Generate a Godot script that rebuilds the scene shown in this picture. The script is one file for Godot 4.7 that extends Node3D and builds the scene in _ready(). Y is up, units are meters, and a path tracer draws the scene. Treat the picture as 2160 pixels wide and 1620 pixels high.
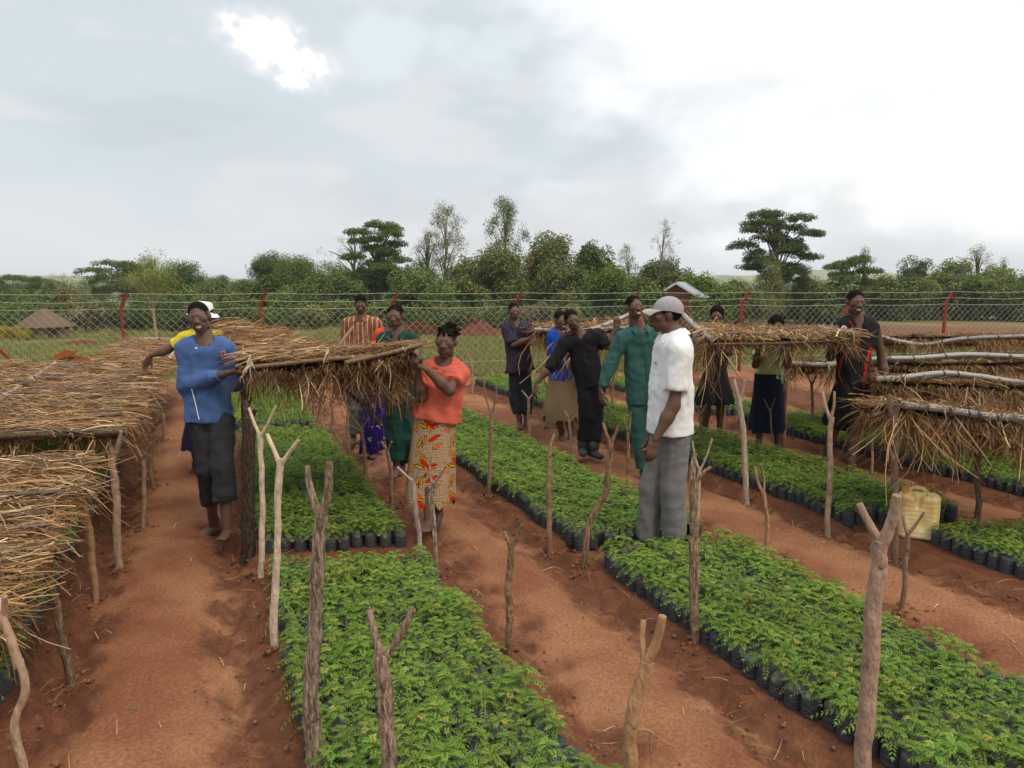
extends Node3D
# A tree nursery: seedling beds, straw shade mats, forked poles and the people who carry the mats.

const F := 1556.0                      # focal length in pixels of the 2160 wide photograph
const EYE := Vector3(0, 1.95, 0)
const TILT := 0.13731                  # the camera looks down by this angle
const ROW := Vector3(-0.38234, 0, -0.92402)    # direction in which the beds run
const ACROSS := Vector3(0.98511, 0, -0.17193)  # direction of the cross path and the fence
const COLUMNS := [[-4.3, -3.2], [-1.97, -0.96], [0.28, 1.33], [2.42, 3.46], [4.76, 5.76], [6.85, 7.9], [9.0, 10.05]]
const TIERS := [[-0.6, 5.0], [5.36, 9.65], [10.1, 14.2]]

var rng := RandomNumberGenerator.new()
var noise := FastNoiseLite.new()
var fine := FastNoiseLite.new()
var M := {}
var taken := {}


func _ready() -> void:
	rng.seed = 7
	noise.seed = 3
	noise.noise_type = FastNoiseLite.TYPE_SIMPLEX_SMOOTH
	noise.frequency = 1.0
	noise.fractal_octaves = 3
	fine.seed = 11
	fine.noise_type = FastNoiseLite.TYPE_SIMPLEX_SMOOTH
	fine.frequency = 1.0
	fine.fractal_type = FastNoiseLite.FRACTAL_NONE
	camera_and_light()
	materials()
	build_ground()
	build_background()
	build_fence()
	build_beds()
	build_posts()
	build_mats()
	build_people()
	build_small_things()


func camera_and_light() -> void:
	var cam := Camera3D.new()
	cam.name = "camera"
	add_child(cam)
	cam.position = EYE
	cam.rotation.x = -TILT
	cam.fov = rad_to_deg(2.0 * atan(810.0 / F))
	cam.near = 0.05
	cam.far = 9000.0
	cam.current = true
	var sun := DirectionalLight3D.new()
	sun.name = "sun"
	add_child(sun)
	sun.rotation_degrees = Vector3(-50, 32, 0)
	sun.light_energy = 0.5
	sun.light_angular_distance = 14.0
	sun.light_color = Color(1.0, 0.92, 0.80)
	sun.shadow_enabled = true
	var env := Environment.new()
	env.background_mode = Environment.BG_SKY
	var sky := Sky.new()
	var pano := PanoramaSkyMaterial.new()
	pano.panorama = sky_texture()
	sky.sky_material = pano
	env.sky = sky
	env.tonemap_mode = Environment.TONE_MAPPER_LINEAR
	env.tonemap_exposure = 1.04
	env.fog_enabled = true
	env.fog_density = 0.0003
	env.fog_light_color = Color(0.86, 0.89, 0.92)
	env.sdfgi_enabled = true
	env.ssao_enabled = true
	env.ssil_enabled = true
	var we := WorldEnvironment.new()
	we.name = "world"
	we.environment = env
	add_child(we)


func sky_texture() -> ImageTexture:
	# layered cloud: grey sheet to the left, thin bright sheet to the right, one torn bright gap, pale blue between
	var w := 2304
	var h := 1152
	var data := PackedFloat32Array()
	data.resize(w * h * 3)
	var n1 := FastNoiseLite.new()
	n1.seed = 21
	n1.noise_type = FastNoiseLite.TYPE_SIMPLEX_SMOOTH
	n1.fractal_octaves = 5
	n1.fractal_gain = 0.52
	n1.frequency = 1.0
	var n2 := FastNoiseLite.new()
	n2.seed = 5
	n2.noise_type = FastNoiseLite.TYPE_SIMPLEX_SMOOTH
	n2.fractal_octaves = 4
	n2.frequency = 1.0
	for y in h:
		var el := (0.5 - (y + 0.5) / h) * PI
		var i := y * w * 3
		if el < -0.06:
			for x in w:
				data[i] = 0.22
				data[i + 1] = 0.17
				data[i + 2] = 0.12
				i += 3
			continue
		var ed := rad_to_deg(el)
		for x in w:
			var az := wrapf((x + 0.5) / w * 360.0, -180.0, 180.0)   # the left edge of a panorama looks along -z
			var d := Vector3(sin(deg_to_rad(az)) * cos(el), sin(el), -cos(deg_to_rad(az)) * cos(el))
			var q := Vector3(d.x / (d.y + 0.22), 0.0, d.z / (d.y + 0.22))
			var wob := n1.get_noise_3d(q.x * 0.55, 3.0, q.z * 0.55)
			var det := n2.get_noise_3d(d.x * 9.0, d.y * 16.0, d.z * 9.0)
			var bil := n1.get_noise_3d(d.x * 4.2, d.y * 6.5, d.z * 4.2)
			# grey cloud sheet, bluish in its middle, paler and warmer low in the sky
			var c := Vector3(0.645, 0.715, 0.77) * (1.0 + 0.06 * wob + 0.05 * bil)
			var low := smoothstep(9.5, 2.5, ed + 5.0 * bil)
			c = c.lerp(Vector3(0.76, 0.775, 0.79), low)
			var lit := smoothstep(0.10, 0.42, n1.get_noise_3d(d.x * 3.1 + 4.0, d.y * 11.0, d.z * 3.1))
			c = c.lerp(Vector3(0.80, 0.805, 0.815), 0.5 * lit)
			# darker bellies
			var belly := smoothstep(0.08, 0.5, n1.get_noise_3d(d.x * 2.4 + 7.0, d.y * 9.0, d.z * 2.4))
			c *= 1.0 - 0.06 * belly
			# thin bright veil that opens over the right of the view and beyond
			var edge := az - 4.0 - 0.9 * maxf(0.0, 17.0 - ed) + 15.0 * bil + 4.0 * det
			var veil := smoothstep(-10.0, 13.0, edge) * smoothstep(200.0, 110.0, az) * smoothstep(0.5, 6.0, ed + 3.0 * bil)
			c = c.lerp(Vector3(1.12, 1.13, 1.14) * (1.0 - 0.12 * belly), clampf(veil * (0.95 + 0.25 * wob), 0.0, 1.0))
			# pale blue opening
			var blue := smoothstep(-0.4, 1.0, 1.0 - pow((az + 4.5) / 7.5, 2.0) - pow((ed - 16.4) / 2.4, 2.0) + 3.4 * bil + 0.5 * det)
			c = c.lerp(Vector3(0.76, 0.86, 0.905), 0.75 * blue * (1.0 - veil))
			# the torn gap with the bright cloud behind it
			var tear := n2.get_noise_3d(d.x * 34.0, d.y * 40.0, d.z * 34.0)
			var rag := n2.get_noise_3d(d.x * 90.0, d.y * 95.0, d.z * 90.0) if absf(az + 17.0) < 9.0 else 0.0
			var gx := az + 17.0
			var gy := ed - 16.0
			var rx := gx * 0.92 - gy * 0.38
			var ry := gx * 0.38 + gy * 0.92
			var open := 1.0 - pow(rx / 2.9, 2.0) - pow(ry / 1.5, 2.0) + 1.4 * bil + 1.2 * det + 1.2 * tear + 0.7 * rag
			c = c.lerp(Vector3(0.93, 0.94, 0.95), 0.5 * smoothstep(-1.6, 0.2, open))
			c = c.lerp(Vector3(1.35, 1.34, 1.30), smoothstep(-0.15, 0.75, open))
			c *= 1.0 + 1.7 * smoothstep(0.42, 1.4, el)   # an overcast sky grows brighter towards its top
			data[i] = maxf(c.x, 0.05)
			data[i + 1] = maxf(c.y, 0.05)
			data[i + 2] = maxf(c.z, 0.05)
			i += 3
	return ImageTexture.create_from_image(Image.create_from_data(w, h, false, Image.FORMAT_RGBF, data.to_byte_array()))


# ---------------------------------------------------------------- helpers

func ray(px: float, py: float) -> Vector3:
	var x := (px - 1080.0) / F
	var y := -(py - 810.0) / F
	var c := cos(TILT)
	var s := sin(TILT)
	return Vector3(x, y * c - s, -(c + y * s))


func gp(px: float, py: float, h := 0.0) -> Vector3:   # where the line of sight meets the height h
	var d := ray(px, py)
	return EYE + d * ((h - EYE.y) / d.y)


func dp(px: float, py: float, z: float) -> Vector3:   # where it meets the upright plane at depth z (negative)
	var d := ray(px, py)
	return EYE + d * (z / d.z)


func ab(a: float, b: float, y := 0.0) -> Vector3:
	return ROW * a + ACROSS * b + Vector3(0, y, 0)


func to_ab(x: float, z: float) -> Vector2:
	var b := (x * 0.92402 - z * 0.38234) / 0.976
	return Vector2(x * ROW.x + z * ROW.z + 0.21778 * b, b)


func lin(r: float, g: float, b: float) -> Color:
	return Color(r, g, b).linear_to_srgb()


func numbered(called: String) -> String:
	if not taken.has(called):
		taken[called] = 0
		return called
	taken[called] += 1
	return "%s_%03d" % [called, taken[called]]


func thing(called: String, label: String, category: String, at := Vector3.ZERO, group := "") -> Node3D:
	var o := Node3D.new()
	o.name = numbered(called)
	add_child(o)
	o.position = at
	tag(o, label, category, group)
	return o


func tag(o: Node3D, label: String, category := "", group := "", kind := "") -> void:
	if label:
		o.set_meta("label", label)
	if category:
		o.set_meta("category", category)
	if group:
		o.set_meta("group", group)
	if kind:
		o.set_meta("kind", kind)


func part(called: String, mesh: Mesh, m: Material, parent: Node3D, at := Transform3D.IDENTITY) -> MeshInstance3D:
	var o := MeshInstance3D.new()
	o.name = numbered(called) if parent == self else called
	o.mesh = mesh
	if m:
		o.material_override = m
	parent.add_child(o, true)
	o.transform = at
	return o


func many(called: String, mesh: Mesh, m: Material, where: Array[Transform3D], tints: PackedColorArray, parent: Node3D) -> MultiMeshInstance3D:
	var mm := MultiMesh.new()
	mm.transform_format = MultiMesh.TRANSFORM_3D
	mm.use_colors = tints.size() > 0
	mm.mesh = mesh
	mm.instance_count = where.size()
	for i in where.size():
		mm.set_instance_transform(i, where[i])
		if tints.size():
			mm.set_instance_color(i, tints[i])
	var o := MultiMeshInstance3D.new()
	o.name = numbered(called) if parent == self else called
	o.multimesh = mm
	o.material_override = m
	parent.add_child(o, true)
	return o


func arrays_mesh(v: PackedVector3Array, idx: PackedInt32Array, n := PackedVector3Array(), uv := PackedVector2Array(), col := PackedColorArray()) -> ArrayMesh:
	var a := []
	a.resize(Mesh.ARRAY_MAX)
	a[Mesh.ARRAY_VERTEX] = v
	if n.is_empty():
		n = normals(v, idx)
	a[Mesh.ARRAY_NORMAL] = n
	if uv.size():
		a[Mesh.ARRAY_TEX_UV] = uv
	if col.size():
		a[Mesh.ARRAY_COLOR] = col
	a[Mesh.ARRAY_INDEX] = idx
	var m := ArrayMesh.new()
	m.add_surface_from_arrays(Mesh.PRIMITIVE_TRIANGLES, a)
	return m


func normals(v: PackedVector3Array, idx: PackedInt32Array) -> PackedVector3Array:
	var n := PackedVector3Array()
	n.resize(v.size())
	for t in range(0, idx.size(), 3):
		var i := idx[t]
		var j := idx[t + 1]
		var k := idx[t + 2]
		var c := (v[k] - v[i]).cross(v[j] - v[i])
		n[i] += c
		n[j] += c
		n[k] += c
	for i in n.size():
		n[i] = n[i].normalized()
	return n


class Shape:
	# collects tubes, boxes and sheets into one indexed mesh
	var v := PackedVector3Array()
	var c := PackedColorArray()
	var uv := PackedVector2Array()
	var i := PackedInt32Array()

	func quad(a: Vector3, b: Vector3, d: Vector3, e: Vector3, col := Color.WHITE) -> void:   # clockwise seen from the front
		var s := v.size()
		v.append_array([a, b, d, e])
		c.append_array([col, col, col, col])
		uv.append_array([Vector2(0, 0), Vector2(1, 0), Vector2(1, 1), Vector2(0, 1)])
		i.append_array([s, s + 1, s + 2, s, s + 2, s + 3])

	func tri(a: Vector3, b: Vector3, d: Vector3, col := Color.WHITE) -> void:
		var s := v.size()
		v.append_array([a, b, d])
		c.append_array([col, col, col])
		uv.append_array([Vector2(0, 0), Vector2(1, 0), Vector2(0, 1)])
		i.append_array([s, s + 1, s + 2])

	func box(t: Transform3D, size: Vector3, col := Color.WHITE) -> void:
		var h := size / 2.0
		for ax in 3:
			for sg in [-1.0, 1.0]:
				var n := Vector3.ZERO
				n[ax] = sg
				var p := Vector3.ZERO
				p[(ax + 1) % 3] = 1.0
				var q := n.cross(p)
				var f := n * h
				quad(t * (f - p * h + q * h), t * (f + p * h + q * h), t * (f + p * h - q * h), t * (f - p * h - q * h), col)

	func tube(pts: PackedVector3Array, radii: PackedFloat32Array, sides: int, col := Color.WHITE, end_col := Color.WHITE, lump: FastNoiseLite = null, amp := 0.0, caps := true) -> void:
		var s := v.size()
		var n := pts.size()
		var side := Vector3.ZERO
		var along := 0.0
		for k in n:
			var t := (pts[mini(k + 1, n - 1)] - pts[maxi(k - 1, 0)]).normalized()
			if side == Vector3.ZERO:
				side = t.cross(Vector3.UP if absf(t.y) < 0.9 else Vector3.RIGHT).normalized()
			side = (side - t * side.dot(t)).normalized()
			var up := t.cross(side)
			if k > 0:
				along += pts[k].distance_to(pts[k - 1])
			for j in sides + 1:
				var w := TAU * (j % sides) / sides
				var o := side * cos(w) + up * sin(w)
				var r := radii[k]
				if lump:
					r *= 1.0 + amp * lump.get_noise_3dv((pts[k] + o * r) * 14.0) + amp * 0.6 * lump.get_noise_3dv((pts[k] + o * r) * 41.0)
				v.append(pts[k] + o * r)
				c.append(col)
				uv.append(Vector2(float(j) / sides * TAU * radii[0], along))
		for k in n - 1:
			for j in sides:
				var a := s + k * (sides + 1) + j
				var b := a + sides + 1
				i.append_array([a, b, a + 1, a + 1, b, b + 1])
		if caps:
			for e in 2:
				var k := 0 if e == 0 else n - 1
				var m := v.size()
				var t := (pts[1] - pts[0]).normalized() if e == 0 else (pts[n - 1] - pts[n - 2]).normalized()
				v.append(pts[k] + t * radii[k] * (0.15 if e else -0.15))
				c.append(end_col)
				uv.append(Vector2.ZERO)
				for j in sides + 1:
					v.append(v[s + k * (sides + 1) + j])
					c.append(end_col)
					uv.append(Vector2(0.01 * j, 0))
				for j in sides:
					if e == 0:
						i.append_array([m, m + 1 + j, m + 2 + j])
					else:
						i.append_array([m, m + 2 + j, m + 1 + j])

	func mesh(owner: Node, flat := false) -> ArrayMesh:
		if flat:
			var vv := PackedVector3Array()
			var cc := PackedColorArray()
			var uu := PackedVector2Array()
			for k in i:
				vv.append(v[k])
				cc.append(c[k])
				uu.append(uv[k])
			return owner.arrays_mesh(vv, PackedInt32Array(range(vv.size())), PackedVector3Array(), uu, cc)
		return owner.arrays_mesh(v, i, PackedVector3Array(), uv, c)


func curve(points: Array, steps: int) -> PackedVector3Array:   # Catmull-Rom through the points
	var out := PackedVector3Array()
	var n := points.size()
	for k in n - 1:
		for s in steps:
			var t := float(s) / steps
			var p0: Vector3 = points[maxi(k - 1, 0)]
			var p1: Vector3 = points[k]
			var p2: Vector3 = points[k + 1]
			var p3: Vector3 = points[mini(k + 2, n - 1)]
			out.append(p1.cubic_interpolate(p2, p0, p3, t))
	out.append(points[n - 1])
	return out


func ramp_radii(n: int, list: Array) -> PackedFloat32Array:
	var out := PackedFloat32Array()
	for k in n:
		var f := float(k) / maxi(n - 1, 1) * (list.size() - 1)
		var i := mini(int(f), list.size() - 2)
		out.append(lerpf(list[i], list[i + 1], f - i))
	return out


# ---------------------------------------------------------------- materials

func noise_tex(freq: float, dark: Color, light: Color, size := 512, sd := 1, oct := 4, stretch := 1.0) -> Texture2D:
	var n := FastNoiseLite.new()
	n.seed = sd
	n.noise_type = FastNoiseLite.TYPE_SIMPLEX_SMOOTH
	n.frequency = freq
	n.fractal_octaves = oct
	n.fractal_gain = 0.6
	var g := Gradient.new()
	g.offsets = PackedFloat32Array([0.15, 0.85])
	g.colors = PackedColorArray([dark, light])
	var t := NoiseTexture2D.new()
	t.width = size
	t.height = int(size * stretch)
	t.seamless = true
	t.noise = n
	t.color_ramp = g
	return t


func mat(c: Color, rough := 0.9, spec := 0.3) -> StandardMaterial3D:
	var m := StandardMaterial3D.new()
	m.albedo_color = c
	m.roughness = rough
	m.metallic_specular = spec
	m.vertex_color_use_as_albedo = true
	m.cull_mode = BaseMaterial3D.CULL_DISABLED
	return m


func grain(m: StandardMaterial3D, tex: Texture2D, scale: Vector3, bump: Texture2D = null, depth := 0.0, in_world := false) -> StandardMaterial3D:
	m.albedo_texture = tex
	m.uv1_triplanar = true
	m.uv1_world_triplanar = in_world
	m.uv1_scale = scale
	if bump:
		m.heightmap_enabled = true
		m.heightmap_texture = bump
		m.heightmap_scale = depth
	return m


func materials() -> void:
	var soft := noise_tex(0.02, Color(0.72, 0.72, 0.72), Color(1, 1, 1), 512, 4)
	var rough := noise_tex(0.05, Color(0.45, 0.45, 0.45), Color(1, 1, 1), 512, 9, 5)
	var height := noise_tex(0.03, Color.BLACK, Color.WHITE, 512, 14, 5)
	var soilt := noise_tex(0.05, Color(0.78, 0.77, 0.76), Color(1, 1, 1), 1024, 31, 6)
	var soilh := noise_tex(0.06, Color.BLACK, Color.WHITE, 1024, 33, 7)
	M.ground = grain(mat(Color.WHITE, 0.95, 0.2), soilt, Vector3.ONE * 0.7, soilh, 0.3, true)
	M.leaf = mat(Color.WHITE, 0.7, 0.2)
	M.leaf.backlight_enabled = true
	M.leaf.backlight = lin(0.30, 0.42, 0.10)
	M.tree_leaf = mat(Color.WHITE, 0.7, 0.2)
	M.tree_leaf.backlight_enabled = true
	M.tree_leaf.backlight = lin(0.22, 0.28, 0.08)
	M.bag = grain(mat(Color.WHITE, 0.6, 0.45), noise_tex(0.02, lin(0.030, 0.035, 0.045), lin(0.070, 0.062, 0.060), 512, 81, 5), Vector3.ONE * 3.0, height, 0.5)
	M.bag.uv1_world_triplanar = true
	M.bag.clearcoat_enabled = false
	M.bag_soil = mat(lin(0.10, 0.05, 0.03), 1.0, 0.1)
	var barkt := noise_tex(0.03, Color(0.45, 0.42, 0.40), Color(1, 1, 1), 512, 41, 5)
	var barkh := noise_tex(0.035, Color.BLACK, Color.WHITE, 512, 42, 5)
	M.bark = grain(mat(Color.WHITE, 0.9, 0.2), barkt, Vector3(4.5, 0.7, 4.5), barkh, 1.6)
	M.smooth_bark = grain(mat(Color.WHITE, 0.8, 0.3), soft, Vector3(3.0, 1.0, 3.0), barkh, 0.5)
	M.pole = grain(mat(Color.WHITE, 0.7, 0.3), rough, Vector3(3, 3, 3), height, 0.3)
	M.straw = mat(Color.WHITE, 0.9, 0.12)
	M.straw.backlight_enabled = true
	M.straw.backlight = lin(0.18, 0.13, 0.06)
	M.thatch = grain(mat(Color.WHITE, 1.0, 0.1), rough, Vector3(2, 9, 2), height, 2.0)
	M.metal_red = grain(mat(lin(0.42, 0.065, 0.032), 0.6, 0.4), rough, Vector3.ONE * 2.0)
	M.wire = mat(lin(0.34, 0.35, 0.29), 0.55, 0.4)
	M.wire.metallic = 0.3
	M.brick = grain(mat(Color.WHITE, 0.95, 0.2), rough, Vector3.ONE * 4.0, height, 0.8)
	M.wall = grain(mat(Color.WHITE, 0.95, 0.2), rough, Vector3.ONE * 0.8, height, 2.0)
	M.tin = grain(mat(lin(0.38, 0.41, 0.42), 0.55, 0.4), soft, Vector3.ONE * 0.7)
	M.tin.metallic = 0.55
	M.soft = soft
	M.weave = noise_tex(0.03, Color(0.88, 0.88, 0.88), Color(1, 1, 1), 512, 71, 5)
	M.rough = rough
	M.height = height
	M.plain = mat(Color.WHITE, 0.9, 0.2)


# ---------------------------------------------------------------- ground

func gap_to(list: Array, x: float) -> float:   # distance from x to the nearest interval, negative inside
	var best := 1e9
	for e in list:
		var lo: float = e[0]
		var hi: float = e[1]
		var d := maxf(lo - x, x - hi)
		if d < best:
			best = d
	return best


func terrain(x: float, z: float) -> float:   # the land falls away beyond the fence
	var r := sqrt(x * x + z * z)
	if r < 17.0:
		return 0.0
	var y := -0.046 * (minf(r, 42.0) - 17.0)
	if r > 42.0:
		y -= 0.008 * (minf(r, 260.0) - 42.0)
	return y


func bed_distance(x: float, z: float) -> float:
	var q := to_ab(x, z)
	return maxf(gap_to(COLUMNS, q.y), gap_to(TIERS, q.x))


func height_at(x: float, z: float, d := 1e9) -> float:
	var y := terrain(x, z)
	if z < -17.5 or x > 16.0 or x < -12.0:
		return y + 0.05 * noise.get_noise_2d(x * 0.4, z * 0.4)
	if d > 1e8:
		d = bed_distance(x, z)
	var w := 0.05 * noise.get_noise_2d(x * 1.3, z * 1.3)
	var e := d + w
	if d <= 0.0:
		y += 0.03
	elif e < 0.2:
		y += lerpf(0.03, -0.045, smoothstep(0.02, 0.2, e))
	else:
		y += lerpf(-0.045, 0.012, smoothstep(0.2, 0.46, e))
	if d > 0.0:
		var loose := smoothstep(0.5, 0.12, e)
		y += 0.014 * noise.get_noise_2d(x * 2.1, z * 2.1)
		y += (0.006 + 0.03 * loose) * fine.get_noise_2d(x * 11.0, z * 11.0) * smoothstep(0.0, 0.06, d)
		y += 0.016 * loose * fine.get_noise_2d(x * 27.0 + 9.0, z * 27.0) * smoothstep(0.0, 0.06, d)
	return y


func spaced(list: Array) -> PackedFloat32Array:   # [[from, to, step, growth], ...]
	var out := PackedFloat32Array()
	for e in list:
		var x: float = e[0]
		var step: float = e[2]
		while x < e[1] - step * 0.3:
			out.append(x)
			x += step
			step *= e[3]
	out.append(list[-1][1])
	return out


func build_ground() -> void:
	var left := spaced([[5.6, 20.0, 0.1, 1.09], [20.0, 4000.0, 2.0, 1.25]])
	var xs := PackedFloat32Array()
	for k in range(left.size() - 1, 0, -1):
		xs.append(-left[k])
	xs.append_array(spaced([[-5.6, 5.6, 0.045, 1.0]]))
	for k in range(1, left.size()):
		xs.append(left[k])
	var zs := spaced([[1.8, 7.6, 0.04, 1.002], [7.6, 17.0, 0.075, 1.006], [17.0, 4000.0, 0.5, 1.16]])
	var zz := PackedFloat32Array([-30.0, -12.0, -4.0, -1.0, 0.5, 1.2])
	zz.append_array(zs)
	var v := PackedVector3Array()
	var c := PackedColorArray()
	var nx := xs.size()
	var pale := Color(0.330, 0.158, 0.080)
	var red := Color(0.235, 0.093, 0.048)
	var loose_c := Color(0.128, 0.053, 0.030)
	for zi in zz.size():
		var z := -zz[zi]
		for xi in nx:
			var x := xs[xi]
			var q := to_ab(x, z)
			var d := 1.0
			if z > -17.5 and x < 16.0 and x > -12.0:
				d = maxf(gap_to(COLUMNS, q.y), gap_to(TIERS, q.x))
			v.append(Vector3(x, height_at(x, z, d), z))
			var n1 := noise.get_noise_2d(x * 0.9, z * 0.9)
			var n2 := noise.get_noise_2d(x * 3.1 + 40.0, z * 3.1)
			var n3 := fine.get_noise_2d(x * 13.0, z * 13.0)
			var col := red.lerp(pale, clampf(0.5 + 1.15 * n1 + 0.55 * n2 + 0.12 * n3, 0.0, 1.0))
			var loose := smoothstep(0.40, 0.20, d + 0.20 * n2 + 0.10 * n1 + 0.05 * n3)
			col = col.lerp(loose_c.lerp(red, clampf(0.25 + 0.5 * n3 + 0.4 * n2, 0.0, 0.7)), loose)
			# grass beyond the fence, ploughed land farther right
			var out := smoothstep(15.0, 16.2, q.x + 0.8 * n1 + 0.5 * n2)
			if z > -2.0 and (x > 14.0 or x < -11.0):
				out = 1.0
			if out > 0.0:
				var grass := Color(0.165, 0.175, 0.055).lerp(Color(0.25, 0.21, 0.085), clampf(0.45 + n1 + 0.4 * n2, 0.0, 1.0))
				grass = grass.lerp(Color(0.23, 0.105, 0.055), smoothstep(0.28, 0.5, noise.get_noise_2d(x * 0.16, z * 0.22)))
				var r := sqrt(x * x + z * z)
				var plough := smoothstep(42.0, 44.5, r + n1) * smoothstep(66.0, 63.0, r) * smoothstep(6.0, 9.0, x + 2.0 * n1)
				grass = grass.lerp(Color(0.19, 0.085, 0.052) * (1.0 + 0.25 * n2), plough)
				col = col.lerp(grass, out)
			c.append(col)
	var idx := PackedInt32Array()
	for zi in zz.size() - 1:
		for xi in nx - 1:
			var a := zi * nx + xi
			var b := a + nx
			idx.append_array([a, b, a + 1, a + 1, b, b + 1])
	var o := part("ground", arrays_mesh(v, idx, PackedVector3Array(), PackedVector2Array(), c), M.ground, self)
	o.set_meta("kind", "structure")


# ---------------------------------------------------------------- seedlings in their bags

func leaflet(s: Shape, at: Vector3, dir: Vector3, up: Vector3, length: float, width: float, col: Color) -> void:
	# a narrow leaf folded along its midrib, with a drooping tip
	var side := dir.cross(up).normalized()
	var n := side.cross(dir).normalized()
	var mid := at + dir * length * 0.45 + n * length * 0.03
	var tip := at + dir * length - n * length * 0.16
	var l := at + dir * length * 0.38 - side * width * 0.5 + n * width * 0.25
	var r := at + dir * length * 0.38 + side * width * 0.5 + n * width * 0.25
	s.tri(at, l, mid, col)
	s.tri(at, mid, r, col)
	s.tri(l, tip, mid, col)
	s.tri(mid, tip, r, col)


func seedling_mesh(sd: int) -> ArrayMesh:
	var g := RandomNumberGenerator.new()
	g.seed = sd
	var s := Shape.new()
	var tall := g.randf_range(0.055, 0.085)
	s.tube(curve([Vector3(0, -0.01, 0), Vector3(g.randf_range(-0.006, 0.006), tall * 0.5, g.randf_range(-0.006, 0.006)), Vector3(g.randf_range(-0.01, 0.01), tall, 0)], 2), ramp_radii(5, [0.0022, 0.0012]), 4, Color(0.16, 0.12, 0.05))
	var count := 16
	for k in count:
		var f := float(k) / (count - 1)
		var w := k * 2.4 + g.randf_range(-0.4, 0.4)
		var o := Vector3(cos(w), 0, sin(w))
		var start := Vector3(0, tall * lerpf(0.35, 1.0, f), 0)
		var reach := lerpf(0.090, 0.046, f) * g.randf_range(0.8, 1.2)
		var lift := lerpf(0.35, 1.2, f) + g.randf_range(-0.2, 0.2)
		var dir := (o + Vector3.UP * lift).normalized()
		var pts := PackedVector3Array()
		for m in 8:
			var t := m / 7.0
			pts.append(start + dir * reach * t - Vector3.UP * reach * 0.55 * t * t)
		var tone := g.randf_range(0.8, 1.2)
		var col := Color(0.150, 0.230, 0.042) * tone
		if g.randf() < 0.3:
			col = col.lerp(Color(0.26, 0.34, 0.07), 0.6 * g.randf())
		if g.randf() < 0.012:
			col = Color(0.30, 0.28, 0.07)
		for m in range(1, 8):
			var along := (pts[m] - pts[m - 1]).normalized()
			var side := along.cross(Vector3.UP).normalized()
			var up := side.cross(along).normalized()
			if m == 7:
				leaflet(s, pts[m], along, up, 0.018, 0.0056, col)
			for sg in [-1.0, 1.0]:
				var d: Vector3 = (side * sg * 0.85 + along * 0.75 - up * 0.12 + Vector3(g.randf_range(-0.12, 0.12), g.randf_range(-0.15, 0.1), g.randf_range(-0.12, 0.12))).normalized()
				leaflet(s, pts[m], d, up, g.randf_range(0.015, 0.024) * (1.0 - 0.08 * absf(m - 4)), 0.0056, col * g.randf_range(0.9, 1.1))
	return s.mesh(self, true)


func bag_mesh(sd: int) -> ArrayMesh:
	var s := Shape.new()
	var n := FastNoiseLite.new()
	n.seed = sd
	n.frequency = 1.0
	n.noise_type = FastNoiseLite.TYPE_SIMPLEX_SMOOTH
	s.tube(PackedVector3Array([Vector3(0, -0.02, 0), Vector3(0, 0.02, 0), Vector3(0, 0.05, 0), Vector3(0, 0.08, 0), Vector3(0, 0.105, 0), Vector3(0, 0.098, 0), Vector3(0, 0.088, 0)]), PackedFloat32Array([0.041, 0.045, 0.046, 0.045, 0.044, 0.041, 0.040]), 11, Color.WHITE, Color.WHITE, n, 0.05, false)
	return s.mesh(self)


func bag_soil_mesh() -> ArrayMesh:
	var s := Shape.new()
	for k in 10:
		var a := TAU * k / 10.0
		var b := TAU * (k + 1) / 10.0
		s.tri(Vector3(0, 0.093, 0), Vector3(cos(a) * 0.042, 0.089, sin(a) * 0.042), Vector3(cos(b) * 0.042, 0.089, sin(b) * 0.042))
	return s.mesh(self)


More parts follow.
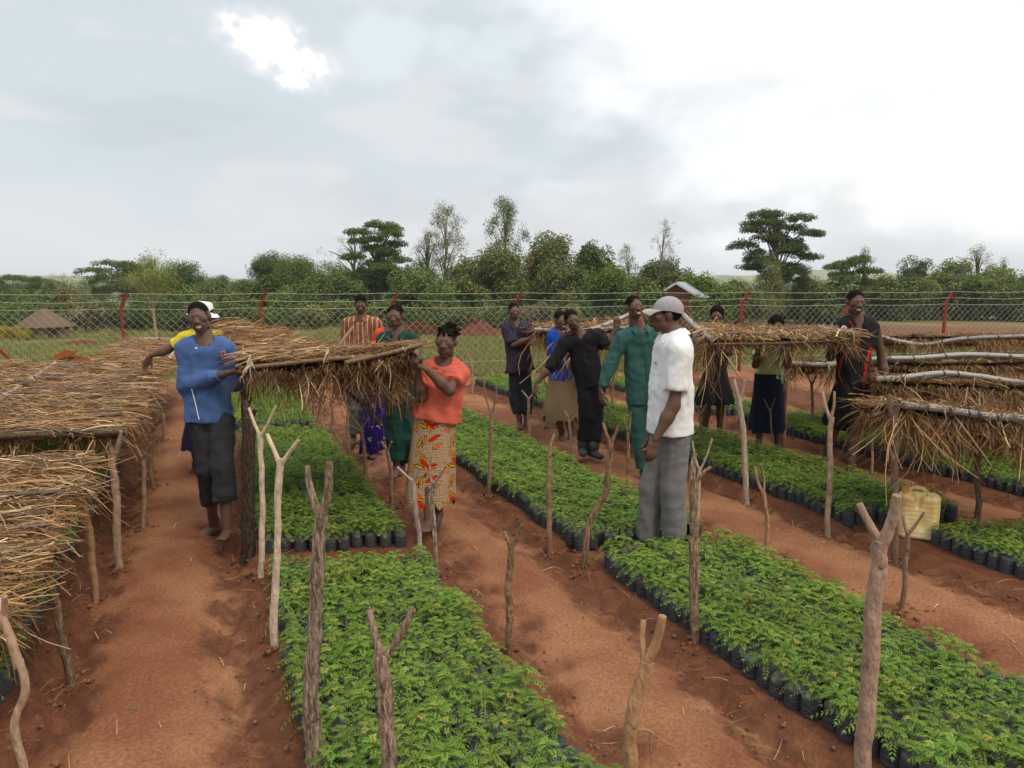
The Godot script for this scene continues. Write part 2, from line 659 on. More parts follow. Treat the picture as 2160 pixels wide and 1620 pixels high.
func build_beds() -> void:
	var plants: Array[ArrayMesh] = []
	var bags: Array[ArrayMesh] = []
	for k in 5:
		plants.append(seedling_mesh(100 + k))
	for k in 3:
		bags.append(bag_mesh(200 + k))
	var soil := bag_soil_mesh()
	# rows of bags, bed by bed: [from a, to a, from b, to b, which, size of the plants, tone]
	var beds := [
		[1.55, 4.98, 0.30, 1.31, "bed round the split forked pole", 1.0, 1.0],
		[0.9, 4.86, 2.44, 3.46, "bed before the man in the cap", 1.0, 1.0],
		[5.38, 9.62, 0.30, 1.31, "bed under the mat carried by the man in blue", 0.95, 1.0],
		[5.14, 9.7, 2.44, 3.46, "bed between the patterned skirt and the man in the cap", 0.95, 1.0],
		[5.22, 9.7, 4.76, 5.76, "bed behind the yellow jerrycan", 1.0, 1.0],
		[3.0, 4.8, 4.95, 5.95, "bed in front of the yellow jerrycan", 0.9, 1.0],
		[2.9, 5.1, -1.97, -0.98, "bed under the near sagging straw mat", 0.9, 1.0],
		[5.5, 9.6, -1.97, -0.98, "bed under the middle flat straw mat", 0.9, 1.0],
		[5.3, 9.6, 6.87, 7.88, "bed under the mats on whitewashed poles", 1.0, 1.0],
		[10.1, 14.1, 0.30, 1.31, "far bed behind the carried straw mat", 0.9, 1.0],
		[10.1, 14.1, 2.44, 3.46, "far bed beside the man in the purple shirt", 0.9, 1.0],
		[10.1, 14.1, 4.76, 5.76, "far bed behind the man in teal", 0.9, 1.0],
		[10.1, 13.9, -1.97, -0.98, "far bed under the straw mat by the red posts", 0.9, 1.0],
		[10.1, 13.8, 6.87, 7.88, "far bed behind the whitewashed poles", 0.9, 1.0],
	]
	var all := []
	for n in beds.size():
		var b: Array = beds[n]
		var step := 0.093
		var na := int((b[1] - b[0]) / step)
		var nb := int((b[3] - b[2]) / step)
		for i in na:
			for j in nb:
				var a: float = b[0] + (i + 0.5) * step + rng.randf_range(-0.008, 0.008)
				var bb: float = b[2] + (j + 0.5) * (b[3] - b[2]) / nb + rng.randf_range(-0.006, 0.006)
				a += 0.05 * noise.get_noise_2d(bb * 1.7, n * 9.0) * 2.0
				bb += 0.03 * noise.get_noise_2d(a * 1.1, n * 5.0 + 3.0) * 2.0
				var at := ab(a, bb, 0.03)
				if at.z > -1.9 or absf(at.x) > -at.z * 0.80 + 0.4:
					continue
				all.append([at.length_squared(), at, n])
	# the bags that show largest become things of their own
	var order := []
	for k in all.size():
		var p: Vector3 = all[k][1]
		var depth := -p.z
		var px := 1080.0 + F * p.x / (depth * 0.9906 + 1.95 * 0.1369)
		var py := 595.0 + (1.95 - 0.2) * F / depth
		if px > 20.0 and px < 2140.0 and py < 1640.0:
			order.append([all[k][0], k])
	order.sort_custom(func(x, y): return x[0] < y[0])
	var single := {}
	for k in mini(300, order.size()):
		single[order[k][1]] = true
	var mass := {}
	for n in beds.size():
		mass[n] = [[], [], [], [], [], [], [], []]
	var cols := {}
	for k in all.size():
		var at: Vector3 = all[k][1]
		var n: int = all[k][2]
		var size: float = beds[n][5] * (rng.randf_range(0.8, 1.35) if rng.randf() > 0.05 else 0.45) * (1.0 + 0.3 * noise.get_noise_2d(at.x * 1.6, at.z * 1.6))
		var tone: float = beds[n][6] * rng.randf_range(0.84, 1.14) * (1.0 + 0.2 * noise.get_noise_2d(at.x * 0.9 + 5.0, at.z * 0.9))
		var tint := Color(tone * rng.randf_range(0.88, 1.14), tone, tone * 0.95)
		var pt := Transform3D(Basis(Vector3.UP, rng.randf() * TAU).rotated(Vector3(1, 0, 0), rng.randf_range(-0.14, 0.14)).rotated(Vector3(0, 0, 1), rng.randf_range(-0.14, 0.14)).scaled(Vector3(size, size * rng.randf_range(0.85, 1.1), size)), Vector3(0, 0.09, 0))
		var bt := Transform3D(Basis(Vector3.UP, rng.randf() * TAU).rotated(Vector3(1, 0, 0), rng.randf_range(-0.05, 0.05)).rotated(Vector3(0, 0, 1), rng.randf_range(-0.05, 0.05)).scaled(Vector3(1, rng.randf_range(0.94, 1.05), 1)), Vector3.ZERO)
		var pv := rng.randi() % 5
		var bv := rng.randi() % 3
		if single.has(k):
			var o := thing("seedling_bag", "leafy green seedling in a black bag, " + beds[n][4], "seedling", at, "seedlings standing in the " + beds[n][4])
			part("bag", bags[bv], M.bag, o, bt)
			part("soil", soil, M.bag_soil, o)
			part("seedling", plants[pv], leaf_tints(tint), o, pt)
		else:
			mass[n][pv].append(Transform3D(pt.basis, at + pt.origin))
			if not cols.has([n, pv]):
				cols[[n, pv]] = PackedColorArray()
			cols[[n, pv]].append(tint)
			mass[n][5 + bv].append(Transform3D(bt.basis, at))
	for n in beds.size():
		var holder := Node3D.new()
		holder.name = numbered("seedlings")
		add_child(holder)
		tag(holder, "green seedlings in black bags filling the " + beds[n][4], "seedlings", "", "stuff")
		for v in 8:
			var list: Array[Transform3D] = []
			list.assign(mass[n][v])
			if list.is_empty():
				continue
			var o := many("foliage" if v < 5 else "bags", plants[v] if v < 5 else bags[v - 5], M.leaf if v < 5 else M.bag, list, cols.get([n, v], PackedColorArray()), holder)
			o.set_meta("kind", "stuff")
			if v >= 5:
				var so := many("bag_soil", soil, M.bag_soil, list, PackedColorArray(), holder)
				so.set_meta("kind", "stuff")


var tinted := {}

func leaf_tints(t: Color) -> StandardMaterial3D:   # a few tones shared between the single seedlings
	var key := int(clampf((t.g - 0.7) / 0.09, 0, 6)) * 3 + int(clampf((t.r / t.g - 0.88) / 0.09, 0, 2))
	if not tinted.has(key):
		var m: StandardMaterial3D = M.leaf.duplicate()
		var g := 0.745 + 0.09 * (key / 3)
		m.albedo_color = lin(minf(g * (0.92 + 0.09 * (key % 3)), 1.0), minf(g, 1.0), minf(g * 0.95, 1.0))
		tinted[key] = m
	return tinted[key]


# ---------------------------------------------------------------- poles

var feet := []

func pole(label: String, points: Array, radii: Array, prongs: Array, tone: Color, m: Material, knots := 0, category := "pole") -> Node3D:
	# points: the stem from the ground up, in the world; prongs: [point on the stem, bend, tip, radius at foot, radius at tip]
	tone = tone * 1.45
	tone.a = 1.0
	var base: Vector3 = points[0]
	feet.append(base)
	base.y = height_at(base.x, base.z)
	var o := thing("forked_pole" if prongs.size() else "support_pole", label, category, base, "poles that carry the shade mats")
	var own := []
	for p in points:
		own.append(p - base)
	own[0].y = -0.08
	var c := curve(own, 7)
	radii = radii.map(func(r: float) -> float: return r * (0.70 if base.z > -3.1 else 0.84))
	for k in c.size():
		c[k] += Vector3(noise.get_noise_2d(c[k].y * 3.0, base.x * 7.0), 0, noise.get_noise_2d(c[k].y * 3.0 + 30.0, base.x * 7.0)) * 0.014
	var cut := Color(0.36, 0.24, 0.13)
	var s := Shape.new()
	var rr := ramp_radii(c.size(), radii)
	s.tube(c, rr, 12, tone, tone.lerp(cut, 0.6), noise, 0.26)
	var stem := part("stem", s.mesh(self), m, o)
	for k in knots:
		var at := rng.randi_range(3, c.size() - 3)
		var w := rng.randf() * TAU
		var dir := Vector3(cos(w), 0.5, sin(w)).normalized()
		var ks := Shape.new()
		ks.tube(PackedVector3Array([c[at], c[at] + dir * rr[at] * 0.9, c[at] + dir * rr[at] * 1.25]), PackedFloat32Array([rr[at] * 0.5, rr[at] * 0.42, rr[at] * 0.3]), 8, tone, tone * 0.45, noise, 0.2)
		part("knot", ks.mesh(self), m, stem)
	var slim := 0.80 if base.z > -3.1 else 0.9
	for p in prongs:
		var ps := Shape.new()
		var pc := curve([p[0] - base, p[1] - base, p[2] - base], 5)
		ps.tube(pc, ramp_radii(pc.size(), [p[3] * slim, lerpf(p[3], p[4], 0.45) * slim, p[4] * slim]), 10, tone, cut if p.size() < 6 else p[5], noise, 0.24)
		part("prong", ps.mesh(self), m, o)
	return o


func fork(label: String, foot: Vector2, crotch: Vector2, tips: Array, r0: float, r1: float, tone: Color, m: Material, lean := 0.0, mids := [], knots := 1) -> Node3D:
	# a pole whose foot stands on the ground where the pixel meets it; crotch and tips lie in its own upright plane
	var f := gp(foot.x, foot.y)
	var z := f.z
	var pts := [f]
	for q in mids:
		pts.append(dp(q.x, q.y, z + lean * 0.5))
	var cr := dp(crotch.x, crotch.y, z + lean)
	pts.append(cr)
	var prongs := []
	var k := 0
	for t in tips:
		var tip := dp(t.x, t.y, z + lean + (0.035 if k % 2 else -0.035))
		var back: Vector3 = cr.lerp(pts[pts.size() - 2], 0.07)
		var rad: float = t.z if t is Vector3 else r1 * 0.8
		prongs.append([back, cr.lerp(tip, 0.45) + (tip - cr).cross(Vector3(0, 0, 1)) * (0.06 if k % 2 else -0.06), tip, rad * 1.12, rad * 0.8])
		k += 1
	return pole(label, pts, [r0, lerpf(r0, r1, 0.6), r1], prongs, tone, m, knots)


func build_posts() -> void:
	var grey := Color(0.36, 0.28, 0.21)
	var pale := Color(0.46, 0.36, 0.27)
	var brown := Color(0.25, 0.155, 0.10)
	var dark := Color(0.14, 0.095, 0.065)
	var B: Material = M.bark
	var S: Material = M.smooth_bark
	# foot pixels below the frame are where the pole reaches the ground
	fork("tall thick pole with rough split bark and two blunt prongs among the near seedlings", Vector2(662, 1690), Vector2(677, 1085), [Vector3(646, 982, 0.017), Vector3(694, 975, 0.020)], 0.050, 0.032, grey, B, 0.0, [Vector2(660, 1480), Vector2(668, 1250)], 2)
	fork("straight pale pole with a wide open fork at breast height of the seedlings", Vector2(822, 1800), Vector2(808, 1378), [Vector3(780, 1285, 0.016), Vector3(872, 1285, 0.017)], 0.040, 0.036, Color(0.42, 0.30, 0.225), B, 0.0, [Vector2(818, 1620)], 3)
	fork("leaning smooth pole with torn orange wood on its two stumpy prongs", Vector2(1330, 1770), Vector2(1362, 1395), [Vector3(1357, 1308, 0.014), Vector3(1398, 1300, 0.020)], 0.036, 0.034, Color(0.33, 0.185, 0.10), S, 0.0, [Vector2(1328, 1560)], 2)
	fork("tall leaning brown pole with a heavy fork before the long seedling bed", Vector2(1818, 1730), Vector2(1862, 1140), [Vector3(1812, 1062, 0.018), Vector3(1892, 1045, 0.024)], 0.044, 0.038, Color(0.30, 0.20, 0.145), S, 0.0, [Vector2(1830, 1480), Vector2(1848, 1240)], 3)
	fork("slender pole with a wide Y fork and one pale peeled tip", Vector2(550, 1225), Vector2(549, 912), [Vector3(525, 860, 0.011), Vector3(582, 855, 0.011)], 0.026, 0.019, pale, S, 0.0, [Vector2(552, 1060)], 2)
	fork("slender pale pole with a symmetrical Y fork beside the path", Vector2(577, 1378), Vector2(592, 968), [Vector3(563, 915, 0.013), Vector3(630, 928, 0.013)], 0.028, 0.020, pale, S, 0.0, [Vector2(582, 1180)], 1)
	fork("small grey twisted pole with a curved fork before the patterned skirt", Vector2(892, 1182), Vector2(873, 1012), [Vector3(838, 985, 0.010), Vector3(886, 985, 0.012)], 0.022, 0.018, Color(0.30, 0.235, 0.20), S, 0.0, [Vector2(880, 1090)], 1)
	fork("pale pole with a narrow fork standing at the cross path before the patterned skirt", Vector2(922, 1217), Vector2(912, 1018), [Vector3(908, 962, 0.009), Vector3(940, 985, 0.009)], 0.020, 0.017, Color(0.40, 0.30, 0.22), B, 0.0, [Vector2(916, 1110)], 1)
	fork("short rough pole with a small tight fork on the middle path edge", Vector2(1075, 1395), Vector2(1078, 1150), [Vector3(1063, 1120, 0.010), Vector3(1102, 1106, 0.013)], 0.024, 0.020, Color(0.34, 0.225, 0.145), B, 0.0, [Vector2(1073, 1270)], 1)
	fork("dark straight pole with a bent tip at the bed corner near the cap wearer", Vector2(1160, 1158), Vector2(1160, 955), [Vector3(1170, 915, 0.014)], 0.026, 0.019, brown * 0.9, S, 0.0, [Vector2(1158, 1060)], 0)
	fork("crooked leaning pole with a twisted stem and a Y fork at the cross path", Vector2(1232, 1203), Vector2(1288, 930), [Vector3(1272, 892, 0.013), Vector3(1307, 890, 0.013)], 0.030, 0.022, Color(0.33, 0.215, 0.13), B, 0.0, [Vector2(1240, 1120), Vector2(1278, 1030)], 1)
	fork("thin dark pole with a two pronged top in the bed behind the patterned skirt", Vector2(1030, 1048), Vector2(1037, 870), [Vector3(1020, 800, 0.009), Vector3(1047, 812, 0.010)], 0.024, 0.018, brown * 0.85, S, 0.0, [Vector2(1034, 950)], 1)
	fork("rough corky pole with a side stub standing in front of the man in the cap", Vector2(1470, 1365), Vector2(1462, 1010), [Vector3(1467, 955, 0.018), Vector3(1500, 985, 0.012)], 0.028, 0.026, Color(0.38, 0.27, 0.18), B, 0.0, [Vector2(1460, 1130), Vector2(1466, 1250)], 0)
	fork("pale pole with a long thin V fork behind the corky pole", Vector2(1467, 1140), Vector2(1476, 985), [Vector3(1460, 930, 0.009), Vector3(1502, 925, 0.009)], 0.022, 0.017, pale * 0.85, S, 0.0, [], 0)
	fork("short brown pole with a stumpy fork on the far path", Vector2(1620, 1167), Vector2(1610, 1040), [Vector3(1592, 985, 0.014), Vector3(1605, 978, 0.009)], 0.018, 0.018, Color(0.33, 0.19, 0.11), S, 0.0, [Vector2(1617, 1090)], 0)
	fork("smooth grey pole leaning under the mat that the four people carry", Vector2(1578, 1052), Vector2(1560, 835), [Vector3(1548, 800, 0.020), Vector3(1570, 800, 0.018)], 0.030, 0.028, grey, S, 0.0, [Vector2(1568, 930)], 1)
	fork("forked pole with a kinked stem in the bed before the man in the black vest", Vector2(1745, 1125), Vector2(1752, 880), [Vector3(1735, 825, 0.015), Vector3(1760, 826, 0.011)], 0.024, 0.024, Color(0.36, 0.25, 0.17), S, 0.0, [Vector2(1752, 990)], 1)
	fork("thick brown pole whose fork holds the end of the nearest whitewashed pole", Vector2(1888, 1178), Vector2(1885, 875), [Vector3(1876, 832, 0.022), Vector3(1898, 842, 0.018)], 0.028, 0.028, Color(0.15, 0.098, 0.072), S, 0.0, [Vector2(1888, 1020)], 1)
	fork("thin knotty dark pole with a wide fork in front of the yellow jerrycan", Vector2(1906, 1287), Vector2(1915, 1122), [Vector3(1905, 1088, 0.010), Vector3(1950, 1080, 0.010)], 0.018, 0.016, brown * 0.8, S, 0.0, [Vector2(1908, 1200)], 2)
	fork("straight pole under the nearest mat on whitewashed poles", Vector2(2066, 1103), Vector2(2060, 900), [Vector3(2052, 855, 0.02), Vector3(2072, 855, 0.02)], 0.028, 0.030, Color(0.35, 0.24, 0.16), B, 0.0, [Vector2(2063, 1000)], 0)
	fork("short thin pole with an oblique fork beside the leg of the man in teal", Vector2(1325, 1032), Vector2(1325, 905), [Vector3(1316, 880, 0.008), Vector3(1330, 868, 0.012)], 0.018, 0.016, Color(0.37, 0.25, 0.15), B, 0.0, [], 0)
	fork("thin forked pole between the black vest and the thick brown pole", Vector2(1840, 1000), Vector2(1838, 885), [Vector3(1822, 862, 0.008), Vector3(1842, 860, 0.009)], 0.017, 0.015, Color(0.33, 0.22, 0.14), S, 0.0, [], 0)
	fork("thin forked pole before the navy skirt", Vector2(1632, 965), Vector2(1624, 862), [Vector3(1612, 842, 0.008), Vector3(1635, 840, 0.007)], 0.014, 0.012, dark * 1.3, S, 0.0, [], 0)
	fork("thick dark brown pole standing straight behind the navy skirt", Vector2(1652, 945), Vector2(1655, 800), [Vector3(1652, 780, 0.03)], 0.036, 0.034, Color(0.19, 0.11, 0.075), S, 0.0, [], 0)
	fork("old dark trunk post beside the man in blue, split at its top", Vector2(521, 1180), Vector2(527, 880), [Vector3(518, 845, 0.030), Vector3(540, 862, 0.02)], 0.058, 0.05, Color(0.105, 0.072, 0.05), B, 0.0, [Vector2(524, 1020)], 1)
	fork("reddish weathered post behind the man in blue with a torn top", Vector2(517, 1110), Vector2(519, 850), [Vector3(514, 800, 0.026), Vector3(530, 790, 0.022)], 0.044, 0.04, Color(0.25, 0.125, 0.06), B, 0.0, [], 0)
	fork("pole whose fork clasps the rolled end of the middle flat straw mat", Vector2(251, 1193), Vector2(240, 958), [Vector3(229, 912, 0.018), Vector3(256, 908, 0.018)], 0.032, 0.028, Color(0.30, 0.20, 0.135), S, 0.0, [Vector2(246, 1070)], 0)
	fork("leaning brown pole under the corner of the near straw mat", Vector2(202, 1258), Vector2(172, 1045), [Vector3(166, 1020, 0.02), Vector3(178, 1015, 0.016)], 0.026, 0.026, Color(0.29, 0.165, 0.09), S, 0.0, [Vector2(188, 1150)], 0)
	fork("leaning pole with a bent foot at the edge of the near left path", Vector2(155, 1428), Vector2(100, 1205), [Vector3(92, 1175, 0.016), Vector3(108, 1172, 0.016)], 0.026, 0.022, Color(0.26, 0.175, 0.115), B, 0.0, [Vector2(125, 1310)], 1)
	fork("crooked bent pole under the near edge of the sagging straw mat", Vector2(62, 1640), Vector2(5, 1290), [Vector3(0, 1262, 0.014), Vector3(10, 1258, 0.014)], 0.022, 0.022, Color(0.34, 0.23, 0.15), S, 0.0, [Vector2(32, 1545), Vector2(52, 1440)], 1)
	# poles along the beds farther back
	var far := [
		[Vector2(322, 1030), Vector2(318, 890), "dark pole under the edge of the middle flat straw mat"],
		[Vector2(302, 1115), Vector2(300, 935), "thin pole in shade below the middle flat straw mat"],
		[Vector2(345, 930), Vector2(340, 845), "far pole below the straw mat by the path of the man in blue"],
		[Vector2(737, 972), Vector2(735, 850), "knobbly pole under the middle of the carried straw mat"],
		[Vector2(770, 1018), Vector2(760, 880), "grey pole before the purple flowered skirt"],
		[Vector2(826, 1058), Vector2(815, 928), "reddish pole before the green trousers"],
		[Vector2(690, 938), Vector2(676, 835), "bent pole at the far end of the bed under the carried mat"],
		[Vector2(700, 905), Vector2(697, 830), "straight pole on the path behind the carried mat"],
		[Vector2(655, 890), Vector2(650, 815), "slim pole in the far bed behind the carried mat"],
		[Vector2(1118, 942), Vector2(1115, 820), "thin pole before the purple shirt"],
		[Vector2(1157, 905), Vector2(1155, 800), "pole behind the hand of the man in black"],
		[Vector2(1201, 975), Vector2(1200, 862), "thin pole before the tan skirt"],
		[Vector2(995, 830), Vector2(990, 735), "far bare stick with two twigs by the fence"],
		[Vector2(1288, 880), Vector2(1290, 790), "leaning pole behind the arm of the man in teal"],
		[Vector2(1528, 900), Vector2(1526, 805), "pole before the black skirt"],
		[Vector2(1480, 965), Vector2(1478, 855), "slim pole behind the man in the cap"],
		[Vector2(1715, 915), Vector2(1712, 790), "slim pole below the second whitewashed pole"],
		[Vector2(2110, 935), Vector2(2108, 815), "pole in the shade of the mats on whitewashed poles"],
		[Vector2(1960, 905), Vector2(1958, 800), "dark pole deep in the shade of the mats on whitewashed poles"],
	]
	for e in far:
		var f: Vector2 = e[0]
		var t: Vector2 = e[1]
		var cr := f.lerp(t, 0.85)
		var sp := (f.y - t.y) * 0.11
		fork(e[2], f, cr, [Vector3(t.x - sp * rng.randf_range(0.6, 1.2), t.y + rng.randf_range(-4, 6), 0.012), Vector3(t.x + sp * rng.randf_range(0.6, 1.2), t.y + rng.randf_range(-4, 6), 0.012)], 0.024, 0.019, brown * rng.randf_range(0.8, 1.35), S, 0.0, [f.lerp(t, 0.45) + Vector2(rng.randf_range(-4, 4), 0)], 1)


# ---------------------------------------------------------------- straw mats

var straws: Array[ArrayMesh] = []

func straw_mesh(bend: float, kink: float) -> ArrayMesh:
	# one stalk, one unit long, one unit wide, folded along its middle
	var s := Shape.new()
	var n := 5
	var last := []
	for k in n:
		var t := float(k) / (n - 1)
		var y := bend * (4.0 * t * (1.0 - t)) + (kink * maxf(0.0, t - 0.6))
		var w := 0.5 * (1.0 - 0.55 * t)
		var row := [Vector3(t, y, -w), Vector3(t, y, w)]
		var ridge := Vector3(t, y + 0.004, 0)
		if k > 0:
			s.quad(last[0], row[0], ridge, last[2])
			s.quad(last[2], ridge, row[1], last[1])
		last = [row[0], row[1], ridge]
	return s.mesh(self)


func straw_at(p: Vector3, dir: Vector3, up: Vector3, length: float, width: float) -> Transform3D:
	var x := dir.normalized()
	var z := x.cross(up)
	z = (Vector3.RIGHT.cross(x) if z.length() < 0.05 else z).normalized()
	return Transform3D(Basis(x * length, z.cross(x) * length, z * width), p)


func straw_tone(warm: float, old := 0.0) -> Color:   # old: share of dark, weathered stalks
	var t := rng.randf()
	var c := Color(0.39, 0.245, 0.115)
	if rng.randf() < old:
		c = Color(0.095, 0.058, 0.032)
	elif t < 0.30:
		c = Color(0.155, 0.083, 0.038)
	elif t < 0.60:
		c = Color(0.285, 0.160, 0.072)
	elif t > 0.82 and t < 0.92:
		c = Color(0.27, 0.225, 0.175)
	elif t > 0.94:
		c = Color(0.58, 0.45, 0.27)
	return (c * rng.randf_range(0.9, 1.5)).lerp(Color(0.25, 0.12, 0.06), warm * rng.randf())


func straw_mat(label: String, A: Vector3, B: Vector3, C: Vector3, D: Vector3, o: Dictionary) -> Node3D:
	# A front left, B front right, C back right, D back left; o: lay (0 stalks run across, 1 along), top, hang, fringe, sag, warm, sticks, poles, ties
	if straws.is_empty():
		straws = [straw_mesh(0.02, 0.0), straw_mesh(0.07, -0.15), straw_mesh(-0.05, 0.25), straw_mesh(0.12, -0.5)]
	var mid := (A + B + C + D) / 4.0
	var root := thing("straw_mat", label, "straw mat", mid, "straw shade mats")
	A -= mid
	B -= mid
	C -= mid
	D -= mid
	var sag: float = o.get("sag", 0.03)
	var warm: float = o.get("warm", 0.2)
	var thick: float = o.get("thick", 0.06)
	var seedling := rng.randf() * 50.0
	var spot := func(s: float, t: float) -> Vector3:
		var p := A.lerp(B, s).lerp(D.lerp(C, s), t)
		p.y += -sag * 16.0 * s * (1.0 - s) * t * (1.0 - t) * 0.5 - sag * 4.0 * s * (1.0 - s) * 0.5 + 0.03 * noise.get_noise_2d(s * 5.0 + seedling, t * 5.0)
		return p
	var up := (B - A).cross(D - A).normalized()
	if up.y < 0.0:
		up = -up
	# the bound body of the mat
	var n := 18
	var body := Shape.new()
	for side in 2:
		for i in n + 1:
			for j in n + 1:
				var s := float(i) / n
				var t := float(j) / n
				var rag := 0.025 * fine.get_noise_2d(i * 3.1 + side * 40.0, j * 3.7 + seedling)
				var p: Vector3 = spot.call(clampf(s + rag, 0.0, 1.0), clampf(t - rag, 0.0, 1.0))
				var edge := smoothstep(0.0, 0.12, minf(minf(s, 1.0 - s), minf(t, 1.0 - t)))
				p += up * (thick * (0.15 + 0.3 * edge) + 0.012 * fine.get_noise_2d(i * 1.9, j * 1.9 + seedling)) * (1.0 if side == 0 else -1.0)
				body.v.append(p)
				body.c.append(Color(0.165, 0.098, 0.048) * (1.0 + 0.4 * fine.get_noise_2d(i * 2.3, j * 2.9)))
				body.uv.append(Vector2(s, t))
	var w := n + 1
	for side in 2:
		for i in n:
			for j in n:
				var a := side * w * w + i * w + j
				if side == 0:
					body.i.append_array([a, a + 1, a + w, a + 1, a + w + 1, a + w])
				else:
					body.i.append_array([a, a + w, a + 1, a + 1, a + w, a + w + 1])
	part("matting", body.mesh(self), M.thatch, root)
	# loose stalks on top and hanging below
	var lists := [[], [], [], []]
	var tints := [PackedColorArray(), PackedColorArray(), PackedColorArray(), PackedColorArray()]
	var lay: Vector3 = ((B - A) if o.get("lay", 0) == 0 else (D - A)).normalized()
	var cross := up.cross(lay).normalized()
	var len_to: float = o.get("length", 0.55)
	var long_side := maxf((B - A).length(), (D - A).length())
	for k in int(o.get("top", 2600) * 0.9):
		var v := rng.randi() % 4
		var s := rng.randf_range(-0.01, 1.01)
		var t := rng.randf_range(-0.01, 1.01)
		var p: Vector3 = spot.call(s, t)
		p += up * (thick * 0.4 + rng.randf_range(-0.01, 0.03))
		var turn := rng.randfn(0.0, 0.38) + (PI if rng.randf() < 0.5 else 0.0)
		if rng.randf() < 0.16:
			turn = rng.randf() * TAU
		var length := rng.randf_range(0.12, len_to) * (1.0 if v < 3 else 0.7)
		var dir := (lay * cos(turn) + cross * sin(turn) + up * rng.randfn(0.0, 0.07)).normalized()
		lists[v].append(straw_at(p - dir * length * 0.4, dir, up.rotated(dir, rng.randfn(0.0, 0.6)), length, rng.randf_range(0.004, 0.0095) * (1.9 if rng.randf() < 0.08 else 1.0)))
		tints[v].append(straw_tone(warm, 0.2))
	var fringe: Array = o.get("fringe", [0.3, 0.15, 0.2, 0.15])   # front, right, back, left
	var share: Array = o.get("share", [0.4, 0.15, 0.15, 0.1])
	for k in int(o.get("hang", 1200)):
		var v := 1 + rng.randi() % 3
		var pick := rng.randf()
		var s := rng.randf()
		var t := rng.randf()
		var reach := 0.14
		var outward := Vector3.ZERO
		if pick < share[0]:
			t = absf(rng.randfn(0.0, 0.03))
			reach = fringe[0]
			outward = A - D
		elif pick < share[0] + share[1]:
			s = 1.0 - absf(rng.randfn(0.0, 0.03))
			reach = fringe[1]
			outward = B - A
		elif pick < share[0] + share[1] + share[2]:
			t = 1.0 - absf(rng.randfn(0.0, 0.03))
			reach = fringe[2]
			outward = D - A
		elif pick < share[0] + share[1] + share[2] + share[3]:
			s = absf(rng.randfn(0.0, 0.03))
			reach = fringe[3]
			outward = A - B
		else:
			reach = o.get("under", 0.18)
		var p: Vector3 = spot.call(s, t)
		p -= up * rng.randf_range(0.0, thick * 0.5)
		reach *= maxf(0.25, 0.75 + 1.1 * fine.get_noise_2d(s * 6.0 + seedling, t * 6.0))
		var length := maxf(0.05, reach * (0.25 + 1.1 * pow(rng.randf(), 1.8)))
		var dir := (Vector3.DOWN + outward.normalized() * rng.randf_range(-0.1, 0.75) + Vector3(rng.randfn(0.0, 0.5), rng.randfn(0.0, 0.3), rng.randfn(0.0, 0.5))).normalized()
		lists[v].append(straw_at(p, dir, Vector3(rng.randfn(), 0.3, rng.randfn()).normalized(), length, rng.randf_range(0.004, 0.011)))
		tints[v].append(straw_tone(warm, 0.2))
	for v in 4:
		var typed: Array[Transform3D] = []
		typed.assign(lists[v])
		var so := many("straw", straws[v], M.straw, typed, tints[v], root)
		so.set_meta("kind", "stuff")
	# thin sticks bound over the straw
	var st: int = o.get("sticks", 0)
	for k in st:
		var t := (k + 0.5) / st + rng.randf_range(-0.03, 0.03)
		var lo := rng.randf_range(-0.03, 0.15)
		var hi := rng.randf_range(0.8, 1.04)
		var pts := []
		for q in 5:
			var f := lerpf(lo, hi, q / 4.0)
			var p: Vector3 = spot.call(f, t + rng.randf_range(-0.012, 0.012)) if o.get("stick_way", 0) == 0 else spot.call(t + rng.randf_range(-0.012, 0.012), f)
			pts.append(p + up * (thick * 0.45 + 0.028))
		var sh := Shape.new()
		var c := curve(pts, 3)
		var r := rng.randf_range(0.008, 0.017)
		sh.tube(c, ramp_radii(c.size(), [r * 1.15, r * 0.75]), 7, Color(0.135, 0.095, 0.072) * rng.randf_range(0.7, 1.5), Color(0.42, 0.30, 0.18), noise, 0.12)
		part("stick", sh.mesh(self), M.smooth_bark, root)
	for e in o.get("poles", []):   # [from, to or list of points, radius, tone, rings]
		var pts: Array = []
		for p in e[0]:
			pts.append(p - mid)
		var c := curve(pts, 8)
		var sh := Shape.new()
		sh.tube(c, ramp_radii(c.size(), [e[1], e[1] * 0.94, e[1]]), 10, e[2], Color(0.45, 0.36, 0.24), noise, 0.07)
		var po := part("pole", sh.mesh(self), M.pole, root)
		for k in int(e[3]):
			var f := (k + rng.randf_range(0.2, 0.8)) / float(e[3]) * (c.size() - 2)
			var i := int(f)
			var at := c[i].lerp(c[i + 1], f - i)
			var dir := (c[i + 1] - c[i]).normalized()
			ring(at, dir, e[1] * 1.12, po, Color(0.13, 0.08, 0.05) if rng.randf() < 0.7 else Color(0.42, 0.33, 0.2))
	for e in o.get("ties", []):   # pale bark strips knotted round the edge: [place, length]
		tie(e[0] - mid, e[1], root)
	return root


func ring(at: Vector3, dir: Vector3, r: float, parent: Node3D, col: Color) -> void:
	var sh := Shape.new()
	var side := dir.cross(Vector3.UP).normalized()
	var up := side.cross(dir).normalized()
	var pts := PackedVector3Array()
	for k in 11:
		var w := TAU * 1.05 * k / 10.0
		pts.append(at + (side * cos(w) + up * sin(w)) * r + dir * (0.012 * k / 10.0 - 0.006))
	sh.tube(pts, ramp_radii(11, [0.0045, 0.0045]), 5, col, col)
	part("binding", sh.mesh(self), M.plain, parent)


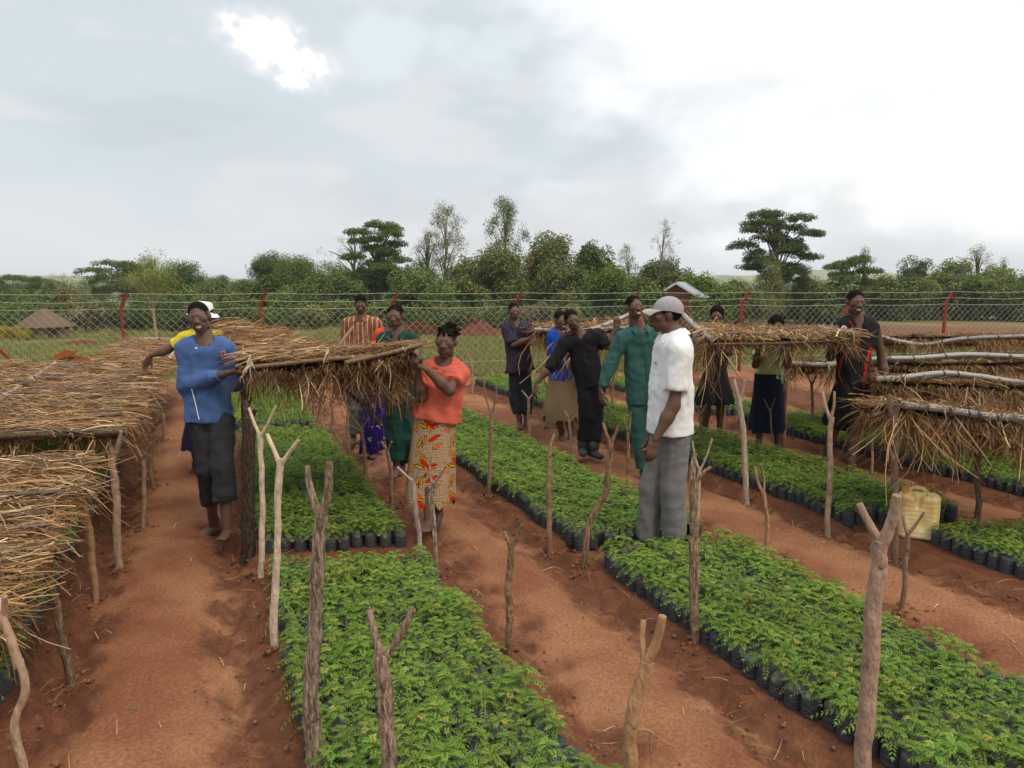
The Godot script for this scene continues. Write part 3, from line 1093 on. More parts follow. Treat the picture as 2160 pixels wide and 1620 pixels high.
func tie(at: Vector3, size: float, parent: Node3D) -> void:
	size *= 0.72
	# a strip of pale bark wound over the edge, its ends twisted and hanging
	var s := Shape.new()
	var n := rng.randi_range(2, 4)
	for k in n:
		var col := Color(0.50, 0.42, 0.29) * rng.randf_range(0.75, 1.2)
		var w := rng.randf_range(-1.3, 1.3)
		var d := Vector3(sin(w), cos(w) * (1.0 if k == 0 else -1.0), rng.randf_range(-0.1, 0.5)).normalized()
		var side := d.cross(Vector3(rng.randfn() * 0.4, 0, 1)).normalized() * size * rng.randf_range(0.05, 0.10)
		var last := at - d * size * 0.15
		var ls := side
		for q in 4:
			var t := (q + 1) / 4.0
			var to := at + d * size * t * rng.randf_range(0.7, 0.9) + Vector3(0, -0.35 * t * t, 0.12 * sin(t * 3.0)) * size
			var ns := side.rotated(d, rng.randf_range(-0.7, 0.7)) * (1.0 - 0.6 * t)
			s.quad(last - ls, last + ls, to + ns, to - ns, col)
			last = to
			ls = ns
	part("tie", s.mesh(self), M.straw, parent)


func build_mats() -> void:
	var white := Color(0.62, 0.595, 0.55)
	var tan := Color(0.33, 0.21, 0.115)
	# mats lying on their poles along the left path
	straw_mat("near straw mat sagging on low poles at the left path", ab(3.0, -2.2, 0.60), ab(3.15, -0.86, 0.60), ab(4.98, -0.74, 0.85), ab(4.95, -2.2, 0.88), {"top": 5200, "hang": 1500, "fringe": [0.25, 0.24, 0.12, 0.1], "share": [0.25, 0.45, 0.1, 0.0], "sag": 0.03, "warm": 0.05, "sticks": 10, "length": 0.5,
		"poles": [[[ab(3.3, -1.02, 0.66), ab(4.1, -0.93, 0.70), ab(4.62, -0.90, 0.80)], 0.016, white * 1.15, 3]],
		"ties": [[ab(4.86, -0.78, 0.91), 0.13], [ab(4.3, -0.86, 0.80), 0.1], [ab(4.75, -0.95, 0.93), 0.12]]})
	straw_mat("middle flat straw mat with its rolled end in a forked pole", ab(5.42, -1.72, 0.95), ab(5.42, -0.60, 0.93), ab(9.6, -0.52, 0.98), ab(9.6, -1.74, 0.98), {"top": 7200, "hang": 1900, "fringe": [0.24, 0.2, 0.1, 0.1], "share": [0.3, 0.42, 0.05, 0.03], "sag": 0.05, "warm": 0.2, "sticks": 24, "length": 0.5,
		"poles": [[[ab(5.36, -2.2, 0.96), ab(5.38, -1.3, 0.95), ab(5.40, -0.55, 0.95)], 0.030, tan * 0.55, 2], [[ab(5.5, -1.70, 1.0), ab(7.4, -1.66, 0.99), ab(9.5, -1.68, 1.02)], 0.022, white, 9]],
		"ties": [[ab(5.45, -0.62, 1.0), 0.09], [ab(7.9, -1.62, 1.05), 0.14]]})
	straw_mat("straw mat beyond the pale pole at the left edge, reaching to the bricks", ab(5.6, -3.7, 0.95), ab(5.6, -1.80, 0.96), ab(9.75, -1.80, 0.95), ab(11.3, -3.9, 0.98), {"top": 5200, "hang": 700, "sag": 0.05, "warm": 0.35, "sticks": 9, "length": 0.5})
	straw_mat("far straw mat before the red fence post at the left", ab(10.0, -1.22, 0.97), ab(10.0, -0.42, 0.95), ab(14.0, -0.40, 0.92), ab(14.0, -1.22, 0.95), {"top": 4200, "hang": 900, "fringe": [0.25, 0.2, 0.1, 0.1], "sag": 0.05, "warm": 0.4, "sticks": 9,
		"poles": [[[ab(10.0, -0.46, 1.0), ab(12.0, -0.45, 0.98), ab(13.9, -0.46, 0.95)], 0.02, white, 8], [[ab(13.9, -1.2, 0.99), ab(13.95, -0.8, 0.98), ab(14.0, -0.45, 0.96)], 0.02, white, 4]]})
	# the mat carried by the man in blue, the woman in the patterned skirt and the people behind
	var fl := dp(526, 778, -5.14)
	var fr := dp(884, 738, -5.34)
	var br := dp(800, 772, -6.9)
	var bl := dp(478, 692, -7.15)
	straw_mat("straw mat carried by the man in blue and the woman in the patterned skirt", fl, fr, br, bl, {"top": 5600, "hang": 7000, "fringe": [0.15, 0.32, 0.3, 0.2], "share": [0.14, 0.10, 0.08, 0.04], "under": 0.30, "sag": 0.06, "warm": 0.3, "thick": 0.13, "lay": 0, "length": 0.5, "sticks": 6,
		"poles": [[[dp(520, 776, -5.06), dp(690, 758, -5.13), dp(790, 752, -5.2)], 0.016, tan, 1], [[dp(730, 765, -5.13), dp(820, 745, -5.2), dp(890, 727, -5.26)], 0.017, tan * 1.1, 1], [[dp(484, 688, -7.1), dp(505, 722, -6.2), dp(530, 773, -5.1)], 0.022, white, 5], [[dp(880, 742, -5.2), dp(850, 756, -6.0), dp(805, 770, -6.9)], 0.02, tan, 2],
			[[dp(700, 800, -6.3), dp(760, 850, -6.0), dp(803, 893, -5.8)], 0.017, tan * 0.8, 0], [[dp(703, 745, -6.2), dp(725, 715, -6.4), dp(745, 690, -6.6)], 0.014, tan * 1.2, 0]],
		"ties": [[dp(691, 742, -5.08), 0.12], [dp(527, 752, -5.05), 0.13], [dp(528, 770, -5.02), 0.12], [dp(868, 725, -5.2), 0.09], [dp(512, 792, -5.04), 0.07]]})
	# the mat in the middle distance, held by the man in black
	straw_mat("straw mat carried behind the man in teal", dp(1128, 703, -9.15), dp(1330, 700, -8.35), dp(1352, 672, -10.2), dp(1120, 690, -10.5), {"top": 2600, "hang": 2300, "fringe": [0.55, 0.3, 0.3, 0.3], "share": [0.5, 0.14, 0.1, 0.06], "sag": 0.02, "warm": 0.25, "lay": 1, "sticks": 3,
		"poles": [[[dp(1245, 697, -8.55), dp(1285, 682, -9.1), dp(1325, 664, -10.0)], 0.026, white, 5], [[dp(1128, 695, -9.1), dp(1200, 697, -8.9), dp(1340, 690, -8.3)], 0.022, white * 0.9, 4]],
		"ties": [[dp(1290, 690, -8.9), 0.1]]})
	# the mat carried by four people on the right
	straw_mat("straw mat carried by the man in the black vest and two women", dp(1488, 718, -6.4), dp(1808, 712, -6.95), dp(1765, 700, -8.1), dp(1458, 690, -8.1), {"top": 4200, "hang": 2600, "fringe": [0.20, 0.30, 0.25, 0.5], "share": [0.30, 0.16, 0.1, 0.2], "under": 0.2, "sag": 0.04, "warm": 0.12, "lay": 1, "thick": 0.06, "sticks": 3,
		"poles": [[[dp(1442, 664, -8.3), dp(1468, 690, -7.3), dp(1503, 716, -6.35)], 0.027, white, 5], [[dp(1500, 726, -6.38), dp(1650, 724, -6.6), dp(1800, 716, -6.9)], 0.013, tan * 0.8, 2], [[dp(1805, 704, -6.85), dp(1772, 700, -7.1), dp(1745, 695, -7.5)], 0.025, white * 0.95, 2]],
		"ties": [[dp(1800, 703, -6.8), 0.12], [dp(1478, 690, -6.9), 0.16], [dp(1492, 706, -6.5), 0.14], [dp(1640, 712, -7.0), 0.12]]})
	# mats on whitewashed poles at the right
	var poles := [
		[[dp(1888, 852, -5.06), dp(1985, 862, -5.03), dp(2075, 876, -5.0), dp(2165, 883, -4.98), dp(2380, 905, -4.9)], 0.026, "straw mat on the nearest whitewashed pole beside the yellow jerrycan", 0.42],
		[[dp(1846, 800, -7.0), dp(1905, 796, -7.0), dp(1990, 787, -7.02), dp(2060, 793, -7.05), dp(2165, 808, -7.05), dp(2320, 815, -7.0)], 0.027, "straw mat on the second whitewashed pole with loose golden tufts", 0.34],
		[[dp(1655, 764, -8.6), dp(1745, 769, -8.65), dp(1850, 757, -8.7), dp(1935, 755, -8.7), dp(2040, 748, -8.75), dp(2165, 753, -8.8), dp(2300, 760, -8.8)], 0.030, "straw mat on the third whitewashed pole behind the man in the black vest", 0.34],
		[[dp(1855, 708, -11.3), dp(1890, 718, -11.3), dp(1950, 726, -11.4), dp(2030, 714, -11.5), dp(2165, 708, -11.6), dp(2290, 705, -11.7)], 0.030, "farthest straw mat on a wavy whitewashed pole near the fence", 0.3],
	]
	for e in poles:
		var pts: Array = e[0]
		var a: Vector3 = pts[0]
		var b: Vector3 = pts[-1]
		var back := Vector3(0.25, -0.22, -1.05)
		var twin := []
		for p in pts.slice(1):
			twin.append(p + Vector3(0.05, -0.035, -0.05))
		var low := Vector3(0, -0.035, -0.03)
		straw_mat(e[2], a + low, b + low, b + back, a + back, {"top": 2600, "hang": 3400, "fringe": [e[3] * 0.7, 0.2, 0.3, 0.2], "share": [0.5, 0.04, 0.12, 0.05], "under": 0.28, "sag": 0.015, "warm": 0.12, "lay": 1, "length": 0.6, "thick": 0.08,
			"poles": [[pts, e[1], white * 1.05, 9], [twin, e[1] * 0.7, white * 0.8, 3]], "ties": [[pts[1] + Vector3(0, 0.01, 0.03), 0.12]]})


# ---------------------------------------------------------------- people: a field of soft joined bones, meshed as surface nets

class Field:
	var o := Vector3.ZERO
	var h := 0.014
	var k := 55.0
	var nx := 0
	var ny := 0
	var nz := 0
	var f := PackedFloat32Array()
	var bones := []
	var holes := []

	func bone(a: Vector3, b: Vector3, ra: float, rb: float, flat := Vector3.ZERO, squash := 1.0, cap := 0) -> void:
		bones.append([a, b, ra, rb, flat, 1.0 / squash - 1.0, cap])

	func ball(c: Vector3, radii: Vector3, hole := false) -> void:   # an ellipsoid along the axes
		(holes if hole else bones).append([c, radii])

	func run() -> void:
		var lo := Vector3.INF
		var hi := -Vector3.INF
		for b in bones:
			var r: Vector3 = b[1] if b.size() == 2 else Vector3.ONE * maxf(b[2], b[3])
			for e in ([b[0]] if b.size() == 2 else [b[0], b[1]]):
				lo = lo.min(e - r)
				hi = hi.max(e + r)
		o = lo - Vector3.ONE * h * 3.0
		var n := (hi - lo) / h
		nx = int(n.x) + 7
		ny = int(n.y) + 7
		nz = int(n.z) + 7
		f.resize(nx * ny * nz)
		f.fill(0.0)
		for b in bones:
			add(b)
		for b in holes:
			carve(b)

	func span(lo: Vector3, hi: Vector3) -> Array:
		var a := (lo - o) / h
		var b := (hi - o) / h
		return [maxi(int(a.x), 0), mini(int(b.x) + 1, nx - 1), maxi(int(a.y), 0), mini(int(b.y) + 1, ny - 1), maxi(int(a.z), 0), mini(int(b.z) + 1, nz - 1)]

	func add(e: Array) -> void:
		var pad := h * 2.2 + 1.5 / k
		if e.size() == 2:
			var c: Vector3 = e[0]
			var r: Vector3 = e[1]
			var s := span(c - r - Vector3.ONE * pad, c + r + Vector3.ONE * pad)
			var ir := Vector3.ONE / r
			for z in range(s[4], s[5] + 1):
				for y in range(s[2], s[3] + 1):
					var i: int = s[0] + nx * (y + ny * z)
					for x in range(s[0], s[1] + 1):
						var q := (o + Vector3(x, y, z) * h - c) * ir
						var k0 := q.length()
						var d := k0 * (k0 - 1.0) / maxf((q * ir).length(), 1e-5)
						f[i] += exp(-k * d)
						i += 1
			return
		var a: Vector3 = e[0]
		var b: Vector3 = e[1]
		var ra: float = e[2]
		var rb: float = e[3]
		var n: Vector3 = e[4]
		var q: float = e[5]
		var cap: int = e[6]
		var r := maxf(ra, rb) + pad
		var s := span(a.min(b) - Vector3.ONE * r, a.max(b) + Vector3.ONE * r)
		var ba := b - a
		var axis := ba.normalized()
		var reach := ba.length()
		ba += n * (ba.dot(n) * q)
		var inv := 1.0 / maxf(ba.length_squared(), 1e-9)
		var scale := 1.0 / (1.0 + 0.5 * q)
		for z in range(s[4], s[5] + 1):
			for y in range(s[2], s[3] + 1):
				var i: int = s[0] + nx * (y + ny * z)
				for x in range(s[0], s[1] + 1):
					var p := o + Vector3(x, y, z) * h - a
					var along := p.dot(axis)
					p += n * (p.dot(n) * q)
					var t := p.dot(ba) * inv
					if cap & 1 == 0:
						t = maxf(t, 0.0)
					if cap & 2 == 0:
						t = minf(t, 1.0)
					var d := ((p - ba * t).length() - (ra + (rb - ra) * clampf(t, -0.3, 1.3))) * scale
					if cap & 1:
						d = maxf(d, -along)
					if cap & 2:
						d = maxf(d, along - reach)
					f[i] += exp(-k * d)
					i += 1

	func carve(e: Array) -> void:
		var c: Vector3 = e[0]
		var r: Vector3 = e[1]
		var s := span(c - r - Vector3.ONE * h, c + r + Vector3.ONE * h)
		var ir := Vector3.ONE / r
		for z in range(s[4], s[5] + 1):
			for y in range(s[2], s[3] + 1):
				var i: int = s[0] + nx * (y + ny * z)
				for x in range(s[0], s[1] + 1):
					var q := (o + Vector3(x, y, z) * h - c) * ir
					var k0 := q.length()
					var d := k0 * (k0 - 1.0) / maxf((q * ir).length(), 1e-5)
					f[i] = minf(f[i], exp(k * d))
					i += 1

	func value(p: Vector3) -> float:
		var q := (p - o) / h
		var x := clampi(int(q.x), 0, nx - 2)
		var y := clampi(int(q.y), 0, ny - 2)
		var z := clampi(int(q.z), 0, nz - 2)
		var t := q - Vector3(x, y, z)
		var i := x + nx * (y + ny * z)
		var sy := nx
		var sz := nx * ny
		var a := lerpf(lerpf(f[i], f[i + 1], t.x), lerpf(f[i + sy], f[i + sy + 1], t.x), t.y)
		var b := lerpf(lerpf(f[i + sz], f[i + sz + 1], t.x), lerpf(f[i + sz + sy], f[i + sz + sy + 1], t.x), t.y)
		return lerpf(a, b, t.z)

	func hit(p: Vector3, dir: Vector3, far := 0.6) -> Vector3:   # first point inside along a line
		var s := 0.0
		while s < far:
			if value(p + dir * s) > 1.0:
				return p + dir * (s - 0.002)
			s += 0.003
		return p + dir * far

	func nets() -> Array:   # [vertices, indices]
		var v := PackedVector3Array()
		var idx := PackedInt32Array()
		var id := PackedInt32Array()
		id.resize(f.size())
		id.fill(-1)
		var sy := nx
		var sz := nx * ny
		var off := [0, 1, sy, sy + 1, sz, sz + 1, sz + sy, sz + sy + 1]
		var pos := [Vector3(0, 0, 0), Vector3(1, 0, 0), Vector3(0, 1, 0), Vector3(1, 1, 0), Vector3(0, 0, 1), Vector3(1, 0, 1), Vector3(0, 1, 1), Vector3(1, 1, 1)]
		var edges := [0, 1, 0, 2, 0, 4, 1, 3, 1, 5, 2, 3, 2, 6, 3, 7, 4, 5, 4, 6, 5, 7, 6, 7]
		var g := PackedFloat32Array()
		g.resize(8)
		var cells := PackedInt32Array()
		for z in nz - 1:
			for y in ny - 1:
				var i := nx * (y + ny * z)
				for x in nx - 1:
					var c := f[i]
					if c > 0.006 and c < 200.0:
						var m := 0
						for e in 8:
							var w := f[i + off[e]]
							g[e] = -log(maxf(w, 1e-5))
							if w > 1.0:
								m += 1
						if m > 0 and m < 8:
							var sum := Vector3.ZERO
							var cnt := 0
							for e in range(0, 24, 2):
								var a: int = edges[e]
								var b: int = edges[e + 1]
								if (g[a] < 0.0) != (g[b] < 0.0):
									var pa: Vector3 = pos[a]
									sum += pa.lerp(pos[b], g[a] / (g[a] - g[b]))
									cnt += 1
							id[i] = v.size()
							v.append(o + (Vector3(x, y, z) + sum / cnt) * h)
							cells.append(i)
					i += 1
		for i in cells:
			var inside := f[i] > 1.0
			for ax in 3:
				var d: int = [1, sy, sz][ax]
				if (f[i + d] > 1.0) == inside:
					continue
				var p: int = [sy, sz, 1][ax]
				var q: int = [sz, 1, sy][ax]
				if i - p - q < 0:
					continue
				var a := id[i]
				var b := id[i - p]
				var c := id[i - p - q]
				var e := id[i - q]
				if b < 0 or c < 0 or e < 0:
					continue
				if inside:
					idx.append_array([a, c, b, a, e, c])
				else:
					idx.append_array([a, b, c, a, c, e])
		return [v, idx]


class Body:
	var v := PackedVector3Array()
	var n := PackedVector3Array()
	var c := PackedColorArray()
	var i := PackedInt32Array()

	func put(mv: PackedVector3Array, mn: PackedVector3Array, mc: PackedColorArray, mi: PackedInt32Array, t: Transform3D) -> void:
		var s := v.size()
		v.append_array(t * mv)
		var rot := Transform3D(t.basis.orthonormalized(), Vector3.ZERO)
		n.append_array(rot * mn)
		c.append_array(mc)
		var flip := t.basis.determinant() < 0.0
		for j in range(0, mi.size(), 3):
			if flip:
				i.append_array([mi[j] + s, mi[j + 2] + s, mi[j + 1] + s])
			else:
				i.append_array([mi[j] + s, mi[j + 1] + s, mi[j + 2] + s])


var moulds := {}
var fields := {}

func mould(called: String, fld: Field, paint = null) -> void:
	fld.run()
	var r := fld.nets()
	var n := normals(r[0], r[1])
	var c := PackedColorArray()
	c.resize(r[0].size())
	c.fill(Color.WHITE)
	if paint:
		for i in c.size():
			c[i] = paint.call(r[0][i], n[i])
	moulds[called] = [r[0], n, c, r[1]]


func make_moulds() -> void:
	for smile in [false, true]:
		var f := Field.new()
		f.h = 0.0046
		f.k = 190.0
		f.ball(Vector3(0, 0.030, -0.016), Vector3(0.073, 0.085, 0.094))
		f.ball(Vector3(0, -0.018, 0.026), Vector3(0.060, 0.082, 0.062))
		f.ball(Vector3(0, -0.066, 0.034), Vector3(0.047, 0.044, 0.046))
		f.ball(Vector3(0, -0.098, 0.056), Vector3(0.020, 0.016, 0.018))
		f.ball(Vector3(0, -0.058, 0.060), Vector3(0.036, 0.030, 0.028))
		for s in [-1.0, 1.0]:
			f.ball(Vector3(0.040 * s, -0.014, 0.058), Vector3(0.024, 0.020, 0.024) * (1.1 if smile else 1.0))
			f.bone(Vector3(0.012 * s, 0.024, 0.082), Vector3(0.046 * s, 0.020, 0.064), 0.010, 0.010)
			f.ball(Vector3(0.0145 * s, -0.030, 0.092), Vector3(0.011, 0.009, 0.012))
			f.ball(Vector3(0.033 * s, 0.002, 0.0765), Vector3(0.018, 0.0135, 0.0135))
			f.ball(Vector3(0.074 * s, -0.006, -0.010), Vector3(0.007, 0.027, 0.015))
			f.ball(Vector3(0.080 * s, 0.004, -0.014), Vector3(0.0055, 0.019, 0.013))
			f.ball(Vector3(0.048 * s, -0.060, 0.008), Vector3(0.014, 0.026, 0.026))
			f.ball(Vector3(0.033 * s, 0.0022, 0.0945), Vector3(0.0130, 0.0038, 0.0115), true)
		f.bone(Vector3(0, 0.010, 0.084), Vector3(0, -0.026, 0.102), 0.0075, 0.0125)
		var wide := 0.033 if smile else 0.024
		var y := -0.056 if not smile else -0.057
		for s in [-1.0, 1.0]:
			f.bone(Vector3(0, y + (0.003 if not smile else 0.009), 0.091), Vector3(wide * s, y + (0.004 if smile else -0.003), 0.078), 0.0068, 0.004)
			f.bone(Vector3(0, y - (0.011 if not smile else 0.021), 0.087), Vector3(wide * s, y + (0.002 if smile else -0.006), 0.077), 0.0082, 0.004)
		if smile:
			f.ball(Vector3(0, y - 0.004, 0.096), Vector3(0.033, 0.0100, 0.022), true)
		else:
			f.ball(Vector3(0, y - 0.0035, 0.100), Vector3(0.024, 0.0022, 0.012), true)
		f.bone(Vector3(0, -0.05, -0.025), Vector3(0, -0.165, -0.045), 0.052, 0.056)
		mould("head_smile" if smile else "head", f, func(p: Vector3, _n: Vector3) -> Color:
			if absf(p.x) < wide and p.z > 0.078 and absf(p.y - (y - 0.005)) < (0.015 if smile else 0.011):
				return Color(1.05, 0.78, 0.76)
			return Color.WHITE)
		# short hair that follows the skull down to the hairline
		if not smile:
			for long in [0, 1]:
				var hair := Field.new()
				hair.h = 0.0055
				hair.k = 220.0
				var grow: float = [0.0022, 0.013][long]
				hair.ball(Vector3(0, 0.032, -0.018), Vector3(0.073 + grow, 0.085 + grow, 0.094 + grow))
				hair.ball(Vector3(0, -0.052, 0.075), Vector3(0.072, 0.122, 0.085), true)
				hair.ball(Vector3(0, -0.11, 0.03), Vector3(0.16, 0.105, 0.125), true)
				hair.ball(Vector3(0, -0.15, -0.1), Vector3(0.16, 0.105, 0.10), true)
				mould("hair_long" if long else "hair", hair)
	# left hand: wrist at the origin, fingers along +y, palm towards +z, thumb towards -x
	for grip in [0, 1]:
		var f := Field.new()
		f.h = 0.004
		f.k = 330.0
		f.bone(Vector3(0, -0.02, 0), Vector3(0, 0.02, 0), 0.024, 0.026, Vector3(0, 0, 1), 0.72)
		f.bone(Vector3(0.004, 0.02, 0), Vector3(0.0, 0.080, 0), 0.030, 0.037, Vector3(0, 0, 1), 0.42)
		f.bone(Vector3(-0.022, 0.025, 0.006), Vector3(-0.030, 0.055, 0.010), 0.016, 0.014)
		for q in 4:
			var x: float = [-0.030, -0.0105, 0.0095, 0.0285][q]
			var length: float = [0.072, 0.081, 0.075, 0.058][q]
			var p := Vector3(x, [0.082, 0.088, 0.085, 0.076][q], 0.0)
			var bend := 0.0
			for seg in 3:
				bend += [[0.30, 0.40, 0.30], [1.15, 1.35, 0.75]][grip][seg] * (1.0 + 0.06 * q)
				var to: Vector3 = p + Vector3(x * 0.25, cos(bend), sin(bend)).normalized() * length * [0.46, 0.30, 0.24][seg]
				f.bone(p, to, [0.0094, 0.0088, 0.0080][seg], [0.0088, 0.0080, 0.0070][seg])
				p = to
		var t0 := Vector3(-0.030, 0.050, 0.010)
		var t1 := Vector3(-0.055, 0.074, 0.020) if grip == 0 else Vector3(-0.044, 0.078, 0.036)
		var t2 := Vector3(-0.060, 0.100, 0.028) if grip == 0 else Vector3(-0.022, 0.088, 0.052)
		f.bone(t0, t1, 0.0115, 0.0100)
		f.bone(t1, t2, 0.0100, 0.0080)
		mould("hand_grip" if grip else "hand", f, func(_p: Vector3, n: Vector3) -> Color:
			return Color(1.7, 1.55, 1.45) if n.z > 0.55 and grip == 0 else Color.WHITE)
	# bare foot: ankle at the origin, toes towards +z, sole at y = -0.075
	var ft := Field.new()
	ft.h = 0.0052
	ft.k = 240.0
	ft.bone(Vector3(0, 0.06, -0.008), Vector3(0, -0.02, -0.006), 0.036, 0.034)
	ft.bone(Vector3(0, -0.030, -0.040), Vector3(0, -0.043, 0.0), 0.031, 0.031)
	ft.bone(Vector3(0, -0.022, 0.010), Vector3(0.004, -0.056, 0.130), 0.036, 0.020, Vector3.UP, 0.75)
	ft.bone(Vector3(-0.016, -0.052, 0.05), Vector3(-0.022, -0.058, 0.135), 0.024, 0.017)
	ft.bone(Vector3(0.018, -0.054, 0.04), Vector3(0.030, -0.060, 0.115), 0.021, 0.014)
	for q in 5:
		var x: float = [-0.026, -0.008, 0.007, 0.021, 0.034][q]
		var r: float = [0.0135, 0.0098, 0.0092, 0.0088, 0.0085][q]
		ft.bone(Vector3(x, -0.060, 0.13 - 0.006 * q), Vector3(x * 1.05, -0.064, [0.178, 0.176, 0.168, 0.157, 0.144][q]), r, r * 0.85)
	mould("foot", ft, func(_p: Vector3, n: Vector3) -> Color:
		return Color(1.9, 1.7, 1.5) if n.y < -0.6 else Color(1.25, 1.15, 1.05))
	# eye: a small ball, dark towards +z
	var eye := Shape.new()
	var rows := 9
	for a in rows:
		for b in 12:
			var th := PI * a / (rows - 1)
			var p := Vector3(sin(th) * cos(TAU * b / 12.0), sin(th) * sin(TAU * b / 12.0), cos(th))
			eye.v.append(p * 0.0118)
			eye.c.append(Color(0.012, 0.008, 0.006) if th < 0.6 else Color(0.42, 0.37, 0.32))
			eye.uv.append(Vector2.ZERO)
	for a in rows - 1:
		for b in 12:
			var i0 := a * 12 + b
			var i1 := a * 12 + (b + 1) % 12
			eye.i.append_array([i0, i1, i0 + 12, i1, i1 + 12, i0 + 12])
	moulds.eye = eye.mesh(self)
	var teeth := Shape.new()
	for q in 10:
		var a := (q - 5) * 0.155
		var b := (q - 4) * 0.155 - 0.012
		for row in 2:
			var top := -0.0500 - 0.0125 * row
			var bot := top - (0.0118 if row == 0 else 0.006)
			var rad := 0.040 - 0.001 * row
			teeth.quad(Vector3(sin(a) * rad, top, 0.048 + cos(a) * rad), Vector3(sin(b) * rad, top, 0.048 + cos(b) * rad), Vector3(sin(b) * rad, bot, 0.048 + cos(b) * rad), Vector3(sin(a) * rad, bot, 0.048 + cos(a) * rad))
	moulds.teeth = teeth.mesh(self)


func skin_of(tone: Color) -> StandardMaterial3D:
	var key := "skin" + str(tone)
	if not M.has(key):
		var m := mat(lin(tone.r, tone.g, tone.b), 0.52, 0.38)
		m.subsurf_scatter_enabled = false
		grain(m, M.soft, Vector3.ONE * 9.0, M.height, 0.06)
		M[key] = m
	return M[key]


func cloth(c: Color, scale := 6.0, fold := 0.1, sheen := 0.25) -> StandardMaterial3D:
	var m := mat(lin(c.r, c.g, c.b), 0.88, 0.25)
	grain(m, M.weave, Vector3.ONE * scale * 0.6, M.height, fold)
	m.rim_enabled = true
	m.rim = sheen
	m.rim_tint = 0.7
	return m


func wrinkled(fld: Field, depth: float, sd: float, col = null) -> ArrayMesh:
	fld.run()
	var r := fld.nets()
	var v: PackedVector3Array = r[0]
	var n := normals(v, r[1])
	for i in v.size():
		var p := v[i]
		# hanging folds that run down the cloth, and slanting creases across them
		var q := 1.0 - 2.2 * absf(fine.get_noise_3d(p.x * 7.5 + p.y * 1.6 + sd, p.y * 1.9 - p.x * 0.8, p.z * 7.5 + sd))
		var w := 1.0 - 2.2 * absf(fine.get_noise_3d(p.x * 4.0 - p.y * 5.0 + sd, p.y * 6.0 + p.x * 4.0, p.z * 4.0))
		v[i] = p + n[i] * depth * (0.75 * q + 0.55 * w - 0.25)
	var c := PackedColorArray()
	if col:
		c.resize(v.size())
		for i in v.size():
			c[i] = col.call(v[i])
	return arrays_mesh(v, r[1], PackedVector3Array(), PackedVector2Array(), c)


func facing(dir: Vector3, up := Vector3.UP) -> Basis:   # +z looks along dir
	var z := dir.normalized()
	var x := up.cross(z).normalized()
	return Basis(x, z.cross(x), z)


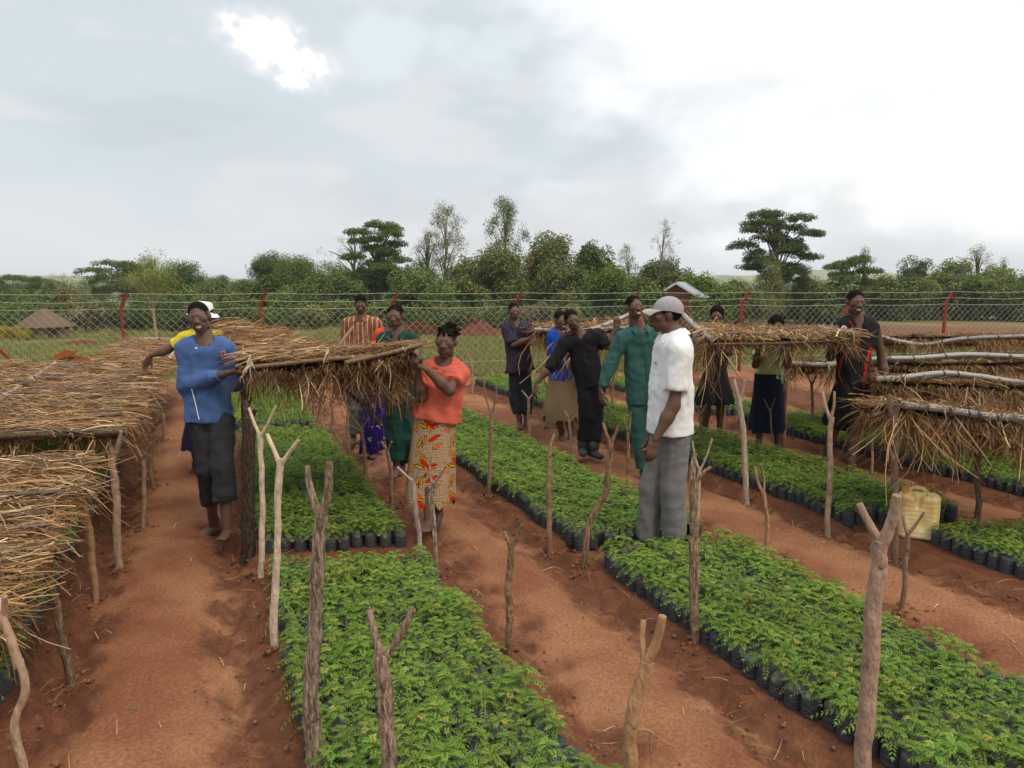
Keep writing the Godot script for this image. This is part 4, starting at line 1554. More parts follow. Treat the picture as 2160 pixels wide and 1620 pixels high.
func person(label: String, z0: float, j: Dictionary, o: Dictionary) -> Node3D:
	# j: joints as [pixel x, pixel y, metres towards the camera]; the figure stands in the upright plane z0
	var P := {}
	for key in j:
		var e: Array = j[key]
		P[key] = dp(e[0], e[1], z0 + (e[2] if e.size() > 2 else 0.0))
	var base: Vector3 = (P.a1 + P.a2) / 2.0
	base.y = height_at(base.x, base.z)
	var root := thing("person", label, "person", base)
	for key in P:
		P[key] -= base
	for q in ["h1", "h2"]:
		P[q] = P[q].lerp(P.pv + Vector3(0, P[q].y - P.pv.y, 0), 0.12)
	var front: Vector3 = (o.get("front", Vector3(0, 0, 1)) as Vector3).normalized()
	var big: float = o.get("big", 1.0)
	var skin := skin_of(o.get("skin", Color(0.145, 0.075, 0.051)))
	# skin: arms, legs, neck and a core that joins them
	var f := Field.new()
	f.h = 0.013
	f.k = 70.0
	var chest: Vector3 = P.nk.lerp(P.pv, 0.3)
	f.bone(P.nk.lerp(P.hd, 0.35), P.nk.lerp(P.pv, 0.05), 0.050 * big, 0.060 * big)
	f.bone(P.nk.lerp(P.pv, 0.06), P.pv, 0.085 * big, 0.08 * big, front, 0.7)
	f.bone(P.s1.lerp(P.s2, 0.12), P.s2.lerp(P.s1, 0.12), 0.052 * big, 0.052 * big)
	f.bone(P.nk.lerp(P.pv, 0.16) + front * 0.02, P.nk.lerp(P.pv, 0.3) + front * 0.008, 0.088 * big, 0.088 * big, front, 0.7)
	for q in ["1", "2"]:
		var s: Vector3 = P["s" + q]
		var e: Vector3 = P["e" + q]
		var w: Vector3 = P["w" + q]
		f.bone(s, e, 0.046 * big, 0.036 * big)
		f.bone(e, e.lerp(w, 0.35), 0.036 * big, 0.038 * big)
		f.bone(e.lerp(w, 0.35), w, 0.038 * big, 0.024 * big)
		var h: Vector3 = P["h" + q]
		var kn: Vector3 = P["k" + q]
		var an: Vector3 = P["a" + q]
		f.bone(h, kn, 0.072 * big, 0.050 * big)
		var calf := kn.lerp(an, 0.3) - front * 0.012
		f.bone(kn, calf, 0.048 * big, 0.052 * big)
		f.bone(calf, an, 0.050 * big, 0.032 * big)
	f.run()
	var r := f.nets()
	var body := Body.new()
	body.v = r[0]
	body.n = normals(r[0], r[1])
	body.c.resize(r[0].size())
	body.c.fill(Color.WHITE)
	body.i = r[1]
	# head
	var look: Vector3 = (o.get("look", front) as Vector3).normalized()
	var up: Vector3 = (o.get("up", Vector3.UP) as Vector3).normalized()
	var hs: float = o.get("head", 1.0)
	var ht := Transform3D(facing(look, up).scaled_local(Vector3(hs * o.get("narrow", 1.0), hs, hs)), P.hd)
	var smile: bool = o.get("smile", false)
	var mh: Array = moulds.head_smile if smile else moulds.head
	body.put(mh[0], mh[1], mh[2], mh[3], ht)
	# hands: [finger direction, palm direction, grip, left or right]
	for q in ["1", "2"]:
		var hand: Array = o.get("hand" + q, [P["w" + q] - P["e" + q], -front, 0, "R" if q == "1" else "L"])
		var y: Vector3 = (hand[0] as Vector3).normalized()
		var zp: Vector3 = hand[1]
		zp = (zp - y * zp.dot(y)).normalized()
		var x := y.cross(zp)
		var size: float = o.get("hands", 1.0)
		var b := Basis(x * (1.0 if hand[3] == "L" else -1.0), y, zp).scaled_local(Vector3.ONE * size)
		var mg: Array = moulds.hand_grip if hand[2] else moulds.hand
		body.put(mg[0], mg[1], mg[2], mg[3], Transform3D(b, P["w" + q] + y * 0.012))
	for q in ["1", "2"]:
		if o.get("boots", false) or o.get("shod", false):
			continue
		var toe: Vector3 = (o.get("toe" + q, front) as Vector3).normalized()
		var side := Vector3.UP.cross(toe).normalized()
		var mf: Array = moulds.foot
		body.put(mf[0], mf[1], mf[2], mf[3], Transform3D(Basis(side * (1.0 if q == "1" else -1.0), toe.cross(side), toe).scaled_local(Vector3.ONE * 1.02), P["a" + q] + Vector3(0, 0.005, 0)))
	part("body", arrays_mesh(body.v, body.i, body.n, PackedVector2Array(), body.c), skin, root)
	for sg in [-1.0, 1.0]:
		part("eye", moulds.eye, M.eye, root, ht * Transform3D(Basis.IDENTITY, Vector3(0.033 * sg, 0.003, 0.0752)))
	if smile:
		part("teeth", moulds.teeth, M.teeth, root, ht)
	if o.get("hair", "hair") != "":
		var mh2: Array = moulds[o.get("hair", "hair")]
		var hb := Body.new()
		hb.put(mh2[0], mh2[1], mh2[2], mh2[3], ht)
		var hv := hb.v
		for i in hv.size():
			hv[i] += hb.n[i] * 0.003 * fine.get_noise_3dv(hv[i] * 120.0)
		if o.get("locks", false):
			var ls := Shape.new()
			var lr := RandomNumberGenerator.new()
			lr.seed = 4
			for q in 34:
				var az := lr.randf() * TAU
				var el := lr.randf_range(0.1, 1.35)
				var d := Vector3(cos(az) * cos(el), sin(el), sin(az) * cos(el) - 0.25).normalized()
				var p0 := Vector3(0, 0.035, -0.016) + d * Vector3(0.074, 0.085, 0.092)
				var out := (d + Vector3(lr.randfn(0, 0.35), lr.randf_range(-0.1, 0.5), lr.randfn(0, 0.3))).normalized()
				var len := lr.randf_range(0.025, 0.065)
				var pts := curve([p0, p0 + out * len * 0.5, p0 + out * len * 0.8 + Vector3(lr.randfn(0, 0.012), -0.012 * lr.randf(), 0)], 3)
				ls.tube(pts, ramp_radii(pts.size(), [0.013, 0.010, 0.005]), 7, Color.WHITE, Color.WHITE, noise, 0.2)
			hb.put(ls.v, normals(ls.v, ls.i), ls.c, ls.i, ht)
		part("hair", arrays_mesh(hv if not o.get("locks", false) else hb.v, hb.i, PackedVector3Array(), PackedVector2Array(), hb.c), M.hair, root)
	# shirt: [material, sleeve share of the arm 0..2, hem point share below the pelvis, looseness, wrinkle]
	if o.has("shirt"):
		var sh: Dictionary = o.shirt
		var g := Field.new()
		g.h = 0.0125
		g.k = 62.0
		var loose: float = sh.get("loose", 0.012)
		var hem: Vector3 = P.hem if P.has("hem") else P.pv + (P.pv - P.nk).normalized() * 0.08
		var waist: Vector3 = P.nk.lerp(hem, 0.58)
		var depth: float = sh.get("depth", 0.62)
		var belly: float = sh.get("belly", 0.132) * big
		var top := P.nk.lerp(P.pv, 0.035) as Vector3
		g.bone(P.nk.lerp(hem, 0.17), waist, 0.138 * big + loose, belly + loose, front, depth)
		g.bone(waist, hem, belly + loose, belly + loose + sh.get("flare", 0.012) + 0.008, front, depth + 0.06, 2)
		if not sh.get("vest", false):
			g.bone(P.s1.lerp(P.s2, 0.06) + Vector3(0, -0.012, 0), P.s2.lerp(P.s1, 0.06) + Vector3(0, -0.012, 0), 0.052 * big + loose, 0.052 * big + loose, front, 0.95)
			g.bone(P.s1.lerp(P.nk, 0.3) + Vector3(0, 0.004, 0), P.nk + Vector3(0, -0.028, 0), 0.045 * big + loose * 0.6, 0.058 * big + loose * 0.4)
			g.bone(P.s2.lerp(P.nk, 0.3) + Vector3(0, 0.004, 0), P.nk + Vector3(0, -0.028, 0), 0.045 * big + loose * 0.6, 0.058 * big + loose * 0.4)
		else:
			for q in ["1", "2"]:
				g.bone(P["s" + q].lerp(P.nk, 0.42) + Vector3(0, 0.012, 0), P["s" + q].lerp(hem, 0.22).lerp(P.nk, 0.10), 0.052 * big + loose, 0.07 * big + loose, front, 0.95)
				g.bone(P["s" + q].lerp(P.nk, 0.16) + Vector3(0, -0.004, 0), P["s" + q].lerp(P.nk, 0.5) + Vector3(0, 0.006, 0), 0.046 * big + loose, 0.046 * big + loose)
		for q in ["1", "2"]:
			var s: Vector3 = P["s" + q]
			var e: Vector3 = P["e" + q]
			var w: Vector3 = P["w" + q]
			var sl: float = sh.get("sleeve" + q, sh.get("sleeve", 0.5))
			if sl > 0.0 and sl <= 1.0:
				g.bone(s, s.lerp(e, sl), 0.056 * big + loose, 0.052 * big + loose * 1.3, Vector3.ZERO, 1.0, 2)
			elif sl > 1.0:
				g.bone(s, e, 0.056 * big + loose, 0.044 * big + loose * 1.1)
				g.bone(e, e.lerp(w, sl - 1.0), 0.043 * big + loose * 1.1, 0.031 * big + loose, Vector3.ZERO, 1.0, 2)
		# neckline
		var nd: float = sh.get("neck", 0.06)
		g.ball(P.nk + front * 0.045 + Vector3(0, 0.075 - nd * 0.3, 0), Vector3(0.068, 0.055 + nd, 0.07) if absf(front.z) > 0.6 else Vector3(0.07, 0.055 + nd, 0.066), true)
		if sh.get("vneck", 0.0) > 0.0:
			g.ball(P.nk + front * 0.09 + Vector3(0, 0.05, 0), Vector3(0.038, 0.06 + sh.vneck, 0.075), true)
		var mi := part("shirt", wrinkled(g, sh.get("wrinkle", 0.009), z0 * 3.0), sh.mat, root)
		fields[root] = g
		if sh.get("collar", false):
			collar(root, P, front, sh.get("collar_mat", sh.mat), mi)
	# trousers: to a share of the lower leg
	if o.has("trousers"):
		var tr: Dictionary = o.trousers
		var g := Field.new()
		g.h = 0.0125
		g.k = 125.0
		var loose: float = tr.get("loose", 0.018)
		g.bone(P.pv.lerp(P.nk, 0.12), P.pv, 0.128 * big, 0.135 * big, front, 0.7)
		for q in ["1", "2"]:
			var h: Vector3 = P["h" + q]
			var kn: Vector3 = P["k" + q]
			var an: Vector3 = P["a" + q]
			var to: float = tr.get("to", 1.9)
			g.bone(P.pv.lerp(h, 0.6), h, 0.095 * big, 0.080 * big + loose * 0.5, front, 0.9)
			if to <= 1.0:
				g.bone(h, h.lerp(kn, to), 0.086 * big + loose, 0.078 * big + loose * 1.4, Vector3.ZERO, 1.0, 2)
			else:
				var end := kn.lerp(an, to - 1.0)
				g.bone(h, kn, 0.080 * big + loose * 0.5, 0.060 * big + loose)
				g.bone(kn, end, 0.062 * big + loose, (0.046 + tr.get("wide", 0.01)) * big + loose, Vector3.ZERO, 1.0, 2)
				if tr.get("cuff", false):
					g.bone(kn.lerp(an, to - 1.18), end, 0.058 * big + loose, 0.060 * big + loose, Vector3.ZERO, 1.0, 3)
		part("trousers", wrinkled(g, tr.get("wrinkle", 0.010), z0 * 5.0 + 9.0), tr.mat, root)
	if o.has("skirt"):
		var sk: Dictionary = o.skirt
		part("skirt", skirt_mesh(P.pv + Vector3(0, sk.get("rise", 0.08), 0), P.skirt, sk.get("top", 0.15), sk.get("wide", 0.2), front, sk.get("depth", 0.7), sk.get("folds", 9), sk.get("ragged", 0.02)), sk.mat, root)
	if o.get("boots", false):
		for q in ["1", "2"]:
			var g := Field.new()
			g.h = 0.011
			g.k = 90.0
			var an: Vector3 = P["a" + q]
			var toe: Vector3 = (o.get("toe" + q, front) as Vector3).normalized()
			g.bone(an.lerp(P["k" + q], 0.62), an + Vector3(0, 0.04, 0), 0.066, 0.055, Vector3.ZERO, 1.0, 1)
			g.bone(an + Vector3(0, 0.04, 0), an - Vector3(0, 0.02, 0) - toe * 0.03, 0.055, 0.05)
			g.bone(an - Vector3(0, 0.035, 0) - toe * 0.02, an + toe * 0.13 - Vector3(0, 0.04, 0), 0.05, 0.044, Vector3.UP, 0.75)
			part("boot", wrinkled(g, 0.004, 3.0), M.rubber, root)
	return root


func collar(root: Node3D, P: Dictionary, front: Vector3, m: Material, parent: Node3D) -> void:
	# a turned down collar: a band round the neck whose points lie on the chest
	var s := Shape.new()
	var side := Vector3.UP.cross(front).normalized()
	var c: Vector3 = P.nk + Vector3(0, 0.034, 0) - front * 0.008
	var last := []
	var n := 24
	for k in n + 1:
		var t := float(k) / n * 2.0 - 1.0
		var w := t * 2.7
		var o := -front * cos(w) + side * sin(w)
		var point := pow(absf(t), 4.0)
		var top := c + o * 0.070 + Vector3(0, 0.016 - 0.045 * point, 0) + front * 0.024 * point
		var out := c + o * 0.108 + Vector3(0, -0.022 - 0.062 * point, 0) + front * 0.030 * point + side * signf(t) * 0.016 * point
		var inn := c + o * 0.062 + Vector3(0, -0.030 - 0.03 * point, 0) + front * 0.02 * point
		var under := out - o * 0.006 - Vector3(0, 0.004, 0)
		if k > 0:
			s.quad(last[0], top, out, last[1])
			s.quad(last[2], inn, top, last[0])
			s.quad(last[1], out, under, last[3])
		last = [top, out, inn, under]
	part("collar", s.mesh(self), m, parent)


func skirt_mesh(waist: Vector3, hem: Vector3, r0: float, r1: float, front: Vector3, depth: float, folds: int, ragged: float) -> ArrayMesh:
	var side := Vector3.UP.cross(front).normalized()
	var rows := 26
	var n := 84
	var s := Shape.new()
	for k in rows + 1:
		var t := float(k) / rows
		var c := waist.lerp(hem, t)
		var r := lerpf(r0, r1, smoothstep(0.0, 1.0, t) * 0.7 + t * 0.3)
		for q in n + 1:
			var w := TAU * q / n
			var pleat := sin(w * folds + 1.3 * sin(w * 2.0) + 2.0 * t) * 0.065 * t + 0.05 * t * noise.get_noise_3d(cos(w) * 2.0, t * 2.0, sin(w) * 2.0 + hem.x)
			var rr := r * (1.0 + pleat)
			var p := c + side * cos(w) * rr + front * sin(w) * rr * lerpf(depth, depth + 0.15, t)
			if t > 0.9:
				p.y += (t - 0.9) * 10.0 * ragged * (noise.get_noise_2d(cos(w) * 1.6 + hem.x, sin(w) * 1.6) * 2.0)
			s.v.append(p)
			s.c.append(Color.WHITE)
			s.uv.append(Vector2(w * r1, t * waist.distance_to(hem)))
	for k in rows:
		for q in n:
			var a := k * (n + 1) + q
			var b := a + n + 1
			s.i.append_array([a, b, a + 1, a + 1, b, b + 1])
	return s.mesh(self)


func printed(root: Node3D, called: String, outline: Array, m: Material, lift := 0.007) -> void:
	# a small flat print or trim that lies on the shirt; outline in pixels, the depth comes from the cloth it lies on
	var g: Field = fields[root]
	var pts := PackedVector2Array(outline)
	var tri := Geometry2D.triangulate_polygon(pts)
	var s := Shape.new()
	for p in pts:
		s.v.append(on_cloth(root, g, p, lift))
		s.c.append(Color.WHITE)
		s.uv.append(Vector2.ZERO)
	s.i = tri
	var parent: Node3D = root.get_node("shirt")
	part(called, s.mesh(self), m, parent)


func on_cloth(root: Node3D, g: Field, p: Vector2, lift: float) -> Vector3:
	var from := EYE - root.position
	var d := Vector3.FORWARD
	for k in 9:   # a point that misses the cloth moves inwards until it lies on it
		var towards := (g.o + Vector3(g.nx, g.ny, g.nz) * g.h * 0.5 - from).normalized()
		d = ray(p.x, p.y).normalized().lerp(towards, k * 0.06).normalized()
		var start := from + d * ((-root.position.z - 0.7) / -d.z)
		var h := g.hit(start, d, 1.3)
		if h.distance_to(start) < 1.29:
			return h - d * lift
	return from + d * (-root.position.z / -d.z)


func trim(root: Node3D, called: String, line: Array, width: float, m: Material, lift := 0.007) -> void:
	# a narrow band along a line of pixels, cut fine enough to follow the cloth
	var g: Field = fields[root]
	var fl := []
	for k in line.size() - 1:
		for q in 8:
			fl.append((line[k] as Vector2).lerp(line[k + 1], q / 8.0))
	fl.append(line[-1])
	var s := Shape.new()
	for k in fl.size():
		var p: Vector2 = fl[k]
		var d: Vector2 = (fl[mini(k + 1, fl.size() - 1)] - fl[maxi(k - 1, 0)]).normalized().orthogonal() * width
		for q in [p - d, p + d]:
			s.v.append(on_cloth(root, g, q, lift))
			s.c.append(Color.WHITE)
			s.uv.append(Vector2.ZERO)
		if k > 0:
			var a := k * 2
			s.i.append_array([a - 2, a - 1, a, a - 1, a + 1, a])
	part(called, s.mesh(self), m, root.get_node("shirt"))


func cap_mesh() -> Array:   # crown with an opening at the back, and the peak
	var s := Shape.new()
	var rows := 12
	var n := 40
	for k in rows + 1:
		var el := lerpf(0.0, PI / 2.0, float(k) / rows)
		for q in n + 1:
			var w := TAU * q / n
			var d := Vector3(sin(w) * cos(el), sin(el), cos(w) * cos(el))
			var p := Vector3(0, 0.022, -0.014) + d * Vector3(0.084, 0.098, 0.108)
			p.y -= 0.020 * (1.0 - sin(el)) * maxf(0.0, -cos(w))
			p += d * 0.0018 * (1.0 if absf(fmod(w * 6.0 / TAU + 0.5, 1.0) - 0.5) < 0.05 else 0.0)
			s.v.append(p)
			s.c.append(Color.WHITE)
			s.uv.append(Vector2.ZERO)
	for k in rows:
		for q in n:
			var back := absf(q + 0.5 - n / 2.0) < 3.5
			if back and k >= 1 and k < 4 and absf(q + 0.5 - n / 2.0) < 4.0 - k * 0.7:
				continue
			var a := k * (n + 1) + q
			var b := a + n + 1
			s.i.append_array([a, b, a + 1, a + 1, b, b + 1])
	var peak := Shape.new()
	for side in 2:
		for k in 9:
			for q in 15:
				var t := k / 8.0
				var u := q / 14.0 * 2.0 - 1.0
				var w := u * 1.15
				var root_p := Vector3(sin(w) * 0.084, 0.024, -0.014 + cos(w) * 0.108)
				var edge := Vector3(u * 0.070, 0.010 - 0.024 * u * u, 0.168 - 0.05 * u * u * u * u)
				peak.v.append(root_p.lerp(edge, t) + Vector3(0, 0.010 * sin(t * PI) - 0.004 * side, 0))
				peak.c.append(Color.WHITE)
				peak.uv.append(Vector2.ZERO)
	for side in 2:
		for k in 8:
			for q in 14:
				var a := side * 135 + k * 15 + q
				if side == 0:
					peak.i.append_array([a, a + 1, a + 15, a + 1, a + 16, a + 15])
				else:
					peak.i.append_array([a, a + 15, a + 1, a + 1, a + 15, a + 16])
	return [s.mesh(self), peak.mesh(self)]


func bucket_hat_mesh() -> ArrayMesh:
	var s := Shape.new()
	var prof := [Vector2(0.001, 0.118), Vector2(0.05, 0.116), Vector2(0.072, 0.105), Vector2(0.082, 0.06), Vector2(0.088, 0.022), Vector2(0.112, 0.002), Vector2(0.135, -0.022)]
	for k in prof.size():
		for q in 37:
			var w := TAU * q / 36.0
			s.v.append(Vector3(sin(w) * prof[k].x, prof[k].y + (0.006 * sin(w * 3.0) if k > 4 else 0.0), cos(w) * prof[k].x * 1.15 - 0.012))
			s.c.append(Color.WHITE)
			s.uv.append(Vector2.ZERO)
	for k in prof.size() - 1:
		for q in 36:
			var a: int = k * 37 + q
			s.i.append_array([a, a + 1, a + 37, a + 1, a + 38, a + 37])
	return s.mesh(self)


func cloth_print(size: int, paint: Callable) -> ImageTexture:
	var im := Image.create(size, size, false, Image.FORMAT_RGB8)
	for y in size:
		for x in size:
			im.set_pixel(x, y, paint.call(x, y))
	return ImageTexture.create_from_image(im)


func patterned_cloths() -> void:
	# woven ground with flame leaves, for the long wrap skirt
	var leaves := []
	var g := RandomNumberGenerator.new()
	g.seed = 12
	for k in 17:
		leaves.append([Vector2(g.randf() * 256, g.randf() * 256), g.randf() * TAU, g.randf_range(30, 58), g.randi() % 3])
	var kit := cloth_print(256, func(x: int, y: int) -> Color:
		var c := Color(0.80, 0.66, 0.52)
		var bx := x % 16
		var by := y % 16
		var odd := ((x / 16) + (y / 16)) % 2
		if (odd == 0 and (by % 8 < 2 or bx < 2)) or (odd == 1 and (bx % 8 < 2 or by < 2)):
			c = Color(0.07, 0.05, 0.05)
		for l in leaves:
			var d: Vector2 = Vector2(x, y) - l[0]
			d.x = fposmod(d.x + 128.0, 256.0) - 128.0
			d.y = fposmod(d.y + 128.0, 256.0) - 128.0
			d = d.rotated(l[1])
			var t: float = d.x / l[2]
			if absf(t) < 1.0:
				var wv: float = l[2] * 0.26 * (1.0 - t * t) * (1.0 + 0.5 * t)
				var off := absf(d.y - 5.0 * sin(t * 2.4))
				if off < wv:
					if off > wv - 2.5:
						c = Color(0.10, 0.16, 0.06)
					elif off > wv * 0.55:
						c = [Color(0.85, 0.26, 0.07), Color(0.24, 0.36, 0.10), Color(0.86, 0.33, 0.08)][l[3]]
					else:
						c = [Color(0.72, 0.13, 0.06), Color(0.80, 0.55, 0.13), Color(0.88, 0.42, 0.12)][l[3]]
		return c)
	M.wrap = mat(Color.WHITE, 0.9, 0.2)
	M.wrap.albedo_texture = kit
	M.wrap.uv1_scale = Vector3(3.2, 3.2, 1)
	M.wrap.heightmap_enabled = true
	M.wrap.heightmap_texture = M.height
	M.wrap.heightmap_scale = 0.4
	var spots := []
	for k in 60:
		spots.append([Vector2(g.randf() * 128, g.randf() * 128), g.randf() * TAU, g.randf_range(3.0, 7.0), g.randi() % 3])
	var violet := cloth_print(128, func(x: int, y: int) -> Color:
		var c := Color(0.16, 0.10, 0.34)
		for l in spots:
			var d: Vector2 = Vector2(x, y) - l[0]
			d.x = fposmod(d.x + 64.0, 128.0) - 64.0
			d.y = fposmod(d.y + 64.0, 128.0) - 64.0
			d = d.rotated(l[1])
			if pow(d.x / l[2], 2.0) + pow(d.y / (l[2] * 0.45), 2.0) < 1.0:
				c = [Color(0.62, 0.60, 0.42), Color(0.07, 0.05, 0.16), Color(0.30, 0.20, 0.58)][l[3]]
		return c)
	M.violet = mat(Color.WHITE, 0.9, 0.2)
	M.violet.albedo_texture = violet
	M.violet.uv1_scale = Vector3(2.6, 2.6, 1)
	var stripes := cloth_print(64, func(x: int, _y: int) -> Color:
		var t := x % 32
		if t < 4:
			return Color(0.80, 0.72, 0.64)
		if t > 15 and t < 18:
			return Color(0.34, 0.17, 0.13)
		return Color(0.52, 0.31, 0.23))
	M.stripes = mat(Color.WHITE, 0.9, 0.2)
	M.stripes.albedo_texture = stripes
	M.stripes.uv1_triplanar = true
	M.stripes.uv1_scale = Vector3(9.0, 9.0, 9.0)


func build_people() -> void:
	M.hair = mat(lin(0.010, 0.008, 0.007), 0.95, 0.15)
	M.eye = mat(Color.WHITE, 0.25, 0.5)
	M.teeth = mat(lin(0.70, 0.66, 0.58), 0.35, 0.5)
	M.rubber = grain(mat(lin(0.085, 0.085, 0.082), 0.7, 0.35), M.rough, Vector3.ONE * 6.0)
	make_moulds()
	patterned_cloths()
	var front := Vector3(0, 0, 1)
	var charcoal := cloth(Color(0.030, 0.031, 0.034))
	var black := cloth(Color(0.014, 0.013, 0.016))
	var white_print := mat(lin(0.75, 0.75, 0.75), 0.8, 0.2)
	var red := cloth(Color(0.36, 0.022, 0.018))

	# the man in blue
	var blue := cloth(Color(0.066, 0.122, 0.285), 5.0)
	var o := person("smiling man in a blue long sleeved shirt and rolled charcoal trousers", -5.40,
		{"hd": [420, 670, 0.02], "nk": [433, 722], "s1": [391, 737], "s2": [474, 737], "e1": [396, 812, 0.04], "w1": [483, 786, 0.22], "e2": [494, 805, -0.08], "w2": [500, 751, -0.02], "pv": [447, 880], "hem": [440, 889, 0.0], "h1": [426, 892], "h2": [470, 892], "k1": [440, 990, 0.03], "k2": [470, 982, 0.12], "a1": [450, 1110, -0.22], "a2": [479, 1120, 0.16]},
		{"front": Vector3(0.15, 0, 1), "look": Vector3(0.16, -0.02, 1), "up": Vector3(-0.2, 1, 0), "smile": true, "narrow": 0.95, "toe1": Vector3(-0.8, 0, 0.6), "toe2": Vector3(0.15, 0.35, 1),
		"hand1": [Vector3(1, 0.05, 0.2), Vector3(0, 1, -0.2), 1, "R"], "hand2": [Vector3(0.9, 0.25, 0.3), Vector3(0, -1, 0.2), 1, "L"],
		"shirt": {"mat": blue, "sleeve1": 1.8, "sleeve2": 1.75, "loose": 0.016, "neck": 0.052, "flare": 0.02, "wrinkle": 0.010}, "trousers": {"mat": charcoal, "to": 1.52, "cuff": true, "loose": 0.022}})
	printed(o, "swoosh", [Vector2(411, 730), Vector2(412.6, 733.4), Vector2(415, 733), Vector2(425, 728.6), Vector2(415.5, 736), Vector2(411.8, 735.6)], white_print)
	printed(o, "crest", [Vector2(466, 740), Vector2(475.5, 740), Vector2(475, 748), Vector2(471, 753), Vector2(467, 748)], mat(lin(0.45, 0.42, 0.45), 0.8, 0.2), 0.008)
	printed(o, "crest_field", [Vector2(467.3, 741.2), Vector2(474.2, 741.2), Vector2(473.7, 747.4), Vector2(471, 751), Vector2(468.2, 747.4)], mat(lin(0.42, 0.05, 0.05), 0.8, 0.2), 0.0105)
	trim(o, "seam", [Vector2(404, 820), Vector2(412, 850), Vector2(420, 885)], 0.9, white_print)

	# the man in yellow behind him
	var yellow := cloth(Color(0.62, 0.50, 0.035))
	o = person("person in a yellow shirt and white hat behind the man in blue", -7.40,
		{"hd": [436, 668], "nk": [424, 706, -0.05], "s1": [395, 714], "s2": [455, 712], "e1": [353, 738], "w1": [318, 750, 0.05], "e2": [475, 740, 0.05], "w2": [482, 706, 0.12], "pv": [432, 830], "hem": [430, 838], "h1": [415, 838], "h2": [450, 838], "k1": [417, 925], "k2": [450, 925], "a1": [415, 990], "a2": [452, 990], "skirt": [433, 945]},
		{"front": Vector3(0.7, 0, -0.6), "look": Vector3(1, -0.1, -0.25), "hair": "hair", "hand1": [Vector3(-0.5, -0.8, 0.1), Vector3(0.6, -0.2, 0.6), 0, "L"], "hand2": [Vector3(0.1, 1, 0), Vector3(1, 0, 0), 1, "R"],
		"shirt": {"mat": yellow, "sleeve": 0.62, "loose": 0.02, "neck": 0.03, "depth": 0.75}, "skirt": {"mat": cloth(Color(0.022, 0.018, 0.05)), "top": 0.15, "wide": 0.23, "depth": 0.8}})
	part("hat", bucket_hat_mesh(), cloth(Color(0.78, 0.78, 0.78)), o, Transform3D(facing(Vector3(1, -0.12, -0.1), Vector3(-0.1, 1, 0)), dp(431, 661, -7.40) - o.position))

	# the man in the striped shirt
	o = person("man in a brown and cream striped shirt looking down behind the carried mat", -8.83,
		{"hd": [761, 642, 0.02], "nk": [762, 671], "s1": [733, 683], "s2": [793, 683], "e1": [726, 735, 0.02], "w1": [738, 775, 0.15], "e2": [803, 735, 0.02], "w2": [796, 775, 0.15], "pv": [760, 785], "hem": [760, 805], "h1": [747, 792], "h2": [774, 792], "k1": [746, 862, 0.03], "k2": [772, 862], "a1": [745, 920], "a2": [770, 918, -0.15]},
		{"front": front, "look": Vector3(0.15, -0.35, 1), "smile": false, "narrow": 0.9, "shirt": {"mat": M.stripes, "sleeve": 1.6, "loose": 0.014, "neck": 0.03, "vneck": 0.05, "collar": true}, "trousers": {"mat": cloth(Color(0.13, 0.13, 0.12)), "to": 1.9}})

	# the woman in the violet skirt, hidden behind the man in green
	o = person("person in an orange top and purple flowered skirt behind the man in dark green", -8.2,
		{"hd": [829, 668], "nk": [822, 700], "s1": [801, 707], "s2": [846, 707], "e1": [787, 755], "w1": [785, 795, 0.12], "e2": [855, 755], "w2": [852, 795, 0.1], "pv": [800, 805], "hem": [802, 812], "h1": [785, 812], "h2": [815, 812], "k1": [778, 885], "k2": [800, 885], "a1": [775, 945], "a2": [792, 948], "skirt": [784, 950]},
		{"front": front, "big": 0.95, "shirt": {"mat": cloth(Color(0.55, 0.075, 0.025)), "sleeve": 0.6, "neck": 0.03}, "skirt": {"mat": M.violet, "top": 0.15, "wide": 0.135, "depth": 0.75, "ragged": 0.03}})

	# the man in dark green
	var green := cloth(Color(0.012, 0.048, 0.036))
	o = person("man in a dark green overall and open collar behind the end of the carried mat", -7.18,
		{"hd": [835, 667, 0.02], "nk": [838, 706], "s1": [808, 719], "s2": [871, 719], "e1": [802, 775, 0.02], "w1": [815, 790, 0.22], "e2": [880, 775], "w2": [862, 765, 0.25], "pv": [846, 838], "hem": [846, 848], "h1": [832, 846], "h2": [860, 846], "k1": [834, 925, 0.05], "k2": [858, 925], "a1": [836, 985, 0.05], "a2": [848, 980, -0.25]},
		{"front": Vector3(-0.1, 0, 1), "look": Vector3(-0.15, -0.05, 1), "narrow": 0.93, "shirt": {"mat": green, "sleeve": 1.5, "loose": 0.014, "neck": 0.035, "vneck": 0.085, "collar": true}, "trousers": {"mat": green, "to": 1.75, "loose": 0.03}, "hand2": [Vector3(0, 0.6, 0.7), Vector3(-0.6, 0, 0.2), 1, "L"]})

	# the woman in the patterned skirt
	var coral := cloth(Color(0.56, 0.115, 0.075), 5.0)
